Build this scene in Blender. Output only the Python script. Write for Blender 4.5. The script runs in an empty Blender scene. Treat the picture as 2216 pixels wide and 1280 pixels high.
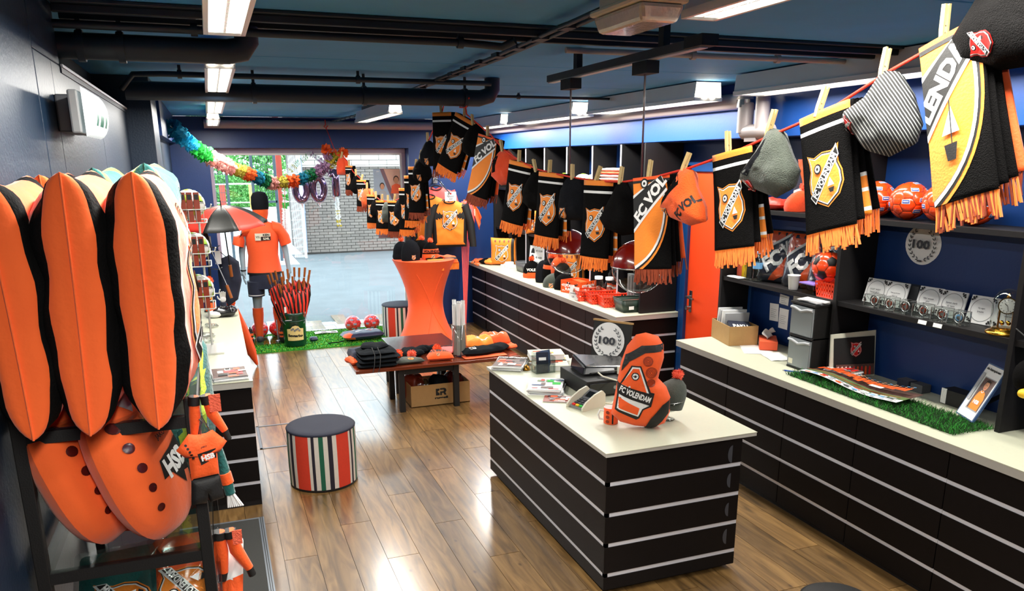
import bpy, bmesh, math, random
from math import sin, cos, pi, radians as R, atan2, hypot, sqrt
from mathutils import Vector as V, Matrix, Euler, noise
from mathutils.geometry import tessellate_polygon
random.seed(7)
SC = bpy.context.scene
COL = SC.collection

# ---------------------------------------------------------------- camera, sky, exposure
def setup_camera():
    SHIFT = .07595; F_PX, PY, YAW, PITCH, ROLL = 1698.1, 808.3, .356981529, .264368105, -.0054635
    ca, sa, cb, sb = cos(YAW), sin(YAW), cos(PITCH), sin(PITCH)
    fw = V((sa*cb, ca*cb, -sb)); rt = V((ca, -sa, 0)); up = rt.cross(fw)
    r2 = rt*cos(ROLL) + up*sin(ROLL); u2 = up*cos(ROLL) - rt*sin(ROLL)
    cd = bpy.data.cameras.new('camera'); cam = bpy.data.objects.new('camera', cd); COL.objects.link(cam)
    m = Matrix((r2, u2, -fw)).transposed().to_4x4(); m.translation = V((0, 0, 2.2)); cam.matrix_world = m
    cd.sensor_fit = 'HORIZONTAL'; cd.sensor_width = 36.0; cd.lens = 36.0*F_PX/2216
    cd.shift_x = 0.0; cd.shift_y = SHIFT
    cd.clip_start = .05; cd.clip_end = 300
    SC.camera = cam
setup_camera()
SC.view_settings.view_transform = 'Standard'
SC.view_settings.look = 'None'
SC.view_settings.gamma = 1.0
SC.view_settings.use_curve_mapping = False
SC.view_settings.exposure = 0.12
SC.cycles.use_denoising = True
SC.cycles.max_bounces = 8
SC.cycles.diffuse_bounces = 4
SC.cycles.glossy_bounces = 4
SC.cycles.transmission_bounces = 6
SC.cycles.transparent_max_bounces = 16
SC.cycles.caustics_reflective = False
SC.cycles.caustics_refractive = False
SC.cycles.sample_clamp_indirect = 6.0
SKY = 5.4
wd = bpy.data.worlds.new('world'); SC.world = wd; wd.use_nodes = True
_n = wd.node_tree.nodes; _n['Background'].inputs[0].default_value = (.86, .93, 1.0, 1); _n['Background'].inputs[1].default_value = SKY
LAMP = 42.0      # watts per fluorescent batten

# ---------------------------------------------------------------- materials
M = {}
def lin(h):
    h = h.lstrip('#'); c = [int(h[i:i+2], 16)/255 for i in (0, 2, 4)]
    return [x/12.92 if x <= .04045 else ((x+.055)/1.055)**2.4 for x in c]
def mat(key, hexc, rough=.6, metal=0.0, nz=(40, .12), bump=(200, .1), coat=0.0, emit=None, ior=1.5, sheen=0.0, vary=0.0, stretch=None, spec=.5):
    m = bpy.data.materials.new(key); m.use_nodes = True; t = m.node_tree; N = t.nodes; L = t.links
    b = N['Principled BSDF']; c = lin(hexc)
    b.inputs['Roughness'].default_value = rough; b.inputs['Metallic'].default_value = metal
    b.inputs['Coat Weight'].default_value = coat; b.inputs['Coat Roughness'].default_value = .08
    b.inputs['IOR'].default_value = ior; b.inputs['Sheen Weight'].default_value = sheen
    b.inputs['Specular IOR Level'].default_value = spec
    tc = N.new('ShaderNodeTexCoord'); src = tc.outputs['Object']
    if stretch:
        mp = N.new('ShaderNodeMapping'); mp.inputs['Scale'].default_value = stretch; L.new(src, mp.inputs[0]); src = mp.outputs[0]
    col = None
    if nz:
        n = N.new('ShaderNodeTexNoise'); n.inputs['Scale'].default_value = nz[0]; n.inputs['Detail'].default_value = 3; L.new(src, n.inputs['Vector'])
        mx = N.new('ShaderNodeMix'); mx.data_type = 'RGBA'; L.new(n.outputs['Fac'], mx.inputs['Factor'])
        mx.inputs['A'].default_value = (*[x*(1-nz[1]) for x in c], 1); mx.inputs['B'].default_value = (*[min(1, x*(1+nz[1])) for x in c], 1)
        col = mx.outputs['Result']
    if vary:
        oi = N.new('ShaderNodeObjectInfo'); hs = N.new('ShaderNodeHueSaturation'); mr = N.new('ShaderNodeMapRange')
        mr.inputs['To Min'].default_value = 1-vary; mr.inputs['To Max'].default_value = 1+vary
        L.new(oi.outputs['Random'], mr.inputs['Value']); L.new(mr.outputs['Result'], hs.inputs['Value'])
        if col: L.new(col, hs.inputs['Color'])
        else: hs.inputs['Color'].default_value = (*c, 1)
        col = hs.outputs['Color']
    if col: L.new(col, b.inputs['Base Color'])
    else: b.inputs['Base Color'].default_value = (*c, 1)
    if bump:
        n2 = N.new('ShaderNodeTexNoise'); n2.inputs['Scale'].default_value = bump[0]; n2.inputs['Detail'].default_value = 2; L.new(src, n2.inputs['Vector'])
        bp = N.new('ShaderNodeBump'); bp.inputs['Strength'].default_value = bump[1]; bp.inputs['Distance'].default_value = .01
        L.new(n2.outputs['Fac'], bp.inputs['Height']); L.new(bp.outputs['Normal'], b.inputs['Normal'])
    if emit:
        b.inputs['Emission Color'].default_value = (*lin(emit[0]), 1); b.inputs['Emission Strength'].default_value = emit[1]
    M[key] = m; return m
def glassmat(key, tint='#ffffff', refl=1.0, rough=.02, clear=.95):
    """thin clear sheet: transparent body with a Fresnel sheen"""
    m = bpy.data.materials.new(key); m.use_nodes = True; t = m.node_tree; N = t.nodes; L = t.links
    N.remove(N['Principled BSDF']); out = N['Material Output']
    tr = N.new('ShaderNodeBsdfTransparent'); tr.inputs[0].default_value = (*[x*clear for x in lin(tint)], 1)
    gl = N.new('ShaderNodeBsdfGlossy'); gl.inputs['Roughness'].default_value = rough
    lw = N.new('ShaderNodeLayerWeight'); lw.inputs['Blend'].default_value = .5      # facing term is the same from both sides of the sheet
    pw = N.new('ShaderNodeMath'); pw.operation = 'POWER'; pw.inputs[1].default_value = 4.0; L.new(lw.outputs['Facing'], pw.inputs[0])
    ml = N.new('ShaderNodeMath'); ml.operation = 'MULTIPLY_ADD'; ml.inputs[1].default_value = .8; ml.inputs[2].default_value = .05; L.new(pw.outputs[0], ml.inputs[0])
    mu = N.new('ShaderNodeMath'); mu.operation = 'MULTIPLY'; mu.use_clamp = True; mu.inputs[1].default_value = refl; L.new(ml.outputs[0], mu.inputs[0])
    mx = N.new('ShaderNodeMixShader'); L.new(mu.outputs[0], mx.inputs[0]); L.new(tr.outputs[0], mx.inputs[1]); L.new(gl.outputs[0], mx.inputs[2])
    L.new(mx.outputs[0], out.inputs['Surface']); M[key] = m; return m

mat('navy', '#0a3068', .42, nz=(3, .08), bump=(60, .06))
mat('navy_dark', '#081c40', .45, nz=(3, .08), bump=(60, .06))
mat('navy_left', '#10263c', .44, nz=(2.5, .12), bump=(90, .12))
mat('soffit_blue', '#094a9c', .42, nz=(2, .08), bump=(60, .05))
mat('ceiling_blue', '#4aa2e4', .7, nz=(5, .1), bump=(25, .1))
mat('pipe_navy', '#12202e', .5, nz=(8, .15), bump=(40, .05))
mat('pipe_white', '#b9adab', .4, nz=(6, .06), bump=(40, .03))
mat('lamp_white', '#e0dde0', .35, nz=(5, .04), bump=None)
mat('lamp_gray', '#f2f2f4', .35, metal=.3, nz=(5, .05), bump=None)
mat('lamp_cream', '#d8d2bd', .4, nz=(5, .05), bump=None)
mat('lamp_lens', '#d9cfc0', .15, nz=(30, .15), bump=(80, .2), coat=.5)
mat('tube_on', '#ffffff', .5, nz=None, bump=None, emit=('#fff3d6', 14))
mat('louvre_on', '#d8dde0', .3, metal=.6, nz=(30, .1), bump=None, emit=('#fff6e0', .25))
mat('black', '#0d0c0b', .6, nz=(60, .2), bump=(300, .08))
mat('black_gloss', '#0d0d10', .22, nz=(30, .1), bump=None, coat=.3)
mat('carcass', '#141213', .55, nz=(20, .15), bump=(80, .05), spec=.3)
mat('drawer_front', '#151110', .46, nz=(25, .12), bump=(160, .04), spec=.12)
mat('rail', '#d4d5dc', .4, metal=.15, nz=(20, .05), bump=None)
mat('worktop', '#c6c7b0', .42, nz=(60, .04), bump=(120, .03))
mat('worktop_edge', '#b2afa6', .5, nz=(60, .05), bump=None)
mat('orange', '#ff5c18', .7, nz=(30, .1), bump=(160, .15), sheen=.15)
mat('orange_hi', '#ff8a1c', .7, nz=(30, .1), bump=(160, .15), sheen=.15)
mat('plush', '#ff6420', .85, nz=(14, .13), bump=(70, .12), sheen=.3)
mat('plush_black', '#0a0909', .9, nz=(40, .25), bump=(150, .3), spec=.12)
mat('plush_green', '#0e5a56', .85, nz=(14, .15), bump=(120, .3), sheen=.2)
mat('plush_lime', '#c3e02c', .85, nz=(14, .1), bump=(120, .3), sheen=.2)
mat('knit_black', '#0b0a0a', .9, nz=(120, .4), bump=(350, .5), spec=.08)
mat('knit_grey', '#3c4239', .95, nz=(70, .35), bump=(260, .5), sheen=.2)
mat('knit_charcoal', '#17181c', .92, nz=(90, .3), bump=(300, .45), spec=.08)
mat('knit_orange', '#ff5a0c', .85, nz=(70, .14), bump=(260, .5), sheen=.2)
mat('knit_deep', '#f84a14', .85, nz=(70, .14), bump=(260, .5), sheen=.2)
mat('fringe_orange', '#ff7a12', .8, nz=(80, .15), bump=None, sheen=.2)
mat('fringe_rust', '#8a3512', .8, nz=(80, .3), bump=None)
mat('white', '#ececea', .6, nz=(40, .04), bump=(200, .05))
mat('cream', '#e0dcc6', .6, nz=(40, .05), bump=None)
mat('red', '#d2201c', .5, nz=(40, .06), bump=None)
mat('red_cord', '#f0321a', .7, nz=(200, .1), bump=(600, .3))
mat('door_orange', '#fb4814', .48, nz=(4, .05), bump=(50, .04))
mat('frame_blue', '#0e3f78', .4, nz=(5, .06), bump=None)
mat('pom_pink', '#ff6a4c', .9, nz=(60, .2), bump=(200, .5))
mat('grey', '#7d7f80', .5, nz=(30, .08), bump=None)
mat('grey_dark', '#3a3c42', .5, nz=(30, .1), bump=None)
mat('silver', '#c9c9c9', .22, metal=1.0, nz=(30, .05), bump=None)
mat('steel', '#9a9ca0', .3, metal=1.0, nz=(30, .06), bump=None)
mat('gold', '#d9a13a', .2, metal=1.0, nz=(30, .06), bump=None)
mat('brass', '#c08a3a', .28, metal=1.0, nz=(30, .06), bump=None)
mat('wood_pin', '#c7ab72', .6, nz=(60, .15), bump=(120, .1))
mat('wood_handle', '#9a5420', .4, nz=(40, .25), bump=(120, .1), stretch=(1, 1, .2))
mat('table_wood', '#6d2f1a', .22, nz=(30, .22), bump=None, coat=.5, stretch=(.15, 1, 1))
mat('table_dark', '#2c2328', .2, nz=(20, .1), bump=None, coat=.5)
mat('cardboard', '#a98452', .8, nz=(25, .08), bump=(60, .08))
mat('paper', '#ececea', .7, nz=(20, .04), bump=None)
mat('paper_grey', '#a9abae', .7, nz=(20, .05), bump=None)
mat('paper_dark', '#4a4c50', .7, nz=(20, .05), bump=None)
mat('green_bucket', '#0a3b2e', .3, nz=(12, .1), bump=None, coat=.3)
mat('label_cream', '#e6d08a', .55, nz=(12, .06), bump=None)
mat('grass', '#2fa02c', .8, nz=(60, .25), bump=None)
mat('grass_dark', '#143f0c', .8, nz=(60, .3), bump=None)
mat('lime', '#a3d63a', .4, nz=(20, .05), bump=None)
mat('ball_orange', '#ff4a16', .25, nz=(20, .05), bump=None, coat=.6)
mat('ball_pink', '#f03c40', .25, nz=(20, .05), bump=None, coat=.6)
mat('ball_white', '#e8ebe2', .3, nz=(20, .04), bump=None, coat=.4)
mat('blue_print', '#2748a8', .5, nz=None, bump=None)
mat('skyblue', '#6fa8d8', .5, nz=(20, .06), bump=None)
mat('teal', '#0f7f9c', .7, nz=(20, .12), bump=None)
mat('cyan_t', '#30b4d4', .7, nz=(20, .12), bump=None)
mat('green_t', '#22b03a', .7, nz=(20, .12), bump=None)
mat('darkgreen_t', '#127a46', .7, nz=(20, .12), bump=None)
mat('pink_t', '#efb0a6', .7, nz=(20, .08), bump=None)
mat('lilac_t', '#b890b6', .7, nz=(20, .1), bump=None)
mat('olive_t', '#c8b840', .7, nz=(20, .12), bump=None)
mat('orange_t', '#f0641c', .7, nz=(20, .12), bump=None)
mat('mannequin', '#8ea0aa', .4, nz=(10, .05), bump=None)
mat('skin', '#c98d68', .6, nz=(20, .06), bump=None)
mat('hair', '#2a1c14', .7, nz=(60, .2), bump=None)
mat('shirt_orange', '#ff5a22', .65, nz=(25, .08), bump=(90, .1), sheen=.1)
mat('flag_pink', '#fa5c58', .65, nz=(25, .08), bump=(90, .1))
mat('umb_red', '#f04030', .5, nz=(25, .06), bump=(90, .05))
mat('umb_black', '#1c1c18', .5, nz=(25, .1), bump=(90, .05))
mat('umb_peach', '#ff7a5c', .5, nz=(25, .06), bump=(90, .05))
mat('cloth_dark', '#12161a', .85, nz=(40, .2), bump=(200, .25), spec=.12)
mat('cloth_navy', '#1c2238', .8, nz=(40, .2), bump=(200, .25), sheen=.1)
mat('bag_navy', '#23284a', .45, nz=(30, .12), bump=(80, .15))
mat('pouf_top', '#171b2e', .75, nz=(200, .3), bump=(500, .3))
mat('str_red', '#d23a22', .75, nz=(60, .08), bump=(300, .15))
mat('str_white', '#d6cfc4', .75, nz=(60, .06), bump=(300, .15))
mat('str_black', '#1a1626', .75, nz=(60, .1), bump=(300, .15))
mat('str_green', '#0f5a40', .75, nz=(60, .1), bump=(300, .15))
mat('rug', '#3b3b38', .95, nz=(300, .5), bump=(500, .6))
mat('rug_edge', '#7f858c', .4, metal=.4, nz=None, bump=None)
mat('rust', '#8a2f14', .45, nz=(30, .2), bump=(80, .1))
mat('wire', '#cfcfc8', .35, metal=.3, nz=None, bump=None)
mat('balloon', '#8f7896', .12, metal=.85, nz=(6, .2), bump=(10, .15))
mat('balloon_edge', '#e8eaf4', .3, metal=.3, nz=None, bump=None)
mat('tinsel', '#eef4f4', .5, nz=(30, .05), bump=None)
mat('win_frame', '#b0a2b4', .45, nz=(6, .06), bump=None)
mat('asphalt', '#6b7276', .9, nz=(2, .22), bump=(80, .3))
mat('pale_ground', '#c9ccd0', .9, nz=(1.5, .08), bump=(60, .2))
mat('paver', '#c4c6c8', .8, nz=(14, .12), bump=(60, .2), vary=.08)
mat('brick', '#867d76', .9, nz=(10, .12), bump=(60, .25), vary=.12)
mat('brick_pale', '#cfc8c0', .9, nz=(10, .1), bump=(60, .2), vary=.06)
mat('mortar', '#5a5551', .95, nz=(20, .1), bump=(60, .2))
mat('fence_dark', '#3c4a54', .5, nz=(10, .1), bump=None)
mat('post_red', '#b0402e', .6, nz=(10, .12), bump=None)
mat('post_yellow', '#e8d060', .6, nz=(10, .08), bump=None)
mat('downpipe', '#8d9aae', .45, nz=(10, .06), bump=None)
mat('leaf', '#4f9440', .6, nz=(8, .3), bump=None, vary=.1)
mat('leaf_light', '#86c878', .6, nz=(8, .25), bump=None)
mat('bark', '#57483c', .9, nz=(12, .2), bump=(30, .4))
mat('car_paint', '#c8ccd4', .3, nz=None, bump=None, coat=.5)
mat('sign_maroon', '#7a5a62', .5, nz=(6, .06), bump=None)
mat('poster_blue', '#9fb0c0', .5, nz=(6, .15), bump=None)
mat('poster_orange', '#d8a890', .5, nz=(6, .15), bump=None)
mat('exit_green', '#0b5c48', .4, nz=None, bump=None, emit=('#0b6a50', .5))
mat('exit_white', '#dfe8ea', .4, nz=None, bump=None, emit=('#e8f4f4', .7))
mat('plastic_grey', '#56585c', .4, nz=(20, .08), bump=None)
mat('plastic_green', '#27382f', .4, nz=(20, .1), bump=None)
mat('plastic_orange', '#f0401c', .35, nz=(20, .06), bump=None, coat=.3)
mat('terminal', '#cfcbb8', .4, nz=(20, .04), bump=None)
mat('lilac', '#8f74c8', .4, nz=(20, .05), bump=None)
mat('tissue', '#e4e4e0', .8, nz=(20, .03), bump=None)
mat('tissue_orange', '#e85a30', .6, nz=(20, .06), bump=None)
mat('marble', '#c9c9b8', .4, nz=(9, .22), bump=None)
mat('print_grass', '#5a7040', .5, nz=(30, .3), bump=None)
mat('print_crowd', '#5a4038', .5, nz=(90, .7), bump=None)
mat('print_blue', '#3f5a84', .5, nz=(60, .4), bump=None)
mat('orange_print', '#f0581c', .5, nz=(30, .12), bump=None)
mat('yellow', '#f0c020', .5, nz=(20, .1), bump=None)
mat('red_black', '#4a1210', .25, nz=(30, .3), bump=None, coat=.4)
mat('globe_red', '#7a1208', .2, nz=(10, .08), bump=None, coat=.6)
glassmat('pane', '#f2f8f8', .75, .01, .97)
glassmat('clear', '#f4f8f6', 1.0, .03, .93)
glassmat('clear_grey', '#c8ccd0', 1.0, .06, .8)
def frostmat(key, c, a):
    m = bpy.data.materials.new(key); m.use_nodes = True; t = m.node_tree; N = t.nodes; L = t.links; b = N['Principled BSDF']
    b.inputs['Base Color'].default_value = (*lin(c), 1); b.inputs['Roughness'].default_value = .35; b.inputs['Alpha'].default_value = a; M[key] = m
frostmat('frosted', '#a9b0b2', .6)
glassmat('film', '#f0f2f2', 1.6, .16, .93)
def floor_mat():
    m = bpy.data.materials.new('oak_plank'); m.use_nodes = True; t = m.node_tree; N = t.nodes; L = t.links; b = N['Principled BSDF']
    tc = N.new('ShaderNodeTexCoord'); oi = N.new('ShaderNodeObjectInfo')
    add = N.new('ShaderNodeVectorMath'); add.operation = 'ADD'; L.new(tc.outputs['Object'], add.inputs[0])
    sc = N.new('ShaderNodeVectorMath'); sc.operation = 'SCALE'; sc.inputs['Scale'].default_value = 37.0
    cmb = N.new('ShaderNodeCombineXYZ'); L.new(oi.outputs['Random'], cmb.inputs[0]); L.new(oi.outputs['Random'], cmb.inputs[1]); L.new(cmb.outputs[0], sc.inputs[0]); L.new(sc.outputs[0], add.inputs[1])
    mp = N.new('ShaderNodeMapping'); mp.inputs['Scale'].default_value = (7, .8, 1); L.new(add.outputs[0], mp.inputs[0])
    n1 = N.new('ShaderNodeTexNoise'); n1.inputs['Scale'].default_value = 2.2; n1.inputs['Detail'].default_value = 6; n1.inputs['Distortion'].default_value = 1.6; L.new(mp.outputs[0], n1.inputs['Vector'])
    cr = N.new('ShaderNodeValToRGB'); e = cr.color_ramp.elements
    e[0].position = .25; e[0].color = (*lin('#483419'), 1); e[1].position = .75; e[1].color = (*lin('#987545'), 1)
    k = e.new(.47); k.color = (*lin('#76572f'), 1)
    L.new(n1.outputs['Fac'], cr.inputs[0])
    mp2 = N.new('ShaderNodeMapping'); mp2.inputs['Scale'].default_value = (5, 2.6, 1); L.new(add.outputs[0], mp2.inputs[0])
    v = N.new('ShaderNodeTexVoronoi'); v.inputs['Scale'].default_value = 1.5; L.new(mp2.outputs[0], v.inputs['Vector'])
    cr2 = N.new('ShaderNodeValToRGB'); cr2.color_ramp.elements[0].position = .0; cr2.color_ramp.elements[0].color = (.22, .16, .12, 1); cr2.color_ramp.elements[1].position = .09; cr2.color_ramp.elements[1].color = (1, 1, 1, 1)
    L.new(v.outputs['Distance'], cr2.inputs[0])
    mx = N.new('ShaderNodeMix'); mx.data_type = 'RGBA'; mx.blend_type = 'MULTIPLY'; mx.inputs['Factor'].default_value = 1; L.new(cr.outputs[0], mx.inputs['A']); L.new(cr2.outputs[0], mx.inputs['B'])
    hs = N.new('ShaderNodeHueSaturation'); mr = N.new('ShaderNodeMapRange'); mr.inputs['To Min'].default_value = .8; mr.inputs['To Max'].default_value = 1.25
    L.new(oi.outputs['Random'], mr.inputs['Value']); L.new(mr.outputs['Result'], hs.inputs['Value']); L.new(mx.outputs['Result'], hs.inputs['Color']); L.new(hs.outputs[0], b.inputs['Base Color'])
    b.inputs['Roughness'].default_value = .42; b.inputs['Coat Weight'].default_value = 1.0; b.inputs['Coat Roughness'].default_value = .2; b.inputs['Coat IOR'].default_value = 1.75
    bp = N.new('ShaderNodeBump'); bp.inputs['Strength'].default_value = .08; bp.inputs['Distance'].default_value = .003; L.new(n1.outputs['Fac'], bp.inputs['Height']); L.new(bp.outputs[0], b.inputs['Normal']); L.new(bp.outputs[0], b.inputs['Coat Normal'])
    M['oak'] = m
floor_mat()
def knit_stripe_mat():
    m = bpy.data.materials.new('knit_stripe'); m.use_nodes = True; t = m.node_tree; N = t.nodes; L = t.links; b = N['Principled BSDF']
    tc = N.new('ShaderNodeTexCoord'); w = N.new('ShaderNodeTexWave'); w.inputs['Scale'].default_value = 52; w.bands_direction = 'DIAGONAL'; w.inputs['Distortion'].default_value = .6
    L.new(tc.outputs['Object'], w.inputs[0]); cr = N.new('ShaderNodeValToRGB'); cr.color_ramp.elements[0].position = .72; cr.color_ramp.elements[0].color = (.012, .012, .012, 1); cr.color_ramp.elements[1].position = .8; cr.color_ramp.elements[1].color = (.35, .37, .36, 1)
    L.new(w.outputs['Fac'], cr.inputs[0]); L.new(cr.outputs[0], b.inputs['Base Color']); b.inputs['Roughness'].default_value = .9
    M['knit_stripe'] = m
knit_stripe_mat()

# ---------------------------------------------------------------- mesh helpers
class MB:
    def __init__(s, smooth=False): s.v = []; s.f = []; s.k = []; s.s = []; s.sm = smooth
    def add(s, vs, fs, k, smooth=None):
        o = len(s.v); s.v += [tuple(p) for p in vs]
        for i, f in enumerate(fs):
            s.f.append([j+o for j in f]); s.k.append(k[i] if isinstance(k, list) else k); s.s.append(s.sm if smooth is None else smooth)
        return s
    def box(s, x0, y0, z0, x1, y1, z1, k):
        return s.add([(x0,y0,z0),(x1,y0,z0),(x1,y1,z0),(x0,y1,z0),(x0,y0,z1),(x1,y0,z1),(x1,y1,z1),(x0,y1,z1)],
                     [(0,3,2,1),(4,5,6,7),(0,1,5,4),(1,2,6,5),(2,3,7,6),(3,0,4,7)], k, False)
    def cbox(s, c, d, k, rot=None):
        m = Euler(rot).to_matrix() if rot else Matrix.Identity(3); c = V(c)
        vs = [c + m @ V((a*d[0]/2, b*d[1]/2, e*d[2]/2)) for e in (-1, 1) for a, b in ((-1,-1),(1,-1),(1,1),(-1,1))]
        return s.add(vs, [(0,3,2,1),(4,5,6,7),(0,1,5,4),(1,2,6,5),(2,3,7,6),(3,0,4,7)], k, False)
    def frust(s, z0, z1, a, b, k, c=(0, 0), open_top=False):
        """box whose half sizes go from a (at z0) to b (at z1)"""
        vs = [(c[0]+x*h[0], c[1]+y*h[1], z) for h, z in ((a, z0), (b, z1)) for x, y in ((-1,-1),(1,-1),(1,1),(-1,1))]
        fs = [(0,3,2,1),(0,1,5,4),(1,2,6,5),(2,3,7,6),(3,0,4,7)]
        if not open_top: fs.append((4,5,6,7))
        return s.add(vs, fs, k, False)
    def tube(s, pts, r, k, n=8, caps=True, closed=False):
        pts = [V(p) for p in pts]; vs = []; N = len(pts); rr = r if isinstance(r, (list, tuple)) else [r]*N
        up = None
        for i, p in enumerate(pts):
            a = pts[(i-1) % N] if closed else pts[max(i-1, 0)]; b = pts[(i+1) % N] if closed else pts[min(i+1, N-1)]
            t = (b-a).normalized()
            if up is None: up = t.orthogonal().normalized()
            up = (up - t*up.dot(t)); up = up.normalized() if up.length > 1e-6 else t.orthogonal().normalized()
            w = t.cross(up)
            vs += [p + (up*cos(2*pi*j/n) + w*sin(2*pi*j/n))*rr[i] for j in range(n)]
        fs = []
        for i in range(N if closed else N-1):
            a = i*n; b = ((i+1) % N)*n
            fs += [(a+j, a+(j+1) % n, b+(j+1) % n, b+j) for j in range(n)]
        s.add(vs, fs, k, True)
        if caps and not closed:
            s.add(vs[:n], [tuple(range(n))[::-1]], k, False); s.add(vs[-n:], [tuple(range(n))], k, False)
        return s
    def lathe(s, prof, k, n=24, c=(0, 0, 0), sx=1, sy=1, smooth=True, caps=False):
        vs = []; fs = []; ks = []
        for r, z in prof: vs += [(c[0]+r*cos(2*pi*j/n)*sx, c[1]+r*sin(2*pi*j/n)*sy, c[2]+z) for j in range(n)]
        for i in range(len(prof)-1):
            for j in range(n): fs.append((i*n+j, i*n+(j+1) % n, (i+1)*n+(j+1) % n, (i+1)*n+j)); ks.append(k[i] if isinstance(k, list) else k)
        s.add(vs, fs, ks, smooth)
        if caps:
            kk = k[0] if isinstance(k, list) else k
            s.add(vs[:n], [tuple(range(n))[::-1]], kk, False); s.add(vs[-n:], [tuple(range(n))], k[-1] if isinstance(k, list) else k, False)
        return s
    def prism(s, poly, fr, d, k, kside=None):
        """poly 2D -> 3D by fr(u,v,h), from h=0 to h=d"""
        n = len(poly); A = [fr(u, v, 0) for u, v in poly]; B = [fr(u, v, d) for u, v in poly]
        tr = tessellate_polygon([[V((u, v, 0)) for u, v in poly]])
        s.add(A, [tuple(t)[::-1] for t in tr], k, False); s.add(B, [tuple(t) for t in tr], k, False)
        s.add(A+B, [(i, (i+1) % n, n+(i+1) % n, n+i) for i in range(n)], kside or k, False); return s
    def grid(s, fn, nu, nv, k, smooth=True, closed_u=False):
        vs = [fn(i/nu, j/nv) for j in range(nv+1) for i in range(nu+(0 if closed_u else 1))]; w = nu if closed_u else nu+1; fs = []; ks = []
        for j in range(nv):
            for i in range(nu):
                fs.append((j*w+i, j*w+(i+1) % w, (j+1)*w+(i+1) % w, (j+1)*w+i)); ks.append(k((i+.5)/nu, (j+.5)/nv) if callable(k) else k)
        return s.add(vs, fs, ks, smooth)
    def ball(s, c, r, k, n=16, m=10, sq=(1, 1, 1)):
        return s.grid(lambda u, v: (c[0]+sq[0]*r*cos(2*pi*u)*sin(pi*v), c[1]+sq[1]*r*sin(2*pi*u)*sin(pi*v), c[2]-sq[2]*r*cos(pi*v)), n, m, k, True, True)
    def loft(s, rings, k, n=16, caps=True):
        """rings: (center, ax, ay) ellipse axes as vectors"""
        vs = []; fs = []; ks = []
        for c, ax, ay in rings: vs += [V(c)+V(ax)*cos(2*pi*j/n)+V(ay)*sin(2*pi*j/n) for j in range(n)]
        for i in range(len(rings)-1):
            for j in range(n): fs.append((i*n+j, i*n+(j+1) % n, (i+1)*n+(j+1) % n, (i+1)*n+j)); ks.append(k[i] if isinstance(k, list) else k)
        s.add(vs, fs, ks, True)
        if caps:
            s.add(vs[:n], [tuple(range(n))[::-1]], ks[0], False); s.add(vs[-n:], [tuple(range(n))], ks[-1], False)
        return s
    def xf(s, m):
        s.v = [tuple(m @ V(p)) for p in s.v]; return s
    def mesh(s, name):
        me = bpy.data.meshes.new(name); keys = list(dict.fromkeys(s.k)); ix = {k: i for i, k in enumerate(keys)}
        me.from_pydata(s.v, [], s.f)
        for k in keys: me.materials.append(M[k])
        me.polygons.foreach_set('material_index', [ix[k] for k in s.k]); me.polygons.foreach_set('use_smooth', s.s)
        me.validate(); me.update(); return me
    def build(s, name, parent=None, bevel=0, sub=0, kind=None, label=None, solid=0):
        o = link(name, s.mesh(name), parent)
        if solid:
            md = o.modifiers.new('solid', 'SOLIDIFY'); md.thickness = solid; md.offset = 0
        if bevel:
            md = o.modifiers.new('bevel', 'BEVEL'); md.width = bevel; md.segments = 2; md.limit_method = 'ANGLE'
        if sub:
            md = o.modifiers.new('sub', 'SUBSURF'); md.levels = sub; md.render_levels = sub
        if kind: o['kind'] = kind
        if label: o['label'] = label
        return o
def link(name, data, parent=None):
    o = bpy.data.objects.new(name, data); COL.objects.link(o)
    if parent: o.parent = parent
    return o
def tag(o, label, cat, group=None):
    o['label'] = label; o['category'] = cat
    if group: o['group'] = group
    return o
def thing(name, label, cat, group=None): return tag(link(name, None), label, cat, group)
def struct(o): o['kind'] = 'structure'; return o
def desc(o):
    r = []
    for c in o.children: r.append(c); r += desc(c)
    return r
def seat(root, loc=None, rz=None, rot=None):
    """move the origin of a thing to its base centre, then optionally place it"""
    lo = V((1e9,)*3); hi = -lo
    for o in ([root] if root.type == 'MESH' else []) + desc(root):
        if o.type != 'MESH': continue
        off = V((0, 0, 0)); q = o
        while q and q != root: off += q.location; q = q.parent
        for v in o.data.vertices:
            p = v.co + off
            for i in range(3): lo[i] = min(lo[i], p[i]); hi[i] = max(hi[i], p[i])
    b = V(((lo.x+hi.x)/2, (lo.y+hi.y)/2, lo.z))
    if root.type == 'MESH': root.data.transform(Matrix.Translation(-b))
    for c in root.children: c.location = c.location - b
    root.location = root.location + b
    if loc: root.location = loc
    if rz is not None: root.rotation_euler = (0, 0, rz)
    if rot is not None: root.rotation_euler = rot
    return root
def place(root, loc, rot=(0, 0, 0)): root.location = loc; root.rotation_euler = rot; return root
def single(mb, name, label, cat, group=None, bevel=0, sub=0, solid=0, loc=None, rz=None):
    return seat(tag(mb.build(name, None, bevel, sub, None, None, solid), label, cat, group), loc, rz)
def dup(root, loc, rot=None, label=None, scale=None):
    r = root.copy(); COL.objects.link(r); r.location = loc
    if rot is not None: r.rotation_euler = rot
    if scale: r.scale = (scale,)*3
    if label: r['label'] = label
    for ch in list(root.children):
        c = ch.copy(); COL.objects.link(c); c.parent = r
        for g in ch.children:
            d = g.copy(); COL.objects.link(d); d.parent = c
    return r
def inst(name, me, parent, loc, rot=(0, 0, 0), scale=None):
    o = link(name, me, parent); o.location = loc; o.rotation_euler = rot
    if scale: o.scale = scale
    return o
def lamp(name, parent, loc, size, power, col=(1, .97, .91), rot=(0, 0, 0)):
    l = bpy.data.lights.new(name, 'AREA'); l.shape = 'RECTANGLE'; l.size = size[0]; l.size_y = size[1]; l.energy = power; l.color = col; l.specular_factor = .35
    o = link(name, l, parent); o.location = loc; o.rotation_euler = rot; return o

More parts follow.
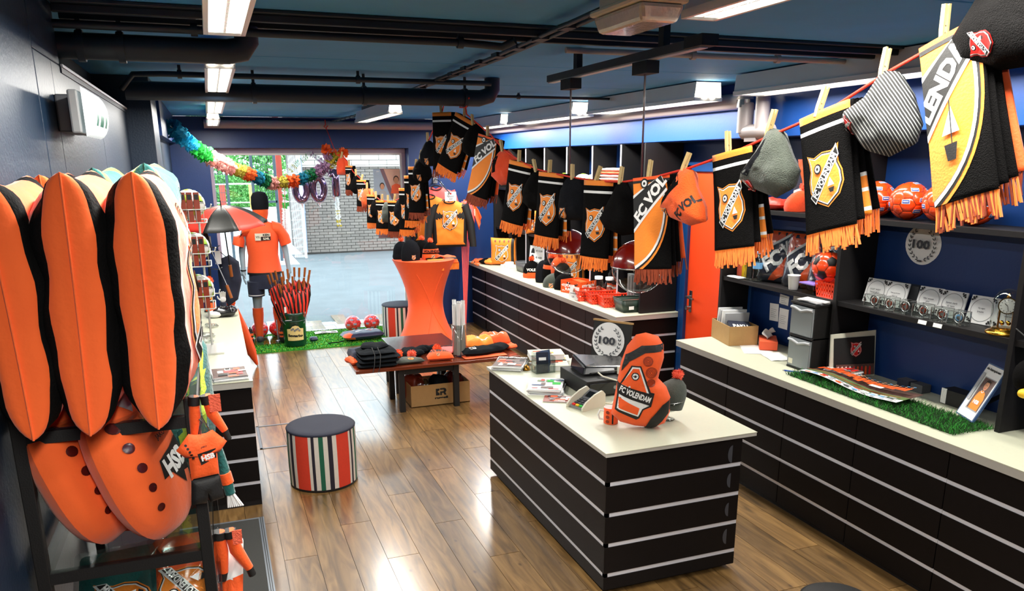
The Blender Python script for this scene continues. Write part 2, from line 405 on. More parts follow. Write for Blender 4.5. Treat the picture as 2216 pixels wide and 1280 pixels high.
ORD = ['first', 'second', 'third', 'fourth', 'fifth', 'sixth', 'seventh', 'eighth', 'ninth', 'tenth', 'eleventh', 'twelfth', 'thirteenth', 'fourteenth', 'fifteenth', 'sixteenth', 'last']
# ---------------------------------------------------------------- flat prints (thin geometry laid on a surface)
_tc = {}
def text2d(s, bold=.02):
    if (s, bold) in _tc: return _tc[(s, bold)]
    cu = bpy.data.curves.new('t', 'FONT'); cu.body = s; cu.offset = bold; cu.resolution_u = 2; cu.align_x = 'CENTER'; cu.align_y = 'CENTER'
    o = bpy.data.objects.new('t', cu); COL.objects.link(o)
    ev = o.evaluated_get(bpy.context.evaluated_depsgraph_get()); me = ev.to_mesh(); me.calc_loop_triangles()
    vs = [(v.co.x, v.co.y) for v in me.vertices]; tr = [tuple(vs[i] for i in t.vertices) for t in me.loop_triangles]
    ev.to_mesh_clear(); bpy.data.objects.remove(o); bpy.data.curves.remove(cu)
    xs = [p[0] for t in tr for p in t]; ys = [p[1] for t in tr for p in t]
    cx, cy, h = (min(xs)+max(xs))/2, (min(ys)+max(ys))/2, max(ys)-min(ys)
    tr = [tuple(((p[0]-cx)/h, (p[1]-cy)/h) for p in t) for t in tr]
    _tc[(s, bold)] = (tr, (max(xs)-min(xs))/h); return _tc[(s, bold)]
def clip_tri(t, box):
    poly = list(t)
    for ax, lim, sg in ((0, box[0], 1), (0, box[2], -1), (1, box[1], 1), (1, box[3], -1)):
        out = []
        for i in range(len(poly)):
            a, b = poly[i], poly[(i+1) % len(poly)]; da = (a[ax]-lim)*sg; db = (b[ax]-lim)*sg
            if da >= 0: out.append(a)
            if da*db < 0:
                q = da/(da-db); out.append((a[0]+(b[0]-a[0])*q, a[1]+(b[1]-a[1])*q))
        poly = out
        if len(poly) < 3: return []
    return [(poly[0], poly[i], poly[i+1]) for i in range(1, len(poly)-1)]
class Dec:
    def __init__(s): s.L = []
    def tris(s, tr, k, up=1): s.L.append((tr, k, up)); return s
    def poly(s, pts, k):
        t = tessellate_polygon([[V((x, y, 0)) for x, y in pts]]); return s.tris([tuple(pts[i] for i in q) for q in t], k)
    def rect(s, x0, y0, x1, y1, k): return s.poly([(x0, y0), (x1, y0), (x1, y1), (x0, y1)], k)
    def circ(s, x, y, r, k, n=14, ry=None): return s.poly([(x+r*cos(2*pi*i/n), y+(ry or r)*sin(2*pi*i/n)) for i in range(n)], k)
    def ring(s, x, y, r, w, k, n=24, a0=0, a1=2*pi):
        tr = []
        for i in range(n):
            a, b = a0+(a1-a0)*i/n, a0+(a1-a0)*(i+1)/n
            p = [(x+q*cos(t), y+q*sin(t)) for q, t in ((r, a), (r+w, a), (r+w, b), (r, b))]; tr += [(p[0], p[1], p[2]), (p[0], p[2], p[3])]
        return s.tris(tr, k)
    def line(s, p, q, w, k):
        dx, dy = q[0]-p[0], q[1]-p[1]; l = hypot(dx, dy); nx, ny = -dy/l*w/2, dx/l*w/2
        return s.poly([(p[0]+nx, p[1]+ny), (p[0]-nx, p[1]-ny), (q[0]-nx, q[1]-ny), (q[0]+nx, q[1]+ny)], k)
    def text(s, st, x, y, h, k, w=None, rot=0, bold=.02, mirror=False):
        tr, ar = text2d(st, bold); sx = (w/ar) if w else h; c, d = cos(rot), sin(rot); mm = -1 if mirror else 1
        return s.tris([tuple((x+p[0]*sx*mm*c-p[1]*h*d, y+p[0]*sx*mm*d+p[1]*h*c) for p in t) for t in tr], k)
    def sub(s, o, x=0, y=0, sc=1, rot=0):
        c, d = cos(rot)*sc, sin(rot)*sc
        for tr, k, up in o.L: s.L.append(([tuple((x+p[0]*c-p[1]*d, y+p[0]*d+p[1]*c) for p in t) for t in tr], k, up))
        return s
    def put(s, mb, fn, off=.0008, maxe=None, clip=None):
        for n, (tr, k, up) in enumerate(s.L):
            todo = []
            for t in tr: todo += clip_tri(t, clip) if clip else [t]
            vs = []; fs = []
            while todo:
                a, b, c = todo.pop()
                if maxe:
                    l = [hypot(a[0]-b[0], a[1]-b[1]), hypot(b[0]-c[0], b[1]-c[1]), hypot(c[0]-a[0], c[1]-a[1])]; i = l.index(max(l))
                    if l[i] > maxe:
                        p = (a, b, c); q0, q1, q2 = p[i], p[(i+1) % 3], p[(i+2) % 3]; m = ((q0[0]+q1[0])/2, (q0[1]+q1[1])/2)
                        todo += [(q0, m, q2), (m, q1, q2)]; continue
                if (b[0]-a[0])*(c[1]-a[1])-(b[1]-a[1])*(c[0]-a[0]) < 0: b, c = c, b
                o = len(vs); vs += [fn(p[0], p[1], off*(n+1)) for p in (a, b, c)]; fs.append((o, o+1, o+2))
            if fs: mb.add(vs, fs, k, True)
        return mb
def plane_fn(o, u, v):
    o, u, v = V(o), V(u), V(v); n = u.normalized().cross(v.normalized())
    return lambda a, b, h: o + u*a + v*b + n*h

SH = [(-.45, .60), (-.25, .50), (0, .55), (.25, .50), (.45, .60), (.41, .42), (.40, .22), (.47, .02), (.47, -.22), (.33, -.46), (0, -.66), (-.33, -.46), (-.47, -.22), (-.47, .02), (-.40, .22), (-.41, .42)]
def scaled(p, s, t=None): return [(x*s, y*(t or s)) for x, y in p]
def make_crest(field='orange_hi', rim='orange_hi', txt=True):
    d = Dec(); d.poly(scaled(SH, 1.13, 1.1), rim); d.poly(scaled(SH, 1.06, 1.05), 'black'); d.poly(SH, 'white'); d.poly(scaled(SH, .93, .945), field)
    d.poly([(-.52, -.36), (-.36, -.56), (.50, .38), (.46, .66)], 'white'); d.poly([(-.49, -.36), (-.36, -.52), (.48, .40), (.45, .58)], 'black')
    if txt: d.text('FC VOLENDAM', 0.02, .02, .17, 'white', 1.13, .82, .035)
    d.circ(-.16, .24, .12, 'black'); d.circ(-.16, .24, .085, 'white', 10); d.circ(-.16, .24, .04, 'black', 5)
    d.poly([(.2, -.06), (.1, -.26), (.3, -.26)], 'white'); d.poly([(.12, -.31), (.3, -.31), (.26, -.42), (.16, -.42)], 'black')
    return d
CREST = make_crest(); CREST_R = make_crest('red', 'red'); CREST_PL = make_crest(txt=False)
def laurel100():
    d = Dec(); d.circ(0, 0, .5, 'paper', 40)
    for sg in (-1, 1):
        for i in range(9):
            a = -pi/2 + sg*(.25+i*.27); x, y = .38*cos(a), .38*sin(a); t = a+sg*pi/2
            for w in (-.5, .5):
                q = t+w*sg; d.poly([(x, y), (x+.05*cos(q)-.018*sin(q), y+.05*sin(q)+.018*cos(q)), (x+.1*cos(q), y+.1*sin(q)), (x+.05*cos(q)+.018*sin(q), y+.05*sin(q)-.018*cos(q))], 'paper_dark')
    d.rect(-.07, -.42, .07, -.38, 'grey_dark'); d.text('100', 0, .0, .22, 'grey_dark', .52, 0, .045); return d
BADGE = laurel100()
def ballspots(r, n=12):
    ph = (1+sqrt(5))/2; P = []
    for a in (-1, 1):
        for b in (-ph, ph): P += [V((0, a, b)), V((a, b, 0)), V((b, 0, a))]
    return [p.normalized() for p in P]
# ---------------------------------------------------------------- the room
XL, XR, YN, YW, ZC = -.45, 3.9, -2.6, 10.4, 2.73
def build_room():
    fl = struct(MB().box(-.75, YN-.1, -.14, 4.0, 10.75, -.012, 'carcass').build('floor'))
    me = MB().box(-.0915, -.694, -.012, .0915, .694, 0, 'oak').mesh('plank')
    i = 0; x = XL-.1
    while x < XR+.05:
        y = -.6 - (i*.53 % 1.4)
        while y < 10.6:
            o = inst('plank', me, fl, (x+.0925, y+.7, 0)); y += 1.392
            if y-1.4 < -.5 and y < -.5: bpy.data.objects.remove(o)
        x += .1855; i += 1
    ce = struct(MB().box(-.75, YN-.1, ZC+.03, 4.0, 10.8, ZC+.2, 'pipe_navy').build('ceiling'))
    ys = [YN, -1.2, -.05, 1.1, 2.25, 3.4, 4.53, 5.68, 6.8, 7.95, 9.1, 10.4]
    for a, b in zip(ys, ys[1:]): MB().box(-.75, a+.006, ZC, 3.9, b-.006, ZC+.03, 'ceiling_blue').build('ceiling_panel', ce, .004)
    # left wall: panels below a ledge, a set-back band above it, a dark recess
    wl = struct(MB().box(-.8, YN, 0, -.75, 10.7, ZC+.1, 'navy_left').build('wall_left'))
    w = lambda a, b, z0, z1, x=XL: MB().box(-.75, a, z0, x, b, z1, 'navy_left').build('wall_panel', wl, .004)
    w(YN, .6, 0, ZC); w(.608, 2.80, 0, ZC); w(2.808, 3.1, 0, 2.53); w(3.1, 4.3, 0, .9); w(3.1, 4.3, 2.14, 2.53); w(4.3, 5.7, 0, 2.53)
    w(2.808, 3.28, 2.53, ZC); w(3.28, 5.7, 2.53, ZC, -.62); w(5.7, 6.3, 0, ZC, -.30); w(6.3, 10.4, 0, ZC, -.40)
    MB().box(-.75, 3.1, .9, -.72, 4.3, 2.14, 'navy_dark').build('niche_back', wl)
    MB().box(-.62, 3.28, 2.505, -.445, 5.7, 2.53, 'pipe_navy').box(-.447, 3.28, 2.524, -.440, 5.7, 2.534, 'rail').build('ledge', wl)
    MB().box(-.40, 7.4, 2.42, -.33, 10.4, ZC, 'navy').build('bulkhead', wl)
    struct(MB().box(-.8, YN-.2, 0, 4.0, YN, ZC, 'navy').build('wall_near'))
    wr = struct(MB().box(XR, YN, 0, XR+.15, 5.06, ZC, 'navy').box(XR, 5.06, 2.13, XR+.15, 5.98, ZC, 'navy').box(XR, 5.98, 0, XR+.15, 10.7, ZC, 'navy').build('wall_right'))
    MB().box(3.63, YN, 2.35, XR, 10.4, ZC, 'soffit_blue').build('soffit', wr, .004)
    ww = struct(MB().box(-.75, YW, 0, .02, 10.7, ZC, 'navy').box(2.46, YW, 0, XR, 10.7, ZC, 'navy').box(.02, YW, 2.37, 2.46, 10.7, ZC, 'navy').build('wall_window'))
    # shop window
    wi = struct(MB().box(.02, 10.60, 2.31, 2.46, 10.68, 2.37, 'win_frame').box(.02, 10.60, 0, .06, 10.68, 2.31, 'win_frame').box(2.41, 10.60, 0, 2.46, 10.68, 2.31, 'win_frame').box(.06, 10.60, 0, 2.41, 10.68, .012, 'win_frame').build('window_1', None, .004))
    MB().box(.06, 10.635, .012, 2.41, 10.641, 2.31, 'pane').build('pane', wi)
    MB().box(.06, 10.61, 2.285, 2.41, 10.63, 2.31, 'white').box(2.385, 10.61, .035, 2.41, 10.63, 2.285, 'white').build('glazing_bead', wi)
    # orange door with blue frame in the right wall
    dr = struct(MB().box(3.875, 5.10, .01, 3.93, 5.93, 2.105, 'door_orange').build('door_1', None, .003))
    MB().box(3.855, 5.93, 0, 4.0, 6.03, 2.16, 'frame_blue').box(3.855, 5.02, 0, 4.0, 5.10, 2.16, 'frame_blue').box(3.855, 5.02, 2.105, 4.0, 6.03, 2.18, 'frame_blue').box(3.84, 5.925, 0, 3.86, 5.955, 2.11, 'frame_blue').build('door_frame', dr, .004)
    hp = MB().box(3.868, 5.845, .90, 3.876, 5.885, 1.09, 'steel').build('handle_plate', dr, .002)
    MB().tube([(3.87, 5.865, 1.04), (3.82, 5.865, 1.04), (3.815, 5.85, 1.04), (3.815, 5.74, 1.035)], .009, 'steel').build('door_handle', dr)
    MB().tube([(3.87, 5.865, .94), (3.845, 5.865, .94)], .014, 'steel').tube([(3.845, 5.865, .94), (3.83, 5.865, .94)], .02, 'steel', 12).build('lock_cylinder', dr)
build_room()

def build_outside():
    g = struct(MB().box(-12, 11.22, -.16, 14, 18.2, -.015, 'asphalt').box(1.72, 18.2, -.16, 14, 20.2, -.015, 'asphalt').build('road_surface'))
    struct(MB().box(-30, 18.2, -.17, 1.72, 20.2, -.01, 'pale_ground').box(-30, 20.2, -.17, 30, 64, -.01, 'pale_ground').build('ground_1'))
    pv = struct(MB().box(-1.2, 10.7, -.16, 4.2, 11.22, -.05, 'mortar').build('pavement'))
    me = MB().box(-.071, -.116, -.05, .071, .116, 0, 'paver').mesh('paver')
    for r in range(2):
        for c in range(34): inst('paver', me, pv, (-1.0+c*.148, 10.84+r*.24, random.uniform(-.003, .003)))
    # brick building opposite
    X0, X1, Y = 1.98, 5.2, 20.1
    b = thing('brick_building', 'pale brick wall of the building across the yard, with grey downpipe', 'building')
    MB().box(X0, Y+.02, -.1, X1, Y+2.6, 3.6, 'mortar').build('wall_core', b)
    L, H, G = .22, .0715, .011
    me = MB().box(-L/2+G/2, -.02, 0, L/2-G/2, .03, H-G, 'brick').mesh('brick'); half = MB().box(-L/4+G/2, -.02, 0, L/4-G/2, .03, H-G, 'brick').mesh('brick_half')
    n = 0; rest = MB()
    for r in range(29):
        z = .03+r*H; odd = r % 2; x = X0
        while x < X1-.05:
            l = L/2 if (x == X0 and odd) else L
            if n < 296 and x < 4.75 and r >= 4: inst('brick', half if l < L else me, b, (x+l/2, Y+random.uniform(-.003, .003), z)); n += 1
            else: rest.box(x+G/2, Y-.02, z, x+l-G/2, Y+.03, z+H-G, 'brick')
            x += l
    rest.build('brick_courses', b, kind='stuff')
    up = MB()
    for r in range(9):
        z = 2.13+r*.12; x = X0-(.2 if r % 2 else 0)
        while x < X1: up.box(max(x, X0)+.006, Y-.05, z, min(x+.44, X1)-.006, Y+.03, z+.108, 'brick_pale'); x += .44
    up.build('upper_courses', b, kind='stuff')
    MB().box(X0, Y-.06, 2.085, X1, Y+.02, 2.12, 'brick_pale').build('string_course', b)
    MB().tube([(2.06, Y-.07, 3.4), (2.06, Y-.07, .05)], .055, 'downpipe', 12).tube([(2.06, Y-.07, 1.0), (2.06, Y-.07, 1.05)], .066, 'downpipe', 12).build('downpipe', b)
    seat(b)
    # fence: dark posts, wire panels, open gate; red post
    f = thing('wire_fence', 'dark wire mesh fence and gate frame left of the brick wall', 'fence')
    def post(x, y0=19.0, h=2.7): MB().box(x-.03, y0-.03, -.01, x+.03, y0+.03, h, 'fence_dark').build('post', f)
    for x in (.36, .90, 1.40): post(x)
    def panel(xa, xb, z0, z1, y=19.0):
        m = MB()
        x = xa
        while x <= xb: m.box(x-.004, y-.004, z0, x+.004, y+.004, z1, 'fence_dark'); x += .055
        z = z0
        while z <= z1: m.box(xa, y-.008, z-.005, xb, y, z+.005, 'fence_dark'); z += .2
        m.build('mesh_panel', f)
    panel(-1.2, .33, .95, 2.7); panel(.93, 1.37, 1.35, 2.7)
    MB().box(-1.2, 18.97, .90, .36, 19.03, .96, 'fence_dark').box(-1.2, 18.97, .03, .36, 19.03, .08, 'fence_dark').box(.9, 18.97, 1.31, 1.4, 19.03, 1.36, 'fence_dark').build('rail', f)
    seat(f)
    single(MB().box(1.47, 19.45, -.01, 1.60, 19.58, 3.2, 'post_red'), 'gate_post', 'brown-red square post between the gate and the brick wall', 'post', bevel=.01)
    q = MB()
    for i in range(12): q.box(1.72+i*.022*1, 19.2, .02, 1.728+i*.022, 19.208, 3.0, 'white')
    for i in range(14): q.box(1.70, 19.195, .05+i*.21, 1.99, 19.2, .062+i*.21, 'white')
    single(q.box(1.95, 19.18, 0, 2.0, 19.22, 3.0, 'white'), 'white_gate', 'white barred gate leaf standing beside the brown-red post', 'gate')
    # low railing with red and yellow posts, hedge behind it, bushes and trees
    rl = thing('railing', 'white topped railing with red and yellow posts before the hedge', 'railing')
    MB().box(-9, 40.95, 1.17, 12, 41.05, 1.24, 'white').box(-9, 40.97, .3, 12, 41.03, .35, 'white').build('rail', rl)
    for i, x in enumerate((-.95, .53, 1.87, 3.3, 4.8)): MB().box(x-.13, 40.9, 0, x+.13, 41.1, 1.17, 'post_red' if i % 2 == 1 else 'post_yellow').build('post', rl)
    seat(rl)
    def leaves(m, c, r, n, k, s=.12):
        for _ in range(n):
            a = random.uniform(0, 2*pi); t = math.acos(random.uniform(-1, 1)); q = random.uniform(.82, 1.04)
            p = V((c[0]+r[0]*q*sin(t)*cos(a), c[1]+r[1]*q*sin(t)*sin(a), c[2]+r[2]*q*cos(t)))
            u = V((random.gauss(0, 1), random.gauss(0, 1), random.gauss(0, 1))).normalized(); w = u.orthogonal().normalized()
            s1 = s*random.uniform(.6, 1.3); m.add([p-u*s1, p+w*s1*.5, p+u*s1, p-w*s1*.5], [(0, 1, 2, 3)], random.choice(k), False)
        return m
    h = MB().box(-9, 43, 0, 12, 44.2, 1.5, 'leaf')
    for _ in range(5200):
        fr = random.random() < .7
        p = V((random.uniform(-5, 7), 42.95 if fr else random.uniform(42.9, 44.2), random.uniform(.05, 1.55) if fr else 1.55)); u = V((random.gauss(0, 1), random.gauss(0, 1), random.gauss(0, 1))).normalized(); w = u.orthogonal()
        h.add([p-u*.09, p+w*.05, p+u*.09, p-w*.05], [(0, 1, 2, 3)], random.choice(['leaf', 'leaf', 'leaf_light']), False)
    single(h, 'clipped_hedge', 'dense clipped green hedge behind the white railing', 'hedge')
    T = [(-2.6, 47, 2.4, 'round light green tree above the hedge, leftmost through the window', 1.9), (.5, 52, 2.7, 'leafy green tree above the hedge behind the fence posts', 2.1), (3.0, 47.5, 2.5, 'bushy tree above the hedge next to the brown-red post', 2.0), (6.2, 53, 3.1, 'tall green tree partly behind the brick building', 2.2)]
    for x, y, z, lb, r in T:
        t = thing('tree', lb, 'tree', 'trees behind the hedge')
        MB().tube([(x, y, 0), (x+.1, y, 1.2), (x, y, z)], [.16, .13, .08], 'bark').build('trunk', t)
        m = MB()
        for _ in range(6): leaves(m, (x+random.uniform(-1.1, 1.1), y+random.uniform(-.8, .8), z+random.uniform(-.4, 1.4)), (r*.6, r*.6, r*.55), 420, ['leaf', 'leaf_light', 'leaf_light'], .17)
        m.build('crown', t, kind='stuff'); seat(t)
    c = thing('parked_car', 'pale car parked at the far left behind the railing', 'car')
    MB().loft([((-1.9, 45.5+dy, z), (hx, 0, 0), (0, .01, 0)) for dy, z, hx in ()] or [((-4.6, 39.0, .45), (1.7, 0, 0), (0, .75, 0)), ((-4.6, 39.0, .95), (1.7, 0, 0), (0, .78, 0)), ((-4.6, 39.0, 1.05), (1.55, 0, 0), (0, .72, 0)), ((-4.6, 39.0, 1.5), (.9, 0, 0), (0, .6, 0))], 'car_paint', 20).build('body', c)
    MB().loft([((-4.6, 39.0, 1.08), (1.48, 0, 0), (0, .74, 0)), ((-4.6, 39.0, 1.4), (1.05, 0, 0), (0, .66, 0))], 'black_gloss', 20).build('window_band', c)
    for x in (-5.6, -3.6): MB().tube([(x, 38.25, .33), (x, 38.45, .33)], .32, 'black', 16).build('wheel', c)
    seat(c)
build_outside()

# ---------------------------------------------------------------- pipes, cables and lamps under the ceiling
def build_ceiling_gear():
    def pipe(pts, r, lb, k='pipe_navy', clips=(), n=10, name='ceiling_pipe', zt=ZC):
        t = thing(name, lb, 'pipe'); MB().tube(pts, r, k, n).build('pipe_run', t)
        for x, y, z in clips: MB().tube([(x-.012, y, z), (x+.012, y, z)], r+.008, k, n).box(x-.008, y-.006, z, x+.008, y+.006, zt-.001, k).build('pipe_bracket', t)
        return seat(t)
    single(MB().box(-.44, 3.16, 2.716, 3.62, 3.40, ZC-.001, 'pipe_navy').box(-.44, 3.19, 2.69, 3.62, 3.215, 2.716, 'pipe_navy').box(-.44, 3.34, 2.69, 3.62, 3.365, 2.716, 'pipe_navy'), 'ceiling_channel', 'flat dark steel channel crossing the ceiling nearest the viewer', 'beam', bevel=.003)
    pipe([(-.45, 3.26, 2.662), (1.0, 3.26, 2.662), (1.10, 3.24, 2.655), (1.16, 3.20, 2.645), (1.20, 3.16, 2.665)], .015, 'thin dark pipe with upturned end under the flat ceiling channel', clips=((.0, 3.26, 2.662), (1.0, 3.26, 2.662)))
    pipe([(-.52, 3.32, 2.60), (.11, 3.32, 2.60), (.16, 3.32, 2.61), (.18, 3.32, 2.64), (.18, 3.32, 2.69)], .045, 'thick dark drain pipe ending in an upward elbow at the left ceiling', clips=((-.38, 3.32, 2.60), (-.25, 3.32, 2.60)), zt=2.69, n=14)
    pipe([(-.40, 5.2, 2.60), (1.72, 5.2, 2.60), (1.79, 5.2, 2.62), (1.81, 5.2, 2.66), (1.81, 5.2, 2.725)], .052, 'long dark drain pipe across the middle of the ceiling', clips=((.30, 5.2, 2.60), (.96, 5.2, 2.60), (1.62, 5.2, 2.60)), n=14)
    pipe([(-.41, 5.10, 2.60), (-.34, 5.06, 2.675), (-.2, 5.05, 2.68), (1.75, 5.05, 2.68)], .016, 'thin dark water pipe running above the long drain pipe', clips=((-.1, 5.05, 2.68), (.9, 5.05, 2.68)))
    pipe([(.2, 6.25, 2.70), (3.6, 6.25, 2.70)], .011, 'slim dark conduit with clips behind the middle drain pipe', clips=((1.2, 6.25, 2.70), (1.7, 6.25, 2.70), (2.4, 6.25, 2.70)))
    pipe([(1.62, 3.6, 2.70), (3.3, 3.55, 2.70)], .014, 'slim pale conduit right of the pendant track', 'pipe_white', clips=((2.3, 3.58, 2.70), (2.8, 3.57, 2.70)))
    # bare white heating pipes along window wall and soffit
    pipe([(.0, 10.33, 2.64), (3.5, 10.33, 2.64)], .05, 'white pipe along the top of the window wall', 'pipe_white', n=14)
    pipe([(3.57, 10.3, 2.60), (3.57, 4.86, 2.60)], .055, 'white pipe running along the top of the blue soffit', 'pipe_white', n=14)
    t = thing('vent_pipe', 'white angled pipe bend hanging before the blue soffit', 'pipe')
    MB().tube([(3.52, 4.80, 2.62), (3.52, 4.78, 2.56), (3.52, 4.78, 2.38)], .055, 'pipe_white', 14).tube([(3.52, 4.79, 2.60), (3.52, 4.79, 2.55)], .06, 'silver', 14).tube([(3.52, 4.60, 2.62), (3.52, 4.60, 2.40)], .048, 'pipe_white', 14).tube([(3.52, 4.78, 2.385), (3.52, 4.50, 2.385)], .05, 'pipe_white', 14).build('pipe_bend', t); MB().box(3.49, 4.62, 2.32, 3.55, 4.74, 2.345, 'pipe_white').build('bracket', t); seat(t)
    # cable ladder diagonal from the emergency lamp to the middle batten and window wall
    tr = MB(); A = V((1.27, 2.45, 2.70)); B = V((1.30, 8.9, 2.70))
    pts = [(1.30, 2.46, 2.69), (1.38, 3.9, 2.69), (1.40, 5.0, 2.69), (1.46, 6.6, 2.70)]
    t = thing('cable_tray', 'narrow dark cable tray running from emergency lamp towards the window', 'cable tray')
    for dx in (-.022, .022): MB().tube([(x+dx, y, z) for x, y, z in pts], .009, 'pipe_navy', 6).build('side_rail', t)
    for i in range(14): y = 2.6+i*.29; MB().box(1.31+i*.0105-.02, y, 2.68, 1.31+i*.0105+.025, y+.08, 2.70, 'pipe_navy').build('rung', t)
    seat(t)
    t = thing('cable_tray', 'short dark cable tray between middle batten and window wall', 'cable tray')
    for dx in (-.02, .02): MB().tube([(1.56+dx, 8.4, 2.68), (1.48+dx, 10.2, 2.68)], .008, 'pipe_navy', 6).build('side_rail', t)
    for i in range(7): MB().box(1.53-i*.011, 8.5+i*.25, 2.67, 1.57-i*.011, 8.58+i*.25, 2.69, 'pipe_navy').build('rung', t)
    seat(t)
    # fluorescent battens with louvres: lit
    def batten(x, y0, y1, w, z0, label, power, nl=24, wide=0, lit_end=True, side='lamp_white'):
        t = thing('batten_lamp', label, 'ceiling lamp', 'fluorescent ceiling lamps'); h = w/2; zt = ZC-.035 if not wide else z0+.112
        a = h*(.75 if not wide else .9)
        MB().add([(x-h, y0, z0), (x+h, y0, z0), (x+a, y0, zt), (x-a, y0, zt), (x-h, y1, z0), (x+h, y1, z0), (x+a, y1, zt), (x-a, y1, zt)], [(3, 2, 6, 7), (0, 3, 7, 4), (1, 5, 6, 2), (4, 7, 6, 5)], side, False).build('housing', t)
        MB().box(x-h-.006, y0, z0-.012, x-h+.008, y1, z0+.012, side).box(x+h-.008, y0, z0-.012, x+h+.006, y1, z0+.012, side).box(x-h, y0-.004, z0-.012, x+h, y0+.008, z0+.01, side).box(x-h, y1-.008, z0-.012, x+h, y1+.004, z0+.01, side).build('rim', t)
        m = MB(); n = int((y1-y0)/.055)
        for i in range(n): yy = y0+.03+(y1-y0-.06)*i/(n-1); m.add([(x-h+.01, yy, z0-.008), (x+h-.01, yy, z0-.008), (x+h-.01, yy+.012, z0+.018), (x-h+.01, yy+.012, z0+.018)], [(0, 1, 2, 3)], 'louvre_on', False)
        m.box(x-.004, y0+.02, z0-.006, x+.004, y1-.02, z0+.018, 'louvre_on').build('louvre', t, kind='stuff')
        MB().tube([(x-h*.4, y0+.05, z0+.035), (x-h*.4, y1-.05, z0+.035)], .013, 'tube_on', 8).build('tube', t)
        MB().tube([(x+h*.4, y0+.05, z0+.035), (x+h*.4, y1-.05, z0+.035)], .013, 'tube_on', 8).build('tube', t)
        # open near end: lamp holder with the bright tube ends in view
        ew, et = (.048, z0+.075) if wide else (h*.82, z0+.055)
        e = MB().box(x-ew, y0-.012, z0+.004, x-ew*.35, y0-.004, et, 'tube_on').box(x+ew*.35, y0-.012, z0+.004, x+ew, y0-.004, et, 'tube_on').box(x-ew*.35, y0-.012, et-.022, x+ew*.35, y0-.004, et, 'tube_on')
        if lit_end: e.build('end_glow', t)
        if zt < ZC-.04: [MB().box(x-.02, ya, zt, x+.02, ya+.04, ZC-.002, 'pipe_navy').build('hanger', t) for ya in (y0+.3, y1-.34)]
        else: MB().box(x-.03, y0+.25, zt, x+.03, y1-.25, ZC-.002, 'pipe_navy').build('mounting_rail', t)
        lamp('lamp_light', t, (x, (y0+y1)/2, z0-.03), (w*.8, y1-y0-.1), power)
        return seat(t)
    for y0, y1, lb in ((1.55, 2.86, 'louvred lamp in the left row nearest the viewer, cut by the frame'), (3.84, 5.16, 'second louvred lamp of the left row, behind the first'), (5.95, 7.3, 'third louvred lamp of the left row, under the drain pipe'), (8.4, 9.75, 'last louvred lamp of the left row, nearest the window wall')):
        batten(.09, y0, y1, .115, 2.605, lb, LAMP)
    batten(.09, -.75, .60, .115, 2.605, 'added unseen louvred lamp behind the viewer, extending the left row as fill light', LAMP*1.2)  # added out of view to brighten the fronts that face the camera
    batten(3.32, -1.2, 1.1, .22, 2.61, 'added unseen reflector lamp behind the viewer, extending the right row as fill light', LAMP*1.2, wide=1, side='lamp_gray')  # another unseen lamp, added to fill surfaces turned towards the viewer
    batten(1.52, 6.85, 8.5, .115, 2.60, 'single louvred lamp in the middle of the ceiling before the window', LAMP)
    batten(1.465, .75, 2.26, .115, 2.63, 'wide white louvred lamp above the counter at the top edge', LAMP*.7, lit_end=False, side='lamp_gray')
    for y0, y1, lb in ((1.5, 4.50, 'long reflector lamp of the right row nearest the viewer, over the shelves'), (4.95, 6.66, 'second reflector lamp of the right row, left of the white pipe bend'), (6.98, 8.72, 'third reflector lamp of the right row, over the hats and scarves'), (8.95, 10.1, 'last reflector lamp of the right row, in the window corner')):
        t = batten(3.32, y0, y1, .22, 2.61, lb, LAMP*1.1, wide=1, side='lamp_gray')
    # emergency light (off)
    t = thing('emergency_lamp', 'unlit cream emergency light with clear ribbed cover at the ceiling', 'ceiling lamp')
    MB().box(1.20, 2.14, 2.655, 1.33, 2.42, ZC-.002, 'lamp_cream').build('base_box', t, .008)
    MB().box(1.175, 2.12, 2.635, 1.345, 2.44, 2.655, 'lamp_cream').build('flange', t, .01)
    MB().frust(-.025, .025, (.06, .14), (.075, .155), 'lamp_lens', (1.26, 2.28)).xf(Matrix.Translation((0, 0, 2.61))).build('lens', t, .012); seat(t)
    # pendant track and two globes
    t = thing('track_rail', 'dark ceiling track carrying two pendant globes', 'track')
    MB().box(1.715, 2.64, 2.60, 1.765, 4.05, 2.632, 'grey_dark').box(1.722, 2.64, 2.595, 1.758, 4.05, 2.602, 'rail').build('rail', t)
    MB().box(1.705, 2.60, 2.60, 1.775, 2.72, 2.64, 'black').build('feed_box', t)
    for y in (2.9, 3.7): MB().box(1.725, y, 2.632, 1.755, y+.04, ZC-.002, 'black').build('hanger', t)
    seat(t)
    for y, zc, lb in ((3.80, 1.735, 'red and clear glass globe pendant, the farther of the pair'), (3.06, 1.745, 'red and clear glass globe pendant, the nearer of the pair')):
        t = thing('pendant_globe', lb, 'pendant lamp', 'red glass pendants on the track'); x = 1.74; r = .118
        MB().box(x-.03, y-.06, 2.545, x+.03, y+.06, 2.594, 'black').build('track_adapter', t)
        MB().tube([(x, y, 2.55), (x, y, zc+r)], .0045, 'red_black', 6).build('cord', t)
        MB().lathe([(r*cos(a), r*sin(a)) for a in [pi/2*i/8 for i in range(9)]], 'globe_red', 28, (x, y, zc)).build('upper_shell', t)
        MB().lathe([(r*cos(a), r*sin(a)) for a in [-pi/2+pi/2*i/8 for i in range(9)]], 'clear', 28, (x, y, zc)).build('lower_shell', t)
        MB().lathe([(r-.001, -.002), (r+.0025, -.002), (r+.0025, .004), (r-.001, .004)], 'silver', 28, (x, y, zc)).build('band', t)
        MB().lathe([(.0, .035), (.022, .03), (.03, 0), (.02, -.03), (0, -.04)], 'clear', 14, (x, y, zc+.005)).tube([(x, y, zc+.03), (x, y, zc+.08)], .014, 'silver', 10).build('bulb', t)
        seat(t)
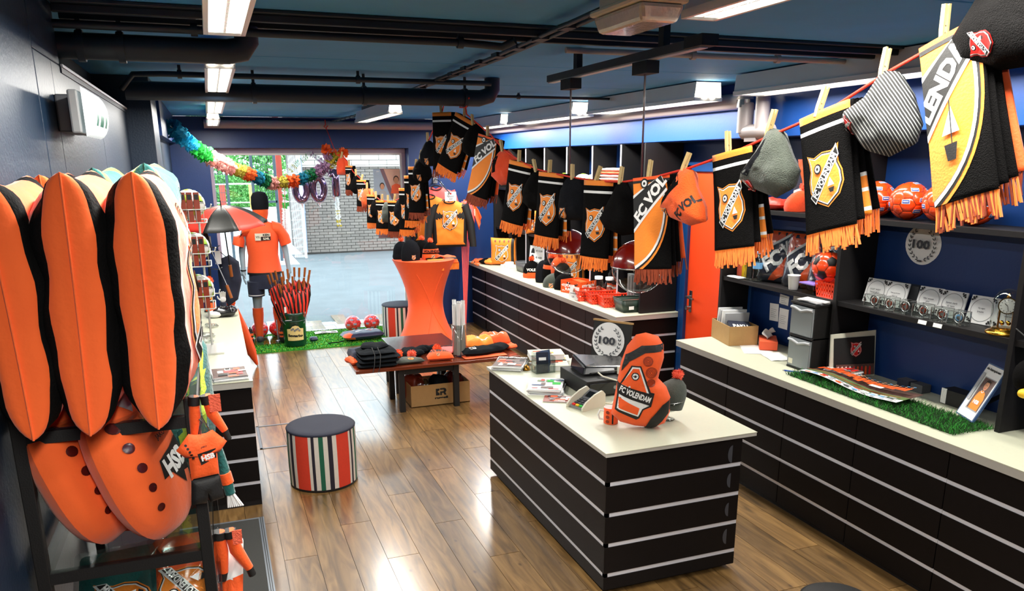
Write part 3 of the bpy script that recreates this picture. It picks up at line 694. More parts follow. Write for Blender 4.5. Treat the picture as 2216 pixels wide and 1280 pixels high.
    # exit lamp on the left wall
    t = thing('exit_lamp', 'curved emergency exit lamp box on the left wall', 'exit sign')
    MB().box(XL+.001, 3.06, 2.30, -.385, 3.42, 2.42, 'plastic_grey').build('wall_bracket', t, .006)
    MB().box(-.385, 2.86, 2.29, -.355, 3.22, 2.42, 'grey').build('body', t, .006)
    prof = [(-.352+.04*cos(a), 2.355+.075*sin(a)) for a in [R(-80)+R(160)*i/10 for i in range(11)]]
    m = MB(); n = len(prof)
    m.grid(lambda u, v: (prof[round(v*(n-1))][0], 2.86+.36*u, prof[round(v*(n-1))][1]), 8, n-1, lambda u, v: 'exit_green' if (.12 < u < .9 and (.30 < v < .62) and not (.44 < u < .5) and int(u*40) % 3) else 'exit_white')
    for y in (2.86, 3.22): m.add([(p[0], y, p[1]) for p in prof], [tuple(range(n))], 'exit_white', False)
    m.build('curved_panel', t); seat(t)
build_ceiling_gear()
# ---------------------------------------------------------------- counters and shelving
def cabinet(name, label, group, x0, x1, y0, y1, face, z_strips, ztop, zkick=.03, cols=1):
    """drawer cabinet; face '-x', '+x' or '-y'"""
    t = thing(name, label, 'cabinet', group)
    zs = [zkick]+z_strips+[ztop]
    e = .018
    if face == '-x': MB().box(x0+e, y0+.001, .0, x1, y1-.001, ztop, 'carcass').build('body', t)
    elif face == '+x': MB().box(x0, y0+.001, .0, x1-e, y1-.001, ztop, 'carcass').build('body', t)
    else: MB().box(x0, y0+e, .0, x1, y1, ztop, 'carcass').build('body', t)
    for i in range(len(zs)-1):
        a, b = zs[i]+(.012 if i else 0), zs[i+1]-(.010 if i < len(zs)-2 else .004)
        if face == '-x': MB().box(x0, y0+.003, a, x0+e, y1-.003, b, 'drawer_front').build('drawer_front', t, .0015)
        elif face == '+x': MB().box(x1-e, y0+.003, a, x1, y1-.003, b, 'drawer_front').build('drawer_front', t, .0015)
        else: MB().box(x0+.003, y0, a, x1-.003, y0+e, b, 'drawer_front').build('drawer_front', t, .0015)
        if i:
            z = zs[i]
            if face == '-x': MB().box(x0+.004, y0+.001, z-.010, x0+e+.004, y1-.001, z+.012, 'rail').build('grip_rail', t)
            elif face == '+x': MB().box(x1-e-.004, y0+.001, z-.010, x1-.004, y1-.001, z+.012, 'rail').build('grip_rail', t)
            else: MB().box(x0+.001, y0+.004, z-.010, x1-.001, y0+e+.004, z+.012, 'rail').build('grip_rail', t)
    return seat(t)
ST = [.162, .327, .492, .658]
def build_counters():
    ys = [9.735, 9.128, 8.526, 7.927, 7.326, 6.731, 6.13]
    od = ['second', 'third', 'fourth', 'fifth', 'sixth', 'seventh']
    cabinet('drawer_cabinet', 'narrow dark drawer cabinet at the window end of the long counter', 'drawer cabinets under the long counter', 3.27, 3.88, 9.765, 10.33, '-x', ST, .815)
    for i in range(6):
        lb = od[i]+' dark drawer cabinet from the window end under the long counter'
        if i == 5: lb = 'dark drawer cabinet at the door end of the long counter'
        cabinet('drawer_cabinet', lb, 'drawer cabinets under the long counter', 3.27, 3.88, ys[i+1], ys[i], '-x', ST, .815)
    t = thing('end_panel', 'dark striped end panel of the long counter facing the viewer', 'panel')
    MB().box(3.27, 6.10, 0, 3.88, 6.127, .815, 'carcass').build('board', t)
    zs = [.03]+ST+[.815]
    for i in range(5): MB().box(3.275, 6.085, zs[i]+.012, 3.88, 6.10, zs[i+1]-.01, 'drawer_front').build('panel_strip', t, .0015)
    for z in ST: MB().box(3.275, 6.088, z-.01, 3.88, 6.10, z+.012, 'rail').build('grip_rail', t)
    seat(t)
    def top(x0, y0, x1, y1, z0, z1, lb):
        t = thing('worktop', lb, 'countertop'); MB().box(x0+.002, y0+.002, z0, x1-.002, y1-.002, z1-.004, 'worktop_edge').build('edge_band', t); MB().box(x0, y0, z1-.004, x1, y1, z1, 'worktop').build('top_sheet', t); return seat(t)
    top(3.245, 6.065, 3.895, 10.395, .817, .862, 'cream worktop of the long counter by the window wall')
    yr = [5.05, 4.442, 3.834, 3.233, 2.629, 2.03, 1.43]
    od = ['at the door end of the right counter', 'second from the door along the right counter', 'third from the door along the right counter', 'fourth from the door along the right counter', 'fifth from the door along the right counter', 'nearest the viewer along the right counter']
    for i in range(6): cabinet('drawer_cabinet', 'dark drawer cabinet '+od[i], 'drawer cabinets under the right counter', 3.27, 3.88, yr[i+1], yr[i], '-x', ST, .815)
    top(3.245, 1.3, 3.895, 5.085, .817, .862, 'cream worktop of the right counter under the shelves')
    # left counter
    for i, (a, b) in enumerate(((5.1, 6.0), (6.0, 6.95), (6.95, 7.9))): cabinet('drawer_cabinet', 'dark drawer cabinet of the left counter, '+['facing the viewer with striped end', 'in the middle of its row', 'at the window end'][i], 'drawer cabinets of the left counter', -.395, .10, a+(.0 if i else .02), b, '+x', ST, .815)
    t = thing('end_panel', 'dark striped end panel of the left counter beside the floor mat', 'panel')
    MB().box(-.395, 5.103, 0, .122, 5.118, .815, 'carcass').build('board', t)
    for i in range(5): MB().box(-.395, 5.088, zs[i]+.012, .122, 5.103, zs[i+1]-.01, 'drawer_front').build('panel_strip', t, .0015)
    for z in ST: MB().box(-.395, 5.091, z-.01, .122, 5.103, z+.012, 'rail').build('grip_rail', t)
    seat(t)
    top(-.398, 5.07, .135, 7.93, .817, .862, 'white worktop of the left counter under the ball rack')
    # island sales counter
    t = thing('sales_counter', 'dark island sales counter with pale stripes and cream top', 'counter')
    X0, X1, Y0, Y1 = 1.715, 2.52, 3.255, 5.06
    MB().box(X0+.02, Y0+.02, .035, X1, Y1, .775, 'carcass').box(X0+.05, Y0+.05, 0, X1-.04, Y1-.04, .035, 'carcass').build('body', t)
    zi = [.035, .117, .288, .455, .625, .775]; zi = [.035, .117, .288, .457, .626, .775]
    for i in range(5):
        a, b = zi[i]+(.012 if i else 0), zi[i+1]-(.011 if i < 4 else .002)
        MB().box(X0, Y0+.001, a, X0+.02, Y1, b, 'drawer_front').build('side_panel', t, .0015)
        MB().box(X0+.001, Y0, a, X1, Y0+.02, b, 'drawer_front').build('front_panel', t, .0015)
        if i:
            MB().box(X0+.004, Y0+.004, zi[i]-.011, X0+.024, Y1, zi[i]+.012, 'rail').build('side_strip', t)
            MB().box(X0+.004, Y0+.004, zi[i]-.011, X1, Y0+.024, zi[i]+.012, 'rail').build('front_strip', t)
    MB().box(X0-.01, Y0-.01, .778, 2.60, Y1+.02, .797, 'worktop_edge').build('edge_band', t); MB().box(X0-.012, Y0-.012, .797, 2.602, Y1+.022, .80, 'worktop').build('top_sheet', t)
    for z, s in ((.69, .05), (.54, .042), (.37, .04), (.21, .045)): MB().prism([(s*.55*cos(a)-.06, s*sin(a)) for a in [pi/2+pi*i/8 for i in range(9)]], plane_fn((X1, Y0-.0008, z), (1, 0, 0), (0, 0, 1)), .0006, 'grey_dark').build('worn_patch', t)
    seat(t)
    # shelving over the right counter
    t = thing('shelf_unit', 'dark shelf unit with blue back on the right counter', 'shelf unit')
    def up(y, x0=3.60, z1=2.345): MB().box(x0, y-.014, .863, 3.885, y+.014, z1, 'carcass').build('upright', t, .001)
    for y in (5.06, 3.855, 2.655, 1.45): up(y)
    MB().box(3.885, 1.45, .863, 3.895, 5.06, 2.345, 'navy').build('back_panel', t)
    for a, b in ((5.046, 3.869), (3.841, 2.669), (2.641, 1.464)):
        for z in (1.312, 1.83): MB().box(3.61, b, z, 3.884, a, z+.03, 'carcass').build('shelf', t, .001)
    seat(t)
    # tall compartments over the long counter
    t = thing('shelf_unit', 'tall dark compartment shelving over the long counter', 'shelf unit')
    for i, y in enumerate((10.38, 9.78, 9.18, 8.60, 7.98, 7.36, 6.76, 6.14)): MB().box(3.62 if y > 6.2 else 3.52, y-.012, .863, 3.885, y+.012, 2.345, 'carcass').box(3.616 if y > 6.2 else 3.516, y-.012, .87, 3.621 if y > 6.2 else 3.521, y+.012, 2.34, 'rail' if 6.2 < y < 9.5 else 'carcass').build('upright', t)
    ys = [10.38, 9.78, 9.18, 8.60, 7.98, 7.36, 6.76, 6.14]
    for i, (a, b) in enumerate(zip(ys, ys[1:])):
        MB().box(3.885, b+.012, .863, 3.895, a-.012, 2.345, 'carcass' if i < 3 else 'navy').build('back_panel', t)
        for z in (1.30, 1.83): MB().box(3.64, b+.012, z, 3.884, a-.012, z+.025, 'carcass').build('shelf', t)
    seat(t)
build_counters()

# ---------------------------------------------------------------- stools, tables, mat, artificial turf
def build_floor_things():
    seq = [('str_red', 10), ('str_white', 2), ('str_black', 2), ('str_white', 3), ('str_green', 3), ('str_white', 3), ('str_black', 3), ('str_white', 3)]
    def pouf(c, lb):
        t = thing('striped_pouf', lb, 'pouf', 'striped poufs'); r, h = .235, .42; pat = []
        for _ in range(5):
            for k, n in seq: pat += [k]*n
        N = len(pat)
        MB().grid(lambda u, v: (c[0]+(r+.003*sin(pi*v))*cos(2*pi*u), c[1]+(r+.003*sin(pi*v))*sin(2*pi*u), .018+v*(h-.03)), N, 3, lambda u, v: pat[int(u*N)], True, True).build('striped_cover', t)
        MB().lathe([(0, 0), (r-.004, 0), (r, .004), (r, .02)], 'black', 40, (c[0], c[1], 0)).build('base_ring', t)
        MB().lathe([(r+.002, h-.014), (r+.004, h-.006), (r-.004, h+.002), (r*.8, h+.007), (0, h+.010)], 'pouf_top', 48, (c[0], c[1], 0)).build('seat_top', t)
        return seat(t)
    pouf((.565, 5.37), 'striped round pouf with black top standing alone on the planks')
    pouf((2.16, 9.93), 'striped round pouf with black top behind the orange cocktail table')
    t = thing('round_stool', 'plain black stool cut off by the lower frame edge', 'stool')
    MB().lathe([(0, .41), (.14, .412), (.16, .40), (.165, .385), (.16, .37), (0, .37)], 'black', 36, (2.31, 2.27, 0)).build('seat', t)
    for i in range(4): a = pi/4+pi/2*i; MB().tube([(2.31+.10*cos(a), 2.27+.10*sin(a), .37), (2.31+.14*cos(a), 2.27+.14*sin(a), .002)], .012, 'black', 8).build('leg', t)
    seat(t)
    t = thing('floor_mat', 'dark grey entrance mat with metal edge in front of the left counter', 'mat')
    MB().box(-.38, 3.6, .001, .085, 4.86, .010, 'rug').build('pile', t); MB().box(.085, 3.6, .001, .118, 4.88, .009, 'rug_edge').box(.094, 3.6, .009, .098, 4.88, .011, 'black').box(.105, 3.6, .009, .109, 4.88, .011, 'black').box(-.38, 4.86, .001, .085, 4.88, .009, 'rug_edge').build('metal_edge', t); seat(t)
    t = thing('floor_hatch', 'thin framed hatch in the planks left of the striped pouf', 'hatch')
    MB().box(.17, 6.18, .0005, .60, 6.20, .004, 'rug_edge').box(.17, 6.75, .0005, .60, 6.77, .004, 'rug_edge').box(.17, 6.18, .0005, .19, 6.77, .004, 'rug_edge').box(.58, 6.18, .0005, .60, 6.77, .004, 'rug_edge').build('edge', t); seat(t)
    # turf in the window
    t = thing('turf_mat', 'green artificial turf strip laid inside the shop window', 'turf')
    MB().box(.10, 9.56, .0, 2.42, 10.57, .012, 'grass').build('backing', t)
    m = MB()
    for _ in range(16000):
        x, y = random.uniform(.10, 2.42), random.uniform(9.55, 10.57); a = random.uniform(0, 2*pi); dx, dy = .005*cos(a), .005*sin(a); hx, hy = random.gauss(0, .008), random.gauss(0, .008)
        m.add([(x-dx, y-dy, .011), (x+dx, y+dy, .011), (x+hx, y+hy, .028)], [(0, 1, 2)], random.choice(['grass', 'grass', 'lime', 'grass_dark']), False)
    m.build('blades', t, kind='stuff'); seat(t)
    # cocktail table in orange stretch cover
    t = thing('cocktail_table', 'tall standing table in an orange stretch cover', 'table'); cx, cy = 2.36, 9.38
    def rr(z, a):
        s = z/1.05; w = .215+.16*abs(2*s-.96)**1.7
        if s < .5: w *= 1+.20*(1-s*2)*(abs(cos(2*(a-.35)))**3)
        return w
    MB().grid(lambda u, v: (cx+rr(.01+1.04*v, 2*pi*u)*cos(2*pi*u), cy+rr(.01+1.04*v, 2*pi*u)*sin(2*pi*u), .01+1.04*v), 64, 30, 'shirt_orange', True, True).build('stretch_cover', t)
    MB().lathe([(0, 1.062), (.33, 1.062), (.365, 1.058), (.376, 1.05)], 'shirt_orange', 64, (cx, cy, 0)).build('cover_top', t)
    m = MB(); a0, a1 = -pi/2-.55, -pi/2+.75
    for s0, s1 in ((a0, a1), (a1-.25, a0+.25)): m.tube([(cx+(rr(z, s0+(s1-s0)*q)+.001)*cos(s0+(s1-s0)*q), cy+(rr(z, s0+(s1-s0)*q)+.001)*sin(s0+(s1-s0)*q), z) for q in [i/14 for i in range(15)] for z in [.9-.86*q]], .004, 'orange', 6)
    m.build('seam', t); MB().box(cx-.05, cy-.05, .001, cx+.05, cy+.05, .02, 'black').build('foot', t); seat(t)
    # two low tables
    t = thing('low_table', 'low brown wood table holding folded clothes', 'table')
    MB().box(1.03, 6.63, .415, 2.56, 7.22, .445, 'table_wood').build('tabletop', t, .003)
    for x, y in ((1.42, 6.70), (1.93, 6.70), (1.42, 7.14), (1.93, 7.14)): MB().box(x, y, 0, x+.05, y+.05, .415, 'black').build('leg', t, .003)
    MB().box(1.42, 6.71, .35, 1.98, 6.74, .415, 'black').box(1.42, 7.15, .35, 1.98, 7.18, .415, 'black').build('apron', t); seat(t)
    t = thing('low_table', 'low dark topped table behind the brown one', 'table')
    MB().box(1.50, 7.27, .42, 2.14, 7.86, .45, 'table_dark').build('tabletop', t, .003)
    for x, y in ((1.52, 7.30), (2.06, 7.30), (1.52, 7.76), (2.06, 7.76)): MB().box(x, y, 0, x+.05, y+.05, .42, 'black').build('leg', t, .003)
    seat(t)
build_floor_things()
# ---------------------------------------------------------------- soft shapes
def circle2(rx, ry, n=32): return [(rx*cos(2*pi*i/n), ry*sin(2*pi*i/n)) for i in range(n)]
def rrect(a, b, r, n=4):
    o = []
    for cx, cy, s in ((a-r, b-r, 0), (-a+r, b-r, 1), (-a+r, -b+r, 2), (a-r, -b+r, 3)): o += [(cx+r*cos(pi/2*(s+i/n)), cy+r*sin(pi/2*(s+i/n))) for i in range(n+1)]
    return dense(o, max(a, b)/5)
def dense(p, d):
    o = []
    for a, b in zip(p, p[1:]+p[:1]):
        n = max(1, int(hypot(b[0]-a[0], b[1]-a[1])/d+.5)); o += [(a[0]+(b[0]-a[0])*i/n, a[1]+(b[1]-a[1])*i/n) for i in range(n)]
    return o
def pillow_outline(a, b, pinch=.07, n=10):
    o = []
    for i in range(n): t = -1+2*i/n; o.append((a*t, -b*(1-pinch*(1-t*t))))
    for i in range(n): t = -1+2*i/n; o.append((a*(1-pinch*(1-t*t)), b*t))
    for i in range(n): t = 1-2*i/n; o.append((a*t, b*(1-pinch*(1-t*t))))
    for i in range(n): t = 1-2*i/n; o.append((-a*(1-pinch*(1-t*t)), b*t))
    return o
def inflate(mb, out, T, fn, k, nr=7, p=(3, .5), wr=0.0, wf=9, seed=0, Tb=None):
    """closed soft body from a 2D outline; returns the height map of its front for prints"""
    n = len(out); cx = sum(q[0] for q in out)/n; cy = sum(q[1] for q in out)/n; Tb = T if Tb is None else Tb
    def hh(s, x, y, sd):
        h = (T if sd > 0 else Tb)*(max(0, 1-s**p[0]))**p[1]
        return sd*(h + (wr*noise.fractal(V((x*wf, y*wf, seed+sd*7.3)), .8, 2.1, 3)*(1-s**6) if wr else 0))
    vs = []; fs = []; ks = []
    kk = k if callable(k) else (lambda x, y, sd: k)
    for sd in (1, -1):
        o = len(vs)
        for j in range(nr):
            s = (1-j/nr)**.75
            for q in out:
                x, y = cx+s*(q[0]-cx), cy+s*(q[1]-cy); vs.append(fn(x, y, hh(s, x, y, sd)))
        vs.append(fn(cx, cy, hh(0, cx, cy, sd)))
        def mid(idx, s): 
            q = out[idx]; r = out[(idx+1) % n]; return cx+s*((q[0]+r[0])/2-cx), cy+s*((q[1]+r[1])/2-cy)
        for j in range(nr-1):
            s = ((1-j/nr)**.75+(1-(j+1)/nr)**.75)/2
            for i in range(n):
                f = (o+j*n+i, o+j*n+(i+1) % n, o+(j+1)*n+(i+1) % n, o+(j+1)*n+i); fs.append(f if sd > 0 else f[::-1]); ks.append(kk(*mid(i, s), sd))
        for i in range(n):
            f = (o+(nr-1)*n+i, o+(nr-1)*n+(i+1) % n, o+nr*n); fs.append(f if sd > 0 else f[::-1]); ks.append(kk(*mid(i, .1), sd))
    mb.add(vs, fs, ks, True)
    def top(x, y, h, sd=1):
        dx, dy = x-cx, y-cy; r = hypot(dx, dy)
        if r < 1e-6: return fn(x, y, hh(0, x, y, sd)+h*sd)
        best = 1e9
        for a, b in zip(out, out[1:]+out[:1]):
            ex, ey = b[0]-a[0], b[1]-a[1]; den = dx*ey-dy*ex
            if abs(den) < 1e-12: continue
            t = ((a[0]-cx)*ey-(a[1]-cy)*ex)/den; w = ((a[0]-cx)*dy-(a[1]-cy)*dx)/den
            if t > 0 and -1e-6 <= w <= 1+1e-6: best = min(best, t)
        return fn(x, y, hh(min(1, 1/best), x, y, sd)+h*sd)
    return top
def frame(o, u, v):
    """local 2D (x,y,h) to 3D"""
    o, u, v = V(o), V(u).normalized(), V(v).normalized(); n = u.cross(v)
    return lambda x, y, h: tuple(o+u*x+v*y+n*h)
def cushion(mb, a, b, T, f, k, pinch=.06, wr=.0, wf=12, seed=0, nu=30, nv=18, p=3.0, q=.42):
    """square cushion as two u-v sheets; k(u,v,side) colours by clean strips"""
    def P(u, v, sd, h=0):
        x = a*u*(1-pinch*(1-v*v)); y = b*v*(1-pinch*(1-u*u)); e = max(0, (1-abs(u)**p))*max(0, 1-abs(v)**(p+2))
        return f(x, y, sd*(T*max(0, 1-abs(u)**(p+.8))**(q*.66)*max(0, 1-abs(v)**(p+1.4))**(q*1.15)+h+(wr*noise.noise(V((x*wf, y*wf, seed+sd*5.1)))*min(1, e*4) if wr else 0)))
    W = lambda t: sin(pi/2*(2*t-1))*.55+(2*t-1)*.45 if False else (2*t-1)*(1.5-.5*(2*t-1)**2)
    for sd in (1, -1):
        mb.grid((lambda i, j: P(W(i), W(j), sd)) if sd > 0 else (lambda i, j: P(-W(i), W(j), sd)), nu, nv, (lambda i, j: k(W(i), W(j), 1)) if sd > 0 else (lambda i, j: k(-W(i), W(j), -1)))
    return lambda x, y, h, sd=1: P(x/a, y/b, sd, h)
def fluffball(m, c, r, k, n=220, seed=1):
    rnd = random.Random(seed); m.ball(c, r*.72, k, 12, 8)
    for _ in range(n):
        d = V((rnd.gauss(0, 1), rnd.gauss(0, 1), rnd.gauss(0, 1))).normalized(); w = d.orthogonal().normalized()*r*.16; q = V(c)
        m.add([q+d*r*.55-w, q+d*r*.55+w, q+d*r*rnd.uniform(.9, 1.12)], [(0, 1, 2)], k, False)
    return m
def soft(m, c, size, k, seed=0, rz=0, wr=.006, r=.35, p=(4, .45)):
    """folded cloth slab lying at base centre c"""
    a, b, h = size[0]/2, size[1]/2, size[2]; f = frame((c[0], c[1], c[2]+h/2), (cos(rz), sin(rz), 0), (-sin(rz), cos(rz), 0))
    return inflate(m, dense(rrect(a, b, min(a, b)*r), max(a, b)/9), h/2, f, k, 8, p, wr*1.5, 13, seed)

# ---------------------------------------------------------------- left rack with plush pillows
def dots(m, top, cx, cy, r, k='plush_black'):
    d = Dec()
    for q in (.25, .5, .75, 1): d.ring(cx, cy, r*q-.003, .0035, k, 14)
    d.put(m, top, .0015)
def build_rack():
    X0, X1, Y0, Y1 = -.435, -.075, 1.79, 2.52; w = .026
    t = thing('display_rack', 'black metal display rack with glass shelves against the left wall', 'rack')
    for x in (X0, X1-w):
        for y in (Y0, Y1-w): MB().box(x, y, 0, x+w, y+w, 1.70, 'black').build('post', t, .002)
    for z in (1.335, 1.66, .75, .2):
        MB().box(X0+w, Y0, z-w, X1-w, Y0+w*.8, z, 'black').box(X0+w, Y1-w, z-w, X1-w, Y1, z, 'black').box(X0, Y0+w, z-w, X0+w*.8, Y1-w, z, 'black').box(X1-w*.8, Y0+w, z-w, X1, Y1-w, z, 'black').build('shelf_frame', t)
        MB().box(X0+.004, Y0+.004, z+.0005, X1-.004, Y1-.004, z+.006, 'clear').build('glass_shelf', t)
    MB().box(X1-.004, Y0+w, .2, X1, Y1-w, 1.62, 'clear').build('side_glass', t)
    seat(t)
    # big shirt pillows standing on top
    def big(c, half, T, tilt, kbase, kstripe, lb, seed, prints=True, yaw=0, green=False):
        t = thing('plush_pillow', lb, 'pillow', 'big plush shirt pillows'); m = MB(True)
        u = V((sin(yaw), cos(yaw), 0)); v = V((-sin(tilt), 0, cos(tilt))); n = u.cross(v)
        if n.x < 0: pass
        f = lambda x, y, h: tuple(V(c)+u*x+v*y+n*h)
        a, b = half
        def col(x, y, sd):
            return kstripe if -.95 < x < -.72 or .70 < x < .92 else kbase
        top = cushion(m, a, b, T, f, col, .07, .018, 12, seed, 44, 26)
        m.build('body', t)
        if prints:
            q = MB(); d = Dec().sub(CREST, .02, -.04, .23); d.put(q, lambda x, y, h: top(x, y, h+.002), .001, .02); q.build('crest', t)
            q = MB(); 
            for cx, cy in ((-.03, .165), (.035, .165)):
                for rr in (.010, .017, .024, .031): Dec().ring(cx, cy, rr, .0028, 'plush_black', 18).put(q, top, .0012)
            Dec().text('mandaat', .0, .115, .012, 'plush_black').put(q, top, .0012); q.build('print', t)
        q = MB(); q.tube([f(-a*(1-.06*(1-(s)**2))-.001, b*s, 0) for s in [-1+.1*i for i in range(21)]], .0022, kbase, 5).build('seam', t)
        return seat(t)
    big((-.372, 1.86, 1.93), (.205, .245), .072, .03, 'plush', 'plush_black', 'orange plush pillow at the frame edge, leftmost of the three on the rack', 1)
    big((-.258, 1.86, 1.935), (.215, .25), .074, -.03, 'plush', 'plush_black', 'middle one of three orange plush pillows standing on the rack', 2)
    big((-.138, 1.87, 1.935), (.23, .25), .076, -.02, 'plush', 'plush_black', 'orange plush pillow with large club shield on the rack, nearest the counter', 3)
    big((-.36, 2.32, 1.94), (.20, .235), .07, .02, 'plush', 'plush_black', 'orange plush pillow behind the leftmost one on the rack', 4)
    big((-.255, 2.33, 1.95), (.20, .24), .07, .0, 'plush_green', 'plush_lime', 'green and lime plush pillow behind the middle orange one', 5)
    big((-.150, 2.33, 1.955), (.20, .245), .07, -.03, 'plush_green', 'plush_lime', 'green and lime plush pillow behind the pillow nearest the counter', 6)
    # small shirt pillows leaning on the second shelf
    def small(c, tilt, lb, seed, yaw):
        t = thing('shirt_pillow', lb, 'pillow', 'small orange shirt pillows on the glass shelf'); m = MB(True)
        u = V((sin(yaw), cos(yaw), 0)); v = V((-sin(tilt), 0, cos(tilt))); n = u.cross(v); f = lambda x, y, h: tuple(V(c)+u*x+v*y+n*h)
        out = [(.13*(1 if cos(q) > 0 else -1)*abs(cos(q))**.75, .19*(1 if sin(q) > 0 else -1)*abs(sin(q))**.8) for q in [2*pi*i/40+.01 for i in range(40)]]
        top = inflate(m, out, .066, f, 'plush', 14, (2.6, .55), .004, 11, seed); m.build('body', t)
        q = MB(); Dec().poly([(-.07, .185), (.04, .185), (-.015, .125)], 'paper_grey').put(q, top, .003, .02); q.build('collar', t)
        q = MB()
        for i in range(5): Dec().circ(-.085+.004*i, .11-.052*i, .0135-.001*i, 'red_black', 14).put(q, top, .003, .008)
        q.build('dot_print', t)
        q = MB(); d = Dec().poly([(-.03, .0), (.09, .03), (.085, -.06), (.05, -.055), (.045, -.085), (-.0, -.04), (-.035, -.045)], 'black').text('HSB', .03, -.02, .05, 'white', .1, .15, .05).text('JAKO', .02, .05, .016, 'black', None, .1).text('mpd.nl', .0, .085, .013, 'black', None, .1); d.put(q, lambda x, y, h: top(x, y, h+.002), .001, .02); q.build('print', t)
        return seat(t)
    small((-.335, 1.90, 1.535), .30, 'small orange shirt pillow on the glass shelf, by the wall', 1, .35)
    small((-.215, 1.88, 1.535), .28, 'small orange shirt pillow with sponsor print on the glass shelf, by the bag', 2, .45)
    small((-.255, 2.2, 1.53), .05, 'small orange shirt pillow lying behind the two front ones', 3, -.1)
    t = thing('shirt_pillow', 'dark green shirt pillow with lime stripes on the glass shelf', 'pillow'); m = MB(True)
    f = frame((-.135, 2.22, 1.53), (.5, .85, 0), (0, 0, 1)); out = dense([(-.14, .19), (.14, .19), (.15, 0), (.12, -.17), (-.12, -.17), (-.15, 0)], .025)
    top = inflate(m, out, .05, f, lambda x, y, s: 'plush_lime' if abs(x-.3*y-.03) < .014 or abs(x-.3*y+.055) < .012 else 'plush_green', 8, (2.6, .55), .006); m.build('body', t)
    q = MB(); Dec().sub(CREST, -.08, .04, .07).put(q, top, -.0012*1) if False else Dec().sub(CREST, -.02, .04, .07).put(q, lambda x, y, h: top(x, y, h, -1), .001, .02); q.build('crest', t); seat(t)
    # crumpled film bag on the shelf
    m = MB(True); f = frame((-.10, 2.0, 1.475), (.55, -.6, .35), (.2, .3, .9)); inflate(m, dense([(-.1, .1), (.02, .12), (.06, 0), (.12, -.1), (0, -.12), (-.06, -.03)], .02), .012, f, 'film', 7, (2, .6), .02, 22, 3)
    single(m, 'film_bag', 'crumpled clear film bag beside the small shirt pillows', 'bag')
    t = thing('ceramic_mug', 'white mug with dark club print standing on the glass shelf', 'mug')
    MB().lathe([(0, 0), (.034, 0), (.037, .004), (.037, .09), (.034, .09), (.034, .006), (0, .006)], ['white', 'white', 'plush_green', 'white', 'white', 'white'], 24, (-.122, 2.36, 1.342)).build('cup', t); MB().tube([(-.155, 2.345, 1.362), (-.175, 2.335, 1.37), (-.178, 2.333, 1.40), (-.168, 2.338, 1.418), (-.152, 2.345, 1.42)], .005, 'white').build('handle', t); seat(t)
    t = thing('bottle_opener', 'red bottle stopper with brass fittings on the glass shelf', 'keyring')
    MB().box(-.29, 2.08, 1.352, -.262, 2.10, 1.40, 'red').build('tab', t); MB().tube([(-.315, 2.08, 1.348), (-.24, 2.08, 1.348)], .005, 'brass').tube([(-.276+.014*cos(a)-.035, 2.08, 1.362+.014*sin(a)) for a in [2*pi*i/12 for i in range(12)]], .0025, 'brass', 6, False, True).build('ring', t); seat(t)
    t = thing('red_bowl', 'glossy red bowl lying on the glass shelf under the small pillows', 'bowl')
    MB().lathe([(0, 0), (.04, .002), (.062, .02), (.068, .035), (.064, .035), (.058, .02), (0, .008)], 'umb_red', 24, (-.255, 1.98, 1.342)).build('bowl_shell', t); seat(t)
    # packed flat bags on the lower glass shelf
    def pack(c, sz, k, kc, lb, rx):
        t = thing('packed_cover', lb, 'package', 'packed covers on the lower shelf'); m = MB(True); f = frame(c, (1, .12, 0), (0, cos(rx), sin(rx)))
        top = inflate(m, rrect(sz[0]/2, sz[1]/2, .012), .018, f, lambda x, y, s: (kc if abs(y-.10) < .006 or abs(y+.115) < .012 else k), 6, (5, .5), .004); m.build('cover', t)
        q = MB(); Dec().sub(CREST, 0, -.01, .11, 1.4).put(q, top, .001, .03); q.build('crest', t)
        m = MB(True); inflate(m, rrect(sz[0]/2+.012, sz[1]/2+.012, .012), .024, f, 'film', 6, (5, .5), .010, 30, 5); m.build('film_sleeve', t); return seat(t)
    pack((-.30, 1.93, 1.16), (.19, .30), 'plush_green', 'plush_lime', 'dark green packed cover with club shield on the lower shelf', .62)
    pack((-.155, 1.95, 1.165), (.15, .30), 'orange', 'black', 'orange packed cover with club shield on the lower shelf', .62)
    m = MB(True); f = frame((-.045, 2.04, 1.12), (.9, -.3, 0), (.1, .3, .9)); inflate(m, rrect(.028, .11, .012), .02, f, lambda x, y, s: 'orange' if -.06 < y < -.0 and abs(x) < .03 else 'paper', 6, (3, .5), .01, 24, 8)
    single(m, 'film_bag', 'white and orange packed film bag hanging outside the rack', 'bag')
    # mini kits on hooks
    SHIRT = [(-.035, .075), (-.015, .068), (.015, .068), (.035, .075), (.075, .03), (.055, .005), (.042, .018), (.042, -.075), (-.042, -.075), (-.042, .018), (-.055, .005), (-.075, .03)]
    def kit(c, rz, lb, bottom=True, sc=1.0, arms=False):
        t = thing('mini_kit', lb, 'keyring', 'mini football kits hanging on the rack'); m = MB(True); f = frame(c, (cos(rz), sin(rz), 0), (0, .05, 1))
        top = inflate(m, dense([(x*sc, y*sc) for x, y in SHIRT], .012), .018*sc, lambda x, y, h: f(x, y, h), lambda x, y, s: 'black' if y < -.066*sc or (abs(y-.0) < .004*sc and abs(x) > .042*sc) else 'orange', 6, (3, .5), .002, 30); m.build('shirt', t)
        q = MB(); d = Dec().poly([(-.02*sc, .012*sc), (.035*sc, .02*sc), (.035*sc, -.012*sc), (-.012*sc, -.025*sc)], 'black').text('HSB', .01*sc, -.002*sc, .018*sc, 'white', .04*sc, .12, .05).text('JAKO', .0, .032*sc, .007*sc, 'black', None, .1)
        for i in range(5): d.circ(-.05*sc+.004*i*sc, (.045-.010*i)*sc, .004*sc, 'black', 8)
        d.put(q, top, .0012); q.build('print', t)
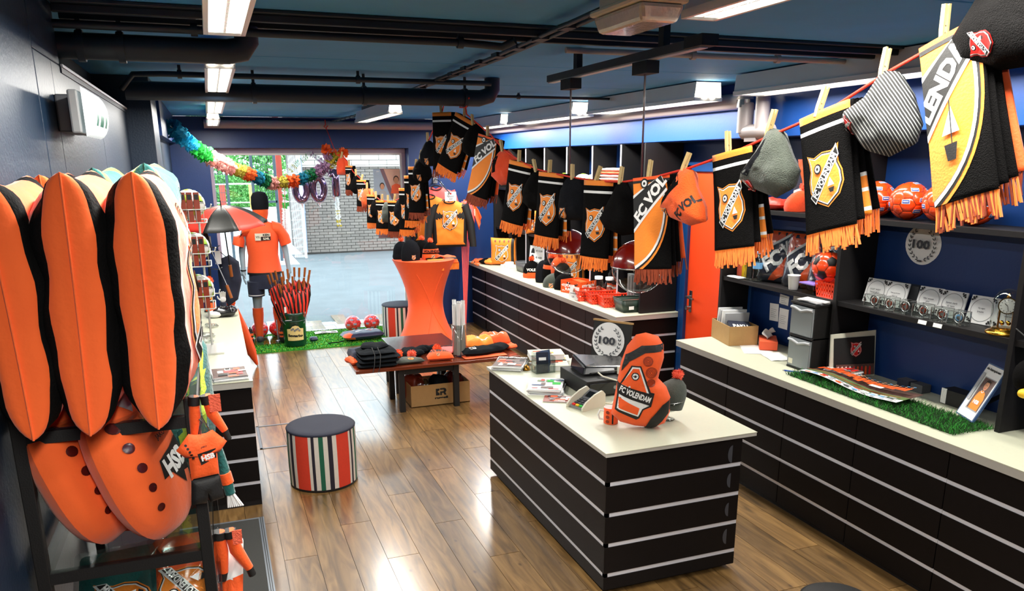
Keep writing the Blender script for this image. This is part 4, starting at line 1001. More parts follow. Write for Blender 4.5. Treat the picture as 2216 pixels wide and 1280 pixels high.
        if bottom:
            m = MB(True); inflate(m, dense([(x*sc, y*sc) for x, y in [(-.042, -.07), (.042, -.07), (.05, -.15), (.006, -.155), (0, -.11), (-.006, -.155), (-.05, -.15)]], .012), .016*sc, f, 'black', 5, (3, .5)); m.build('shorts', t)
        MB().tube([f(0, .068*sc, 0), f(0, .09*sc, 0), f(.006, .105*sc, 0), f(0, .115*sc, 0)], .002, 'silver', 6).build('hook', t)
        return seat(t)
    kit((-.072, 1.765, 1.575), .25, 'mini orange kit with black shorts on the rack post', True, .72)
    def sleeves(c, lb, sc=1.0, lean=0):
        t = thing('mini_gloves', lb, 'keyring', 'dangling orange mini shirts'); x, y, z = c
        for s in (-1, 1):
            p = [(x+s*.012, y, z), (x+s*.018+lean*.3, y, z-.07*sc), (x+s*.032+lean, y, z-.14*sc)]
            MB().tube(p, [.016*sc, .020*sc, .013*sc], 'orange', 10).tube([p[0], (p[0][0]+s*.002, y, p[0][2]-.02)], .0205*sc, 'black', 10).tube([p[2], (p[2][0]+s*.006, y, p[2][2]-.022)], .012*sc, 'black', 8).build('sleeve', t)
        MB().box(x-.012+.03, y-.02, z-.035, x+.012+.03, y-.018, z+.005, 'pom_pink').build('price_tag', t); return seat(t)
    sleeves((-.066, 1.79, 1.705), 'two dangling orange mini sleeves above the mini kit on the rack', .62, .012)
    sleeves((-.052, 2.02, 1.27), 'lower pair of dangling orange mini sleeves beside the mat', .85, .02)
    t = thing('mini_scarf', 'small green scarf with white fringe hanging beside the mini kit', 'scarf')
    m = MB(True); m.tube([(-.045, 1.95, 1.53), (-.037, 1.95, 1.47), (-.027, 1.95, 1.40)], [.010, .014, .013], 'plush_green', 8); m.build('scarf_body', t)
    MB().tube([(-.045, 1.95, 1.53), (-.06, 1.94, 1.58), (-.077, 1.93, 1.6225)], .002, 'silver', 6).build('cord', t); MB().tube([(-.035, 1.947, 1.458), (-.030, 1.947, 1.43)], .0152, 'orange', 8).build('stripe', t); q = MB()
    for i in range(8): q.tube([(-.033+.002*i, 1.945+.002*(i % 3), 1.40), (-.035+.005*i, 1.945, 1.365)], .0025, 'white', 5)
    q.build('fringe', t); seat(t)
build_rack()

# ---------------------------------------------------------------- balls
def goldberg(r):
    """12 pentagon and 20 hexagon panels as faces of a sphere, each inset"""
    bm = bmesh.new(); bmesh.ops.create_icosphere(bm, subdivisions=1, radius=1); vs = [v.co.normalized() for v in bm.verts]; fs = [[v.index for v in f.verts] for f in bm.faces]; bm.free()
    panels = []
    P = {}
    def pt(a, b): return (vs[a]*2+vs[b])/3
    for f in fs: panels.append(('hex', [p for i in range(3) for p in (pt(f[i], f[(i+1) % 3]), pt(f[(i+1) % 3], f[i]))]))
    for i in range(12):
        nb = sorted({j for f in fs if i in f for j in f if j != i}); ax = vs[i]; e = (vs[nb[0]]-ax*ax.dot(vs[nb[0]])).normalized(); w = ax.cross(e)
        nb.sort(key=lambda j: atan2((vs[j]).dot(w), (vs[j]).dot(e))); panels.append(('pent', [pt(i, j) for j in nb]))
    return panels
GB = goldberg(1)
BALLR = .105
def ball_meshes(k1, k2, seam, r=BALLR):
    a = MB(True); a.ball((0, 0, r), r*.985, seam, 20, 12); h = MB(True); p5 = MB(True)
    for kind, P in GB:
        m = h if kind == 'hex' else p5; c = sum(P, V((0, 0, 0)))/len(P); vs = []; n = len(P)
        for s, rad in ((.94, .99), (.86, 1.003), (.5, 1.012)):
            for q in P: d = (c+(q-c)*s).normalized(); vs.append(d*r*rad+V((0, 0, r)))
        vs.append(c.normalized()*r*1.014+V((0, 0, r)))
        fs = [(j*n+i, j*n+(i+1) % n, (j+1)*n+(i+1) % n, (j+1)*n+i) for j in range(2) for i in range(n)]+[(2*n+i, 2*n+(i+1) % n, 3*n) for i in range(n)]
        m.add(vs, fs, k1 if kind == 'hex' else k2, True)
    return a.mesh('bladder'), h.mesh('panels'), p5.mesh('panels_small')
def make_ball(lb, group, loc, rot, ms, stick=True, r=BALLR, txt=None, kst=('white', 'blue_print'), nst=7, seed=0):
    t = thing('football', lb, 'ball', group)
    link('bladder', ms[0], t); link('hexagon_panels', ms[1], t)['kind'] = 'stuff'; link('pentagon_panels', ms[2], t)['kind'] = 'stuff'
    if stick:
        for ang, el in ((-100, 5), (-60, 35), (-125, 38), (-70, -28), (-112, -30), (-30, 0), (-150, 0), (60, 20), (140, -10), (-90, 70))[:nst+3]:
            a, e = R(ang), R(el); n = V((cos(a)*cos(e), sin(a)*cos(e), sin(e))); u = V((-sin(a), cos(a), 0)); v = n.cross(u)
            fn = lambda x, y, h, n=n, u=u, v=v: tuple((n*r*1.0+u*x+v*y).normalized()*(r*1.013+h)+V((0, 0, r)))
            d = Dec().rect(-.021, -.012, .021, .012, kst[0]).rect(-.018, -.009, .018, .009, kst[1]).rect(-.014, -.002, .014, .003, kst[0])
            q = MB(); d.put(q, fn, .0006, .02); q.build('sticker', t)
    if txt:
        q = MB(); n = V((0, -1, .15)).normalized(); u = V((1, 0, 0)); v = n.cross(u)*-1 if n.cross(u).z < 0 else n.cross(u)
        Dec().text(txt, 0, 0, .022, 'black', .12, 0, .04).put(q, lambda x, y, h: tuple((n*r+u*x+v*y).normalized()*(r*1.014+h)+V((0, 0, r))), .0006, .02); q.build('lettering', t)
    t.location = (loc[0], loc[1], loc[2]-.0015*0); t.rotation_euler = (0, 0, rot); return t
BM_O = ball_meshes('ball_orange', 'ball_orange', 'rust'); BM_P = ball_meshes('ball_pink', 'ball_pink', 'rust'); BM_W = ball_meshes('ball_white', 'lime', 'grey'); BM_R = ball_meshes('ball_orange', 'black', 'rust')
def build_balls():
    Z = 1.862
    for (x, y), lb in zip(((3.735, 3.74), (3.735, 3.50), (3.735, 3.27), (3.715, 3.05)), ('orange football on the top shelf beside the dividing upright', 'orange football on the top shelf, second from the upright', 'orange football on the top shelf, half hidden by the near scarf', 'orange football on the top shelf under the fringe of the near scarf')): make_ball(lb, 'orange footballs on the top shelf', (x, y, Z), random.uniform(-.3, .3), BM_O, seed=int(y*100))
    make_ball('orange and black football sitting in the orange basket on the shelf', None, (3.735, 4.08, 1.415), .4, BM_R, False)
    for (x, y), lb in zip(((1.60, 10.33), (1.85, 10.33)), ('pink-red football on the turf behind the backpack, by the papers', 'pink-red football on the turf behind the backpack, by the pouf')): make_ball(lb, 'footballs on the window turf', (x, y, .02), .3, BM_P)
    for (x, y), lb in zip(((.42, 10.40), (.64, 10.40), (.78, 10.30)), ('pink-red football behind the left foot of the mannequin', 'pink-red football between the feet of the mannequin', 'pink-red football half hidden by the bucket')): make_ball(lb, 'footballs behind the mannequin', (x, y, .02), .8, BM_P)
    for y, lb in ((8.32, 'white and lime football on the compartment shelf, nearest the window'), (7.83, 'white and lime football on the compartment shelf, left of the towels'), (7.58, 'white football with star lettering next to the towel stack')): make_ball(lb, 'footballs in the tall compartments', (3.745, y, 1.856), 1.0, BM_W, False, txt='STAR')
    # wire ball tower on the left counter
    t = thing('ball_tower', 'white wire tower rack with rust brown packs on the left counter', 'rack')
    MB().tube([(-.30, 6.06, .863), (-.30, 6.06, 2.10)], .008, 'wire').tube([(-.10, 6.20, .863), (-.10, 6.20, 2.0)], .008, 'wire').build('upright', t)
    MB().box(-.32, 5.9, .863, -.02, 6.24, .875, 'wire').build('base', t)
    for z in (1.80, 1.50, 1.20):
        m = MB()
        for dz in (.0, .09): m.tube([(-.31, 5.88, z+dz), (-.06, 5.88, z+dz), (-.045, 5.9, z+dz), (-.045, 6.24, z+dz), (-.31, 6.24, z+dz)], .0045, 'wire', 6, False, True)
        for i in range(6): m.tube([(-.30+i*.048, 5.88, z+.09), (-.30+i*.048, 5.88, z), (-.30+i*.048, 6.24, z)], .003, 'wire', 6)
        m.tube([(-.045, 6.0, z+.09), (-.015, 5.99, z+.09), (-.005, 5.98, z+.12)], .005, 'wire', 6); m.build('wire_basket', t)
    seat(t)
    i = 0
    for zi, z in enumerate((1.806, 1.506, 1.206)):
        for x in range(5):
            tt = thing('scarf_pack', 'rust-brown pack in the '+('top', 'middle', 'lowest')[zi]+' basket of the wire tower, '+ORD[x]+' from the wall', 'package', 'rust packs in the wire tower')
            MB().box(-.296+x*.045, 5.888, z, -.258+x*.045, 5.90, z+.20, 'rust').build('card', tt, .002); MB().box(-.290+x*.045, 5.886, z+.15, -.264+x*.045, 5.888, z+.185, 'black').build('mark', tt)
            seat(tt)
    for z, lb in ((1.806, 'white and lime football in the top basket of the wire tower'), (1.506, 'white and lime football in the middle basket of the wire tower'), (1.206, 'white football with black lettering in the lowest basket of the tower')): make_ball(lb, 'footballs in the wire tower', (-.15, 6.10, z+.004), .6, BM_W, False, txt='DERBYSTAR')
build_balls()
# ---------------------------------------------------------------- hats
def beanie_parts(t, body='knit_black', cuff=None, pom=None, badge=None, txt=None, r=.095, hgt=.20, seed=0, slouch=(0, 0), sy=.72, tk='black', stripe=None):
    prof = [(r*.98, 0), (r*1.03, hgt*.15), (r*1.03, hgt*.4), (r*.95, hgt*.62), (r*.74, hgt*.82), (r*.42, hgt*.95), (r*.1, hgt), (0, hgt)]
    n = 32; m = MB(True); vs = []; 
    for q, z in prof:
        for j in range(n):
            a = 2*pi*j/n; w = 1+.02*sin(a*8+seed)*(z/hgt)+.05*noise.noise(V((cos(a)*1.3, sin(a)*1.3, z*9+seed))); k = (z/hgt)**2
            vs.append((q*w*cos(a)+slouch[0]*k, q*w*sin(a)*sy+slouch[1]*k, z))
    fs = [(i*n+j, i*n+(j+1) % n, (i+1)*n+(j+1) % n, (i+1)*n+j) for i in range(len(prof)-1) for j in range(n)]
    ks = [(stripe if stripe and i in (2,) else body) for i in range(len(prof)-1) for j in range(n)]
    m.add(vs, fs, ks, True).build('crown', t)
    if cuff:
        MB(True).grid(lambda u, v: ((r*(1.03+.07*sin(pi*min(1, v*1.15)))*(1+.012*sin(u*2*pi*28)))*cos(2*pi*u), sy*(r*(1.03+.07*sin(pi*min(1, v*1.15)))*(1+.012*sin(u*2*pi*28)))*sin(2*pi*u), hgt*.33*v), 84, 5, cuff, True, True).build('cuff', t)
    if pom: fluffball(MB(), (slouch[0], slouch[1], hgt+.022), .036, pom, 260, seed).build('pompom', t)
    fn = lambda x, y, h: (r*1.12*sin(x/r)+h*0, -(r*1.12+h)*cos(x/r)*sy-.001, y)
    if badge: q = MB(); Dec().sub(badge, 0, hgt*.17, .042).put(q, fn, .0008, .02); q.build('badge', t)
    if txt: q = MB(); Dec().text(txt, 0, hgt*.5, hgt*.17, tk, None, 0, .05).put(q, lambda x, y, h: (r*1.07*sin(x/r), -(r*1.07+h)*cos(x/r)*sy-.001, y), .0008, .02); q.build('lettering', t)
    return t
def beanie(lb, loc, rot=(0, 0, 0), group=None, name='knit_hat', **kw):
    t = thing(name, lb, 'hat', group); beanie_parts(t, **kw); return place(t, loc, rot)

# ---------------------------------------------------------------- shop window display
def build_mannequin():
    t = thing('mannequin', 'grey mannequin seen from behind in orange club shirt, black shorts and hat', 'mannequin'); ox, oy = .53, 10.12
    J = {'pel': (0, 0, .96), 'sp': (0, .015, 1.15), 'ch': (0, .01, 1.36), 'nk': (0, .0, 1.53), 'hd': (.01, -.01, 1.66), 'tp': (.01, -.01, 1.77)}
    P = []; E = []; Rr = []; ix = {}
    def j(n, p, r): ix[n] = len(P); P.append((p[0]+ox, p[1]+oy, p[2])); Rr.append(r); return ix[n]
    def e(a, b): E.append((ix[a], ix[b]))
    for n, r in (('pel', (.15, .11)), ('sp', (.13, .10)), ('ch', (.16, .11)), ('nk', (.055, .058)), ('hd', (.075, .092)), ('tp', (.055, .065))): j(n, J[n], r)
    for a, b in (('pel', 'sp'), ('sp', 'ch'), ('ch', 'nk'), ('nk', 'hd'), ('hd', 'tp')): e(a, b)
    for s, n in ((-1, 'l'), (1, 'r')):
        j('sh'+n, (s*.19, 0, 1.43), (.055, .055)); j('el'+n, (s*.235+(.03 if s > 0 else -.01), .02, 1.16), (.040, .040)); j('wr'+n, (s*.25+(.035 if s > 0 else -.0), -.03, .93), (.026, .028)); j('pm'+n, (s*.255+(.03 if s > 0 else 0), -.05, .86), (.014, .034))
        e('ch', 'sh'+n); e('sh'+n, 'el'+n); e('el'+n, 'wr'+n); e('wr'+n, 'pm'+n)
        j('hp'+n, (s*.10, 0, .88), (.095, .10)); j('kn'+n, (s*.12, -.01, .50), (.052, .056)); j('cf'+n, (s*.122, .02, .36), (.052, .055)); j('an'+n, (s*.125, .03, .09), (.034, .036)); j('to'+n, (s*.15, .17, .035), (.034, .024))
        e('pel', 'hp'+n); e('hp'+n, 'kn'+n); e('kn'+n, 'cf'+n); e('cf'+n, 'an'+n); e('an'+n, 'to'+n)
    me = bpy.data.meshes.new('body'); me.from_pydata(P, E, []); o = link('body', me, t); me.materials.append(M['mannequin'])
    sk = o.modifiers.new('skin', 'SKIN'); sk.use_smooth_shade = True; su = o.modifiers.new('sub', 'SUBSURF'); su.levels = su.render_levels = 2
    for v, r in zip(me.skin_vertices[0].data, Rr): v.radius = r
    me.skin_vertices[0].data[0].use_root = True
    for s, n in ((-1, 'l'), (1, 'r')):
        p = V(P[ix['pm'+n]]); h = MB(True)
        for i, (dy, ln) in enumerate(((-.028, .062), (-.009, .07), (.010, .066), (.027, .052))):
            b = p+V((0, dy, -.008)); h.tube([b+V((0, 0, .03)), b+V((0, dy*.2, -.02)), b+V((-s*.010, dy*.3, -.02-ln*.55)), b+V((-s*.024, dy*.3, -.02-ln))], [.0095, .009, .0082, .006], 'mannequin', 8)
        h.tube([p+V((0, -.02, .035)), p+V((-s*.014, -.045, .01)), p+V((-s*.02, -.055, -.025))], [.011, .010, .007], 'mannequin', 8); h.build('fingers', t)
    # shirt
    m = MB(True); c = lambda x, y, z: (ox+x, oy+y, z)
    m.loft([(c(0, .01, .875), (.205, 0, 0), (0, .145, 0)), (c(0, .01, .90), (.205, 0, 0), (0, .145, 0)), (c(0, .012, .92), (.203, 0, 0), (0, .143, 0)), (c(0, .015, 1.10), (.178, 0, 0), (0, .128, 0)), (c(0, .012, 1.28), (.195, 0, 0), (0, .135, 0)), (c(0, .01, 1.40), (.21, 0, 0), (0, .125, 0)), (c(0, .005, 1.475), (.165, 0, 0), (0, .095, 0)), (c(0, 0, 1.51), (.085, 0, 0), (0, .07, 0))], ['black', 'shirt_orange', 'shirt_orange', 'shirt_orange', 'shirt_orange', 'shirt_orange', 'shirt_orange'], 28)
    for s in (-1, 1):
        m.loft([(c(s*.13, .0, 1.43), (0, 0, .085), (0, .09, 0)), (c(s*.205, .0, 1.405), (s*.03, 0, .075), (0, .085, 0)), (c(s*.25+.01*s, .005, 1.31), (.065, 0, s*.03), (0, .08, 0)), (c(s*.268+.012*s, .01, 1.225), (.066, 0, s*.02), (0, .082, 0))], 'shirt_orange', 18)
    m.build('club_shirt', t)
    q = MB(); sf = lambda x, y, h: (ox+x, oy+.012-.137*sqrt(max(0, 1-(x/.2)**2))-.004-h, y)
    d = Dec().rect(-.02, 1.335, .095, 1.375, 'cream').rect(-.02, 1.29, .095, 1.333, 'black').text('KEN', .045, 1.355, .028, 'black', .075, 0, .04).text('S.NL', .045, 1.311, .028, 'cream', .075, 0, .05).rect(-.085, 1.29, -.02, 1.375, 'cream').text('VOL', -.052, 1.332, .026, 'black', .05); d.put(q, sf, .001, .04); q.build('sponsor_print', t)
    m = MB(True); m.loft([(c(.005, -.005, 1.50), (.082, 0, 0), (0, .085, 0)), (c(.005, -.005, 1.535), (.078, 0, 0), (0, .08, 0)), (c(.008, -.008, 1.60), (.092, 0, 0), (0, .105, 0)), (c(.01, -.010, 1.655), (.094, 0, 0), (0, .108, 0))], ['black', 'orange', 'orange'], 24).build('neck_scarf', t)
    m = MB(True); m.loft([(c(.01, -.01, 1.655), (.098, 0, 0), (0, .112, 0)), (c(.01, -.01, 1.72), (.103, 0, 0), (0, .117, 0)), (c(.01, -.01, 1.80), (.098, 0, 0), (0, .108, 0)), (c(.01, -.01, 1.845), (.075, 0, 0), (0, .085, 0)), (c(.01, -.01, 1.862), (.03, 0, 0), (0, .035, 0))], 'knit_charcoal', 28); m.build('knit_hat', t)
    m = MB(True); m.loft([(c(0, 0, .70), (.20, 0, 0), (0, .14, 0)), (c(0, 0, .885), (.188, 0, 0), (0, .135, 0))], 'cloth_navy', 24)
    for s in (-1, 1): m.loft([(c(s*.115, 0, .79), (.105, 0, 0), (0, .128, 0)), (c(s*.12, 0, .63), (.098, 0, 0), (0, .12, 0)), (c(s*.12, 0, .62), (.099, 0, 0), (0, .121, 0)), (c(s*.12, 0, .605), (.098, 0, 0), (0, .12, 0))], ['cloth_navy', 'white', 'cloth_navy'], 20)
    m.build('shorts', t)
    for s in (-1, 1):
        MB(True).loft([(c(s*.12, -.005, .455), (.064, 0, 0), (0, .068, 0)), (c(s*.122, .015, .37), (.066, 0, 0), (0, .07, 0)), (c(s*.124, .025, .20), (.05, 0, 0), (0, .053, 0)), (c(s*.125, .03, .10), (.044, 0, 0), (0, .046, 0)), (c(s*.13, .05, .05), (.044, 0, 0), (0, .055, .0)), (c(s*.135, .08, .02), (.042, 0, 0), (0, .06, 0))], 'shirt_orange', 18).build('sock', t)
        MB(True).ball(c(s*.127, .0, .055), .046, 'grey_dark', 14, 8, (.95, .75, 1)).build('heel', t)
    MB().lathe([(.030, 0), (.033, .004), (.033, .014), (.030, .018)], 'black', 16, c(-.25, -.028, .92)).build('wristband', t)
    MB().box(ox-.30, oy-.22, .026, ox+.30, oy+.24, .036, 'clear').build('glass_base', t); MB().tube([c(.08, -.14, .036), c(.08, -.14, .05), c(.085, -.06, .3)], .008, 'steel').lathe([(.03, .036), (.03, .05), (.012, .06)], 'steel', 16, c(.08, -.14, 0)).build('support_rod', t)
    return seat(t)
build_mannequin()
def build_window_display():
    # bucket of umbrellas
    t = thing('metal_bucket', 'dark green bucket with cream label holding umbrellas', 'bucket'); bx, by = .80, 9.78
    MB().lathe([(0, .028), (.128, .028), (.132, .034), (.145, .40), (.152, .405), (.152, .44), (.146, .44), (.138, .40), (.122, .05), (0, .05)], 'green_bucket', 40, (bx, by, 0)).build('shell', t)
    MB().lathe([(.140, .33), (.147, .333), (.147, .343), (.142, .346)], 'green_bucket', 40, (bx, by, 0)).build('bead', t)
    q = MB(); fn = lambda x, y, h: (bx+(.1415+.035*(y-.2)+h)*sin(x/.14), by-(.1415+.035*(y-.2)+h)*cos(x/.14), y)
    lab = [(-.105, .10), (.105, .10), (.105, .25), (.06, .255), (.035, .285), (0, .295), (-.035, .285), (-.06, .255), (-.105, .25)]
    d = Dec().poly(scaled(lab, 1), 'black').poly([(x*.96, .19+(y-.19)*.96) for x, y in lab], 'label_cream').text('Bewaarbus', .0, .165, .036, 'black', .18, -.06, .06)
    for i in range(6): d.circ(-.045+.018*i, .24+.012*sin(i*2.1), .013, 'grey', 8)
    d.put(q, fn, .001, .03); q.build('label', t)
    MB().tube([(bx+.15*cos(a), by-.10*sin(a)-.02, .40-.14*sin(a)*1.0) for a in [pi*i/16 for i in range(17)]], .003, 'steel', 6).box(bx-.11, by-.139, .355, bx-.03, by-.134, .362, 'rail').build('bail', t); seat(t)
    hp = [(.545, .89, .10), (.63, .95, -.0), (.69, .88, -.06), (.62, .83, .05), (.82, .88, -.05), (.86, .97, .08), (.91, .975, -.02), (.985, .965, .05), (1.02, .88, .0), (.755, .85, -.05), (.72, .93, .07), (.66, .80, -.08), (.95, .86, -.09), (.89, .84, -.10), (.58, .92, .04), (.78, .95, .10), (1.04, .93, .06)]
    hp.sort()
    for i, (x, z, dy) in enumerate(hp):
        t = thing('folded_umbrella', 'closed black and red umbrella in the green bucket, '+ORD[i]+' handle from the left', 'umbrella', 'umbrellas in the green bucket')
        b = V((bx+(x-bx)*.28, by+dy*.5, .06+.004*i)); h = V((x, by+dy-.02, z)); dr = (h-b).normalized(); L = (h-b).length
        MB().tube([h, h-dr*.115], [.014, .013], 'wood_handle', 10).build('handle', t); MB().tube([h-dr*.11, h-dr*.17], .005, 'steel', 8).build('shaft', t)
        m = MB(True); n = 16; u = dr.orthogonal().normalized(); w = dr.cross(u); vs = []; ks = []; fs = []
        st = [(.16, .012), (.19, .03), (.30, .044), (.45, .036), (L-.05, .010)]
        for k, (q, r) in enumerate(st):
            for jj in range(n):
                a = 2*pi*jj/n+k*.5; rr = r*(1+(.25 if jj % 2 else -.1)); vs.append(h-dr*q+(u*cos(a)+w*sin(a))*rr)
        for k in range(4):
            for jj in range(n): fs.append((k*n+jj, k*n+(jj+1) % n, (k+1)*n+(jj+1) % n, (k+1)*n+jj)); ks.append('umb_black' if (jj//2) % 2 else 'umb_red')
        m.add(vs, fs, ks, True).build('canopy', t)
        if i % 4 == 0: p = h-dr*.30; MB().box(p.x-.012, p.y-.06, p.z-.05, p.x+.012, p.y-.058, p.z+.02, 'paper').build('price_tag', t)
        seat(t)
    # bottles at the mannequin's feet
    for x, y, lb in ((.29, 9.98, 'black and orange drinking bottle on the turf left of the mannequin feet'), (.665, 9.96, 'black and orange drinking bottle beside the bucket')):
        t = thing('drink_bottle', lb, 'bottle', 'drinking bottles by the mannequin')
        MB(True).lathe([(0, .036), (.034, .037), (.036, .05), (.036, .10), (.031, .12), (.036, .14), (.036, .17), (.02, .195), (.02, .20)], ['black', 'black', 'black', 'orange', 'black', 'orange', 'black', 'black'], 20, (x, y, 0)).build('flask', t)
        MB(True).lathe([(.024, .198), (.024, .215), (.012, .225), (.010, .245), (0, .248)], 'black', 16, (x, y, 0)).build('cap', t); seat(t)
    # backpack
    t = thing('backpack', 'navy and orange sports backpack lying flat on the turf', 'bag'); m = MB(True); f = frame((1.63, 9.80, .085), (1, .12, 0), (-.12, 1, 0))
    top = inflate(m, rrect(.265, .15, .07), .052, f, lambda x, y, s: 'orange' if (x < -.17 and y < -.0 and s > 0) or (x < -.15 and s < 0) else 'bag_navy', 7, (3, .5), .012, 12, 3); m.build('body', t)
    q = MB()
    for y0, x0 in ((.05, -.15), (-.04, -.1), (.02, .05)): Dec().line((x0, y0), (x0+.17, y0+.05), .018, 'white').put(q, top, .001, .03)
    Dec().rect(.05, -.03, .12, -.01, 'orange').put(q, top, .001, .03); q.build('stripe', t)
    MB(True).tube([(1.38, 9.70, .04), (1.30, 9.66, .036), (1.24, 9.68, .034), (1.18, 9.65, .034)], .007, 'cloth_dark', 6).build('strap', t); seat(t)
    m = MB(True); inflate(m, rrect(.05, .045, .02), .03, frame((1.03, 9.86, .062), (1, 0, 0), (0, 1, 0)), 'bag_navy', 5, (3, .5), .006, 20); single(m, 'navy_pouch', 'small navy and white pouch beside the bucket', 'pouch')
    t = thing('match_leaflet', 'white leaflet with photos lying on the turf near the pavers', 'leaflet'); m = MB(); m.grid(lambda u, v: (1.10+.30*u, 10.28+.14*v+.03*u, .031+.006*sin(u*5)), 8, 3, 'paper').build('sheet', t, solid=.001)
    MB().grid(lambda u, v: (1.12+.26*u, 10.30+.09*v+.03*u, .0325+.006*sin(u*5)), 8, 3, lambda u, v: 'print_crowd' if int(u*4) % 2 else 'paper_grey').build('photo_print', t); seat(t)
    # foil number balloons
    def balloon(lb, x, z, ch, sc=1.0):
        t = thing('foil_balloon', lb, 'balloon', 'foil number balloons in the window'); m = MB(); y = 10.44
        if ch == '0':
            pts = [(x+.068*sc*cos(a), y, z+.135*sc*sin(a)) for a in [2*pi*i/28 for i in range(28)]]; m.tube(pts, .044*sc, 'balloon', 12, False, True)
        else:
            m.tube([(x-.045*sc, y, z+.08*sc), (x-.0*sc, y, z+.15*sc), (x+.03*sc, y, z+.165*sc), (x+.032*sc, y, z+.05), (x+.032*sc, y, z-.15*sc), (x+.032*sc, y, z-.17*sc)], [.025, .04, .045, .047, .047, .03], 'balloon', 12)
        m.build('foil_body', t); e = MB()
        if ch == '0': e.tube([(x+.115*sc*cos(a), y, z+.182*sc*sin(a)) for a in [2*pi*i/28 for i in range(28)]], .005, 'balloon_edge', 6, False, True).tube([(x+.026*sc*cos(a), y, z+.092*sc*sin(a)) for a in [2*pi*i/20 for i in range(20)]], .004, 'balloon_edge', 6, False, True)
        else: e.tube([(x-.02, y, z-.19), (x-.018, y, z+.06), (x-.075, y, z+.08), (x-.03, y, z+.19), (x+.08, y, z+.20), (x+.083, y, z-.19)], .005, 'balloon_edge', 6, False, True)
        e.build('seam', t); MB().tube([(x, y, z-.17*sc), (x+.004, y, z-.215*sc), (x+.015, y, z-.23*sc)], [.02, .008, .012], 'balloon_edge', 8).build('valve', t)
        MB().tube([(x, y, z+.18), (x, y, 2.305)], .0012, 'white', 4).build('string', t); return seat(t)
    balloon('foil zero balloon hanging in the window, mostly behind the paper garland', 1.07, 1.87, '0'); balloon('foil zero balloon hanging in the middle of the window', 1.285, 1.875, '0'); balloon('foil one balloon hanging right of the two zeros', 1.475, 1.94, '1')
    # pale tinsel garland framing the balloons
    t = thing('paper_streamer', 'pale lace streamer hanging in an arch around the foil balloons', 'garland'); pts = [(.845, 10.52, 1.10), (.85, 10.52, 1.35), (.86, 10.52, 1.64), (.88, 10.52, 1.9), (.90, 10.52, 2.04), (1.04, 10.52, 2.17), (1.23, 10.52, 2.31), (1.41, 10.52, 2.17), (1.48, 10.52, 2.02), (1.51, 10.52, 1.8), (1.52, 10.52, 1.6), (1.53, 10.52, 1.38)]
    m = MB(); rnd = random.Random(4); cs = ['tinsel']*5+['green_t', 'lilac_t', 'olive_t']
    for i, (a, b) in enumerate(zip(pts, pts[1:])):
        a, b = V(a), V(b); n = int((b-a).length/.012)
        for q in range(n):
            p = a+(b-a)*q/n; k = {1: 'tinsel', 2: 'green_t', 4: 'olive_t', 5: 'green_t', 6: 'lilac_t', 8: 'green_t', 10: 'olive_t' }.get(i, 'tinsel') if rnd.random() < .45 else 'tinsel'
            for s in (-1, 1): w = rnd.uniform(.02, .045); e = (b-a).normalized().cross(V((0, 1, 0)))*s; c = p+e*w*.5+V((0, rnd.uniform(-.02, .02), 0)); m.add([c-e*w*.5, c+V((0, .02, .012)), c+e*w*.5, c-V((0, .01, .012))], [(0, 1, 2, 3)], k, False)
    m.build('lace_petals', t, kind='stuff'); MB().tube(pts, .002, 'white', 4).build('string', t); seat(t)
    # posters stuck on the glass, seen from behind
    t = thing('window_poster', 'poster of two players stuck to the upper right window glass, seen from behind', 'poster'); pf = plane_fn((2.23, 10.632, 1.91), (1, 0, 0), (0, 0, 1))
    q = MB(); MB().box(2.03, 10.6325, 1.71, 2.405, 10.6345, 2.105, 'poster_blue').build('sheet', t)
    d = Dec().poly([(-.08, .195), (.175, .195), (.175, -.195), (.06, -.195)], 'poster_orange').poly([(-.11, .195), (-.06, .195), (.08, -.195), (.03, -.195)], 'sign_maroon')
    for x, y, s, k in ((-.09, -.03, .030, 'paper_grey'), (.10, .05, .036, 'orange_print')): d.poly([(x-s*2.1, y-.17), (x+s*2.1, y-.17), (x+s*1.7, y-.07), (x+s*.5, y-.045), (x-s*.5, y-.045), (x-s*1.7, y-.07)], k).circ(x, y+.012, s*1.06, 'hair', 14, s*1.35).circ(x, y, s*.9, 'skin', 14, s*1.25)
    d.text('VAN', -.14, .165, .014, 'paper', None, 0, .03, True); d.put(q, pf, .0008); q.build('print', t); seat(t)
    t = thing('window_poster', 'maroon sign with reversed lettering on the lower right window glass', 'poster'); pf = plane_fn((2.24, 10.632, 1.40), (1, 0, 0), (0, 0, 1)); MB().box(2.06, 10.6325, 1.205, 2.405, 10.6345, 1.60, 'sign_maroon').build('sheet', t)
    q = MB(); Dec().text('HISTORIE', -.0, .135, .045, 'paper', .32, 0, .06, True).text('VAN', .07, .075, .045, 'paper', None, 0, .06, True).rect(-.13, -.05, .15, -.038, 'paper').poly([(.10, -.038), (.15, -.038), (.14, -.09)], 'paper').sub(CREST_PL, .06, -.14, .04).put(q, pf, .0008); q.build('print', t); seat(t)
    # tissue paper garland across the window
    t = thing('tissue_garland', 'multicoloured tissue paper garland hanging across the window', 'garland')
    cp = [V(p) for p in ((-.30, 8.5, 2.54), (-.12, 8.75, 2.36), (.10, 9.05, 2.21), (.32, 9.35, 2.11), (.52, 9.6, 2.03), (.68, 9.72, 1.965), (.90, 9.8, 1.975), (1.12, 9.9, 2.03), (1.30, 9.95, 2.12), (1.44, 9.95, 2.24), (1.46, 9.93, 2.30))]
    ks = ['teal', 'cyan_t', 'green_t', 'pink_t', 'pink_t', 'olive_t', 'orange_t', 'teal', 'darkgreen_t', 'pink_t', 'olive_t', 'orange_t', 'teal', 'darkgreen_t', 'lilac_t', 'lilac_t', 'olive_t', 'green_t', 'orange_t']
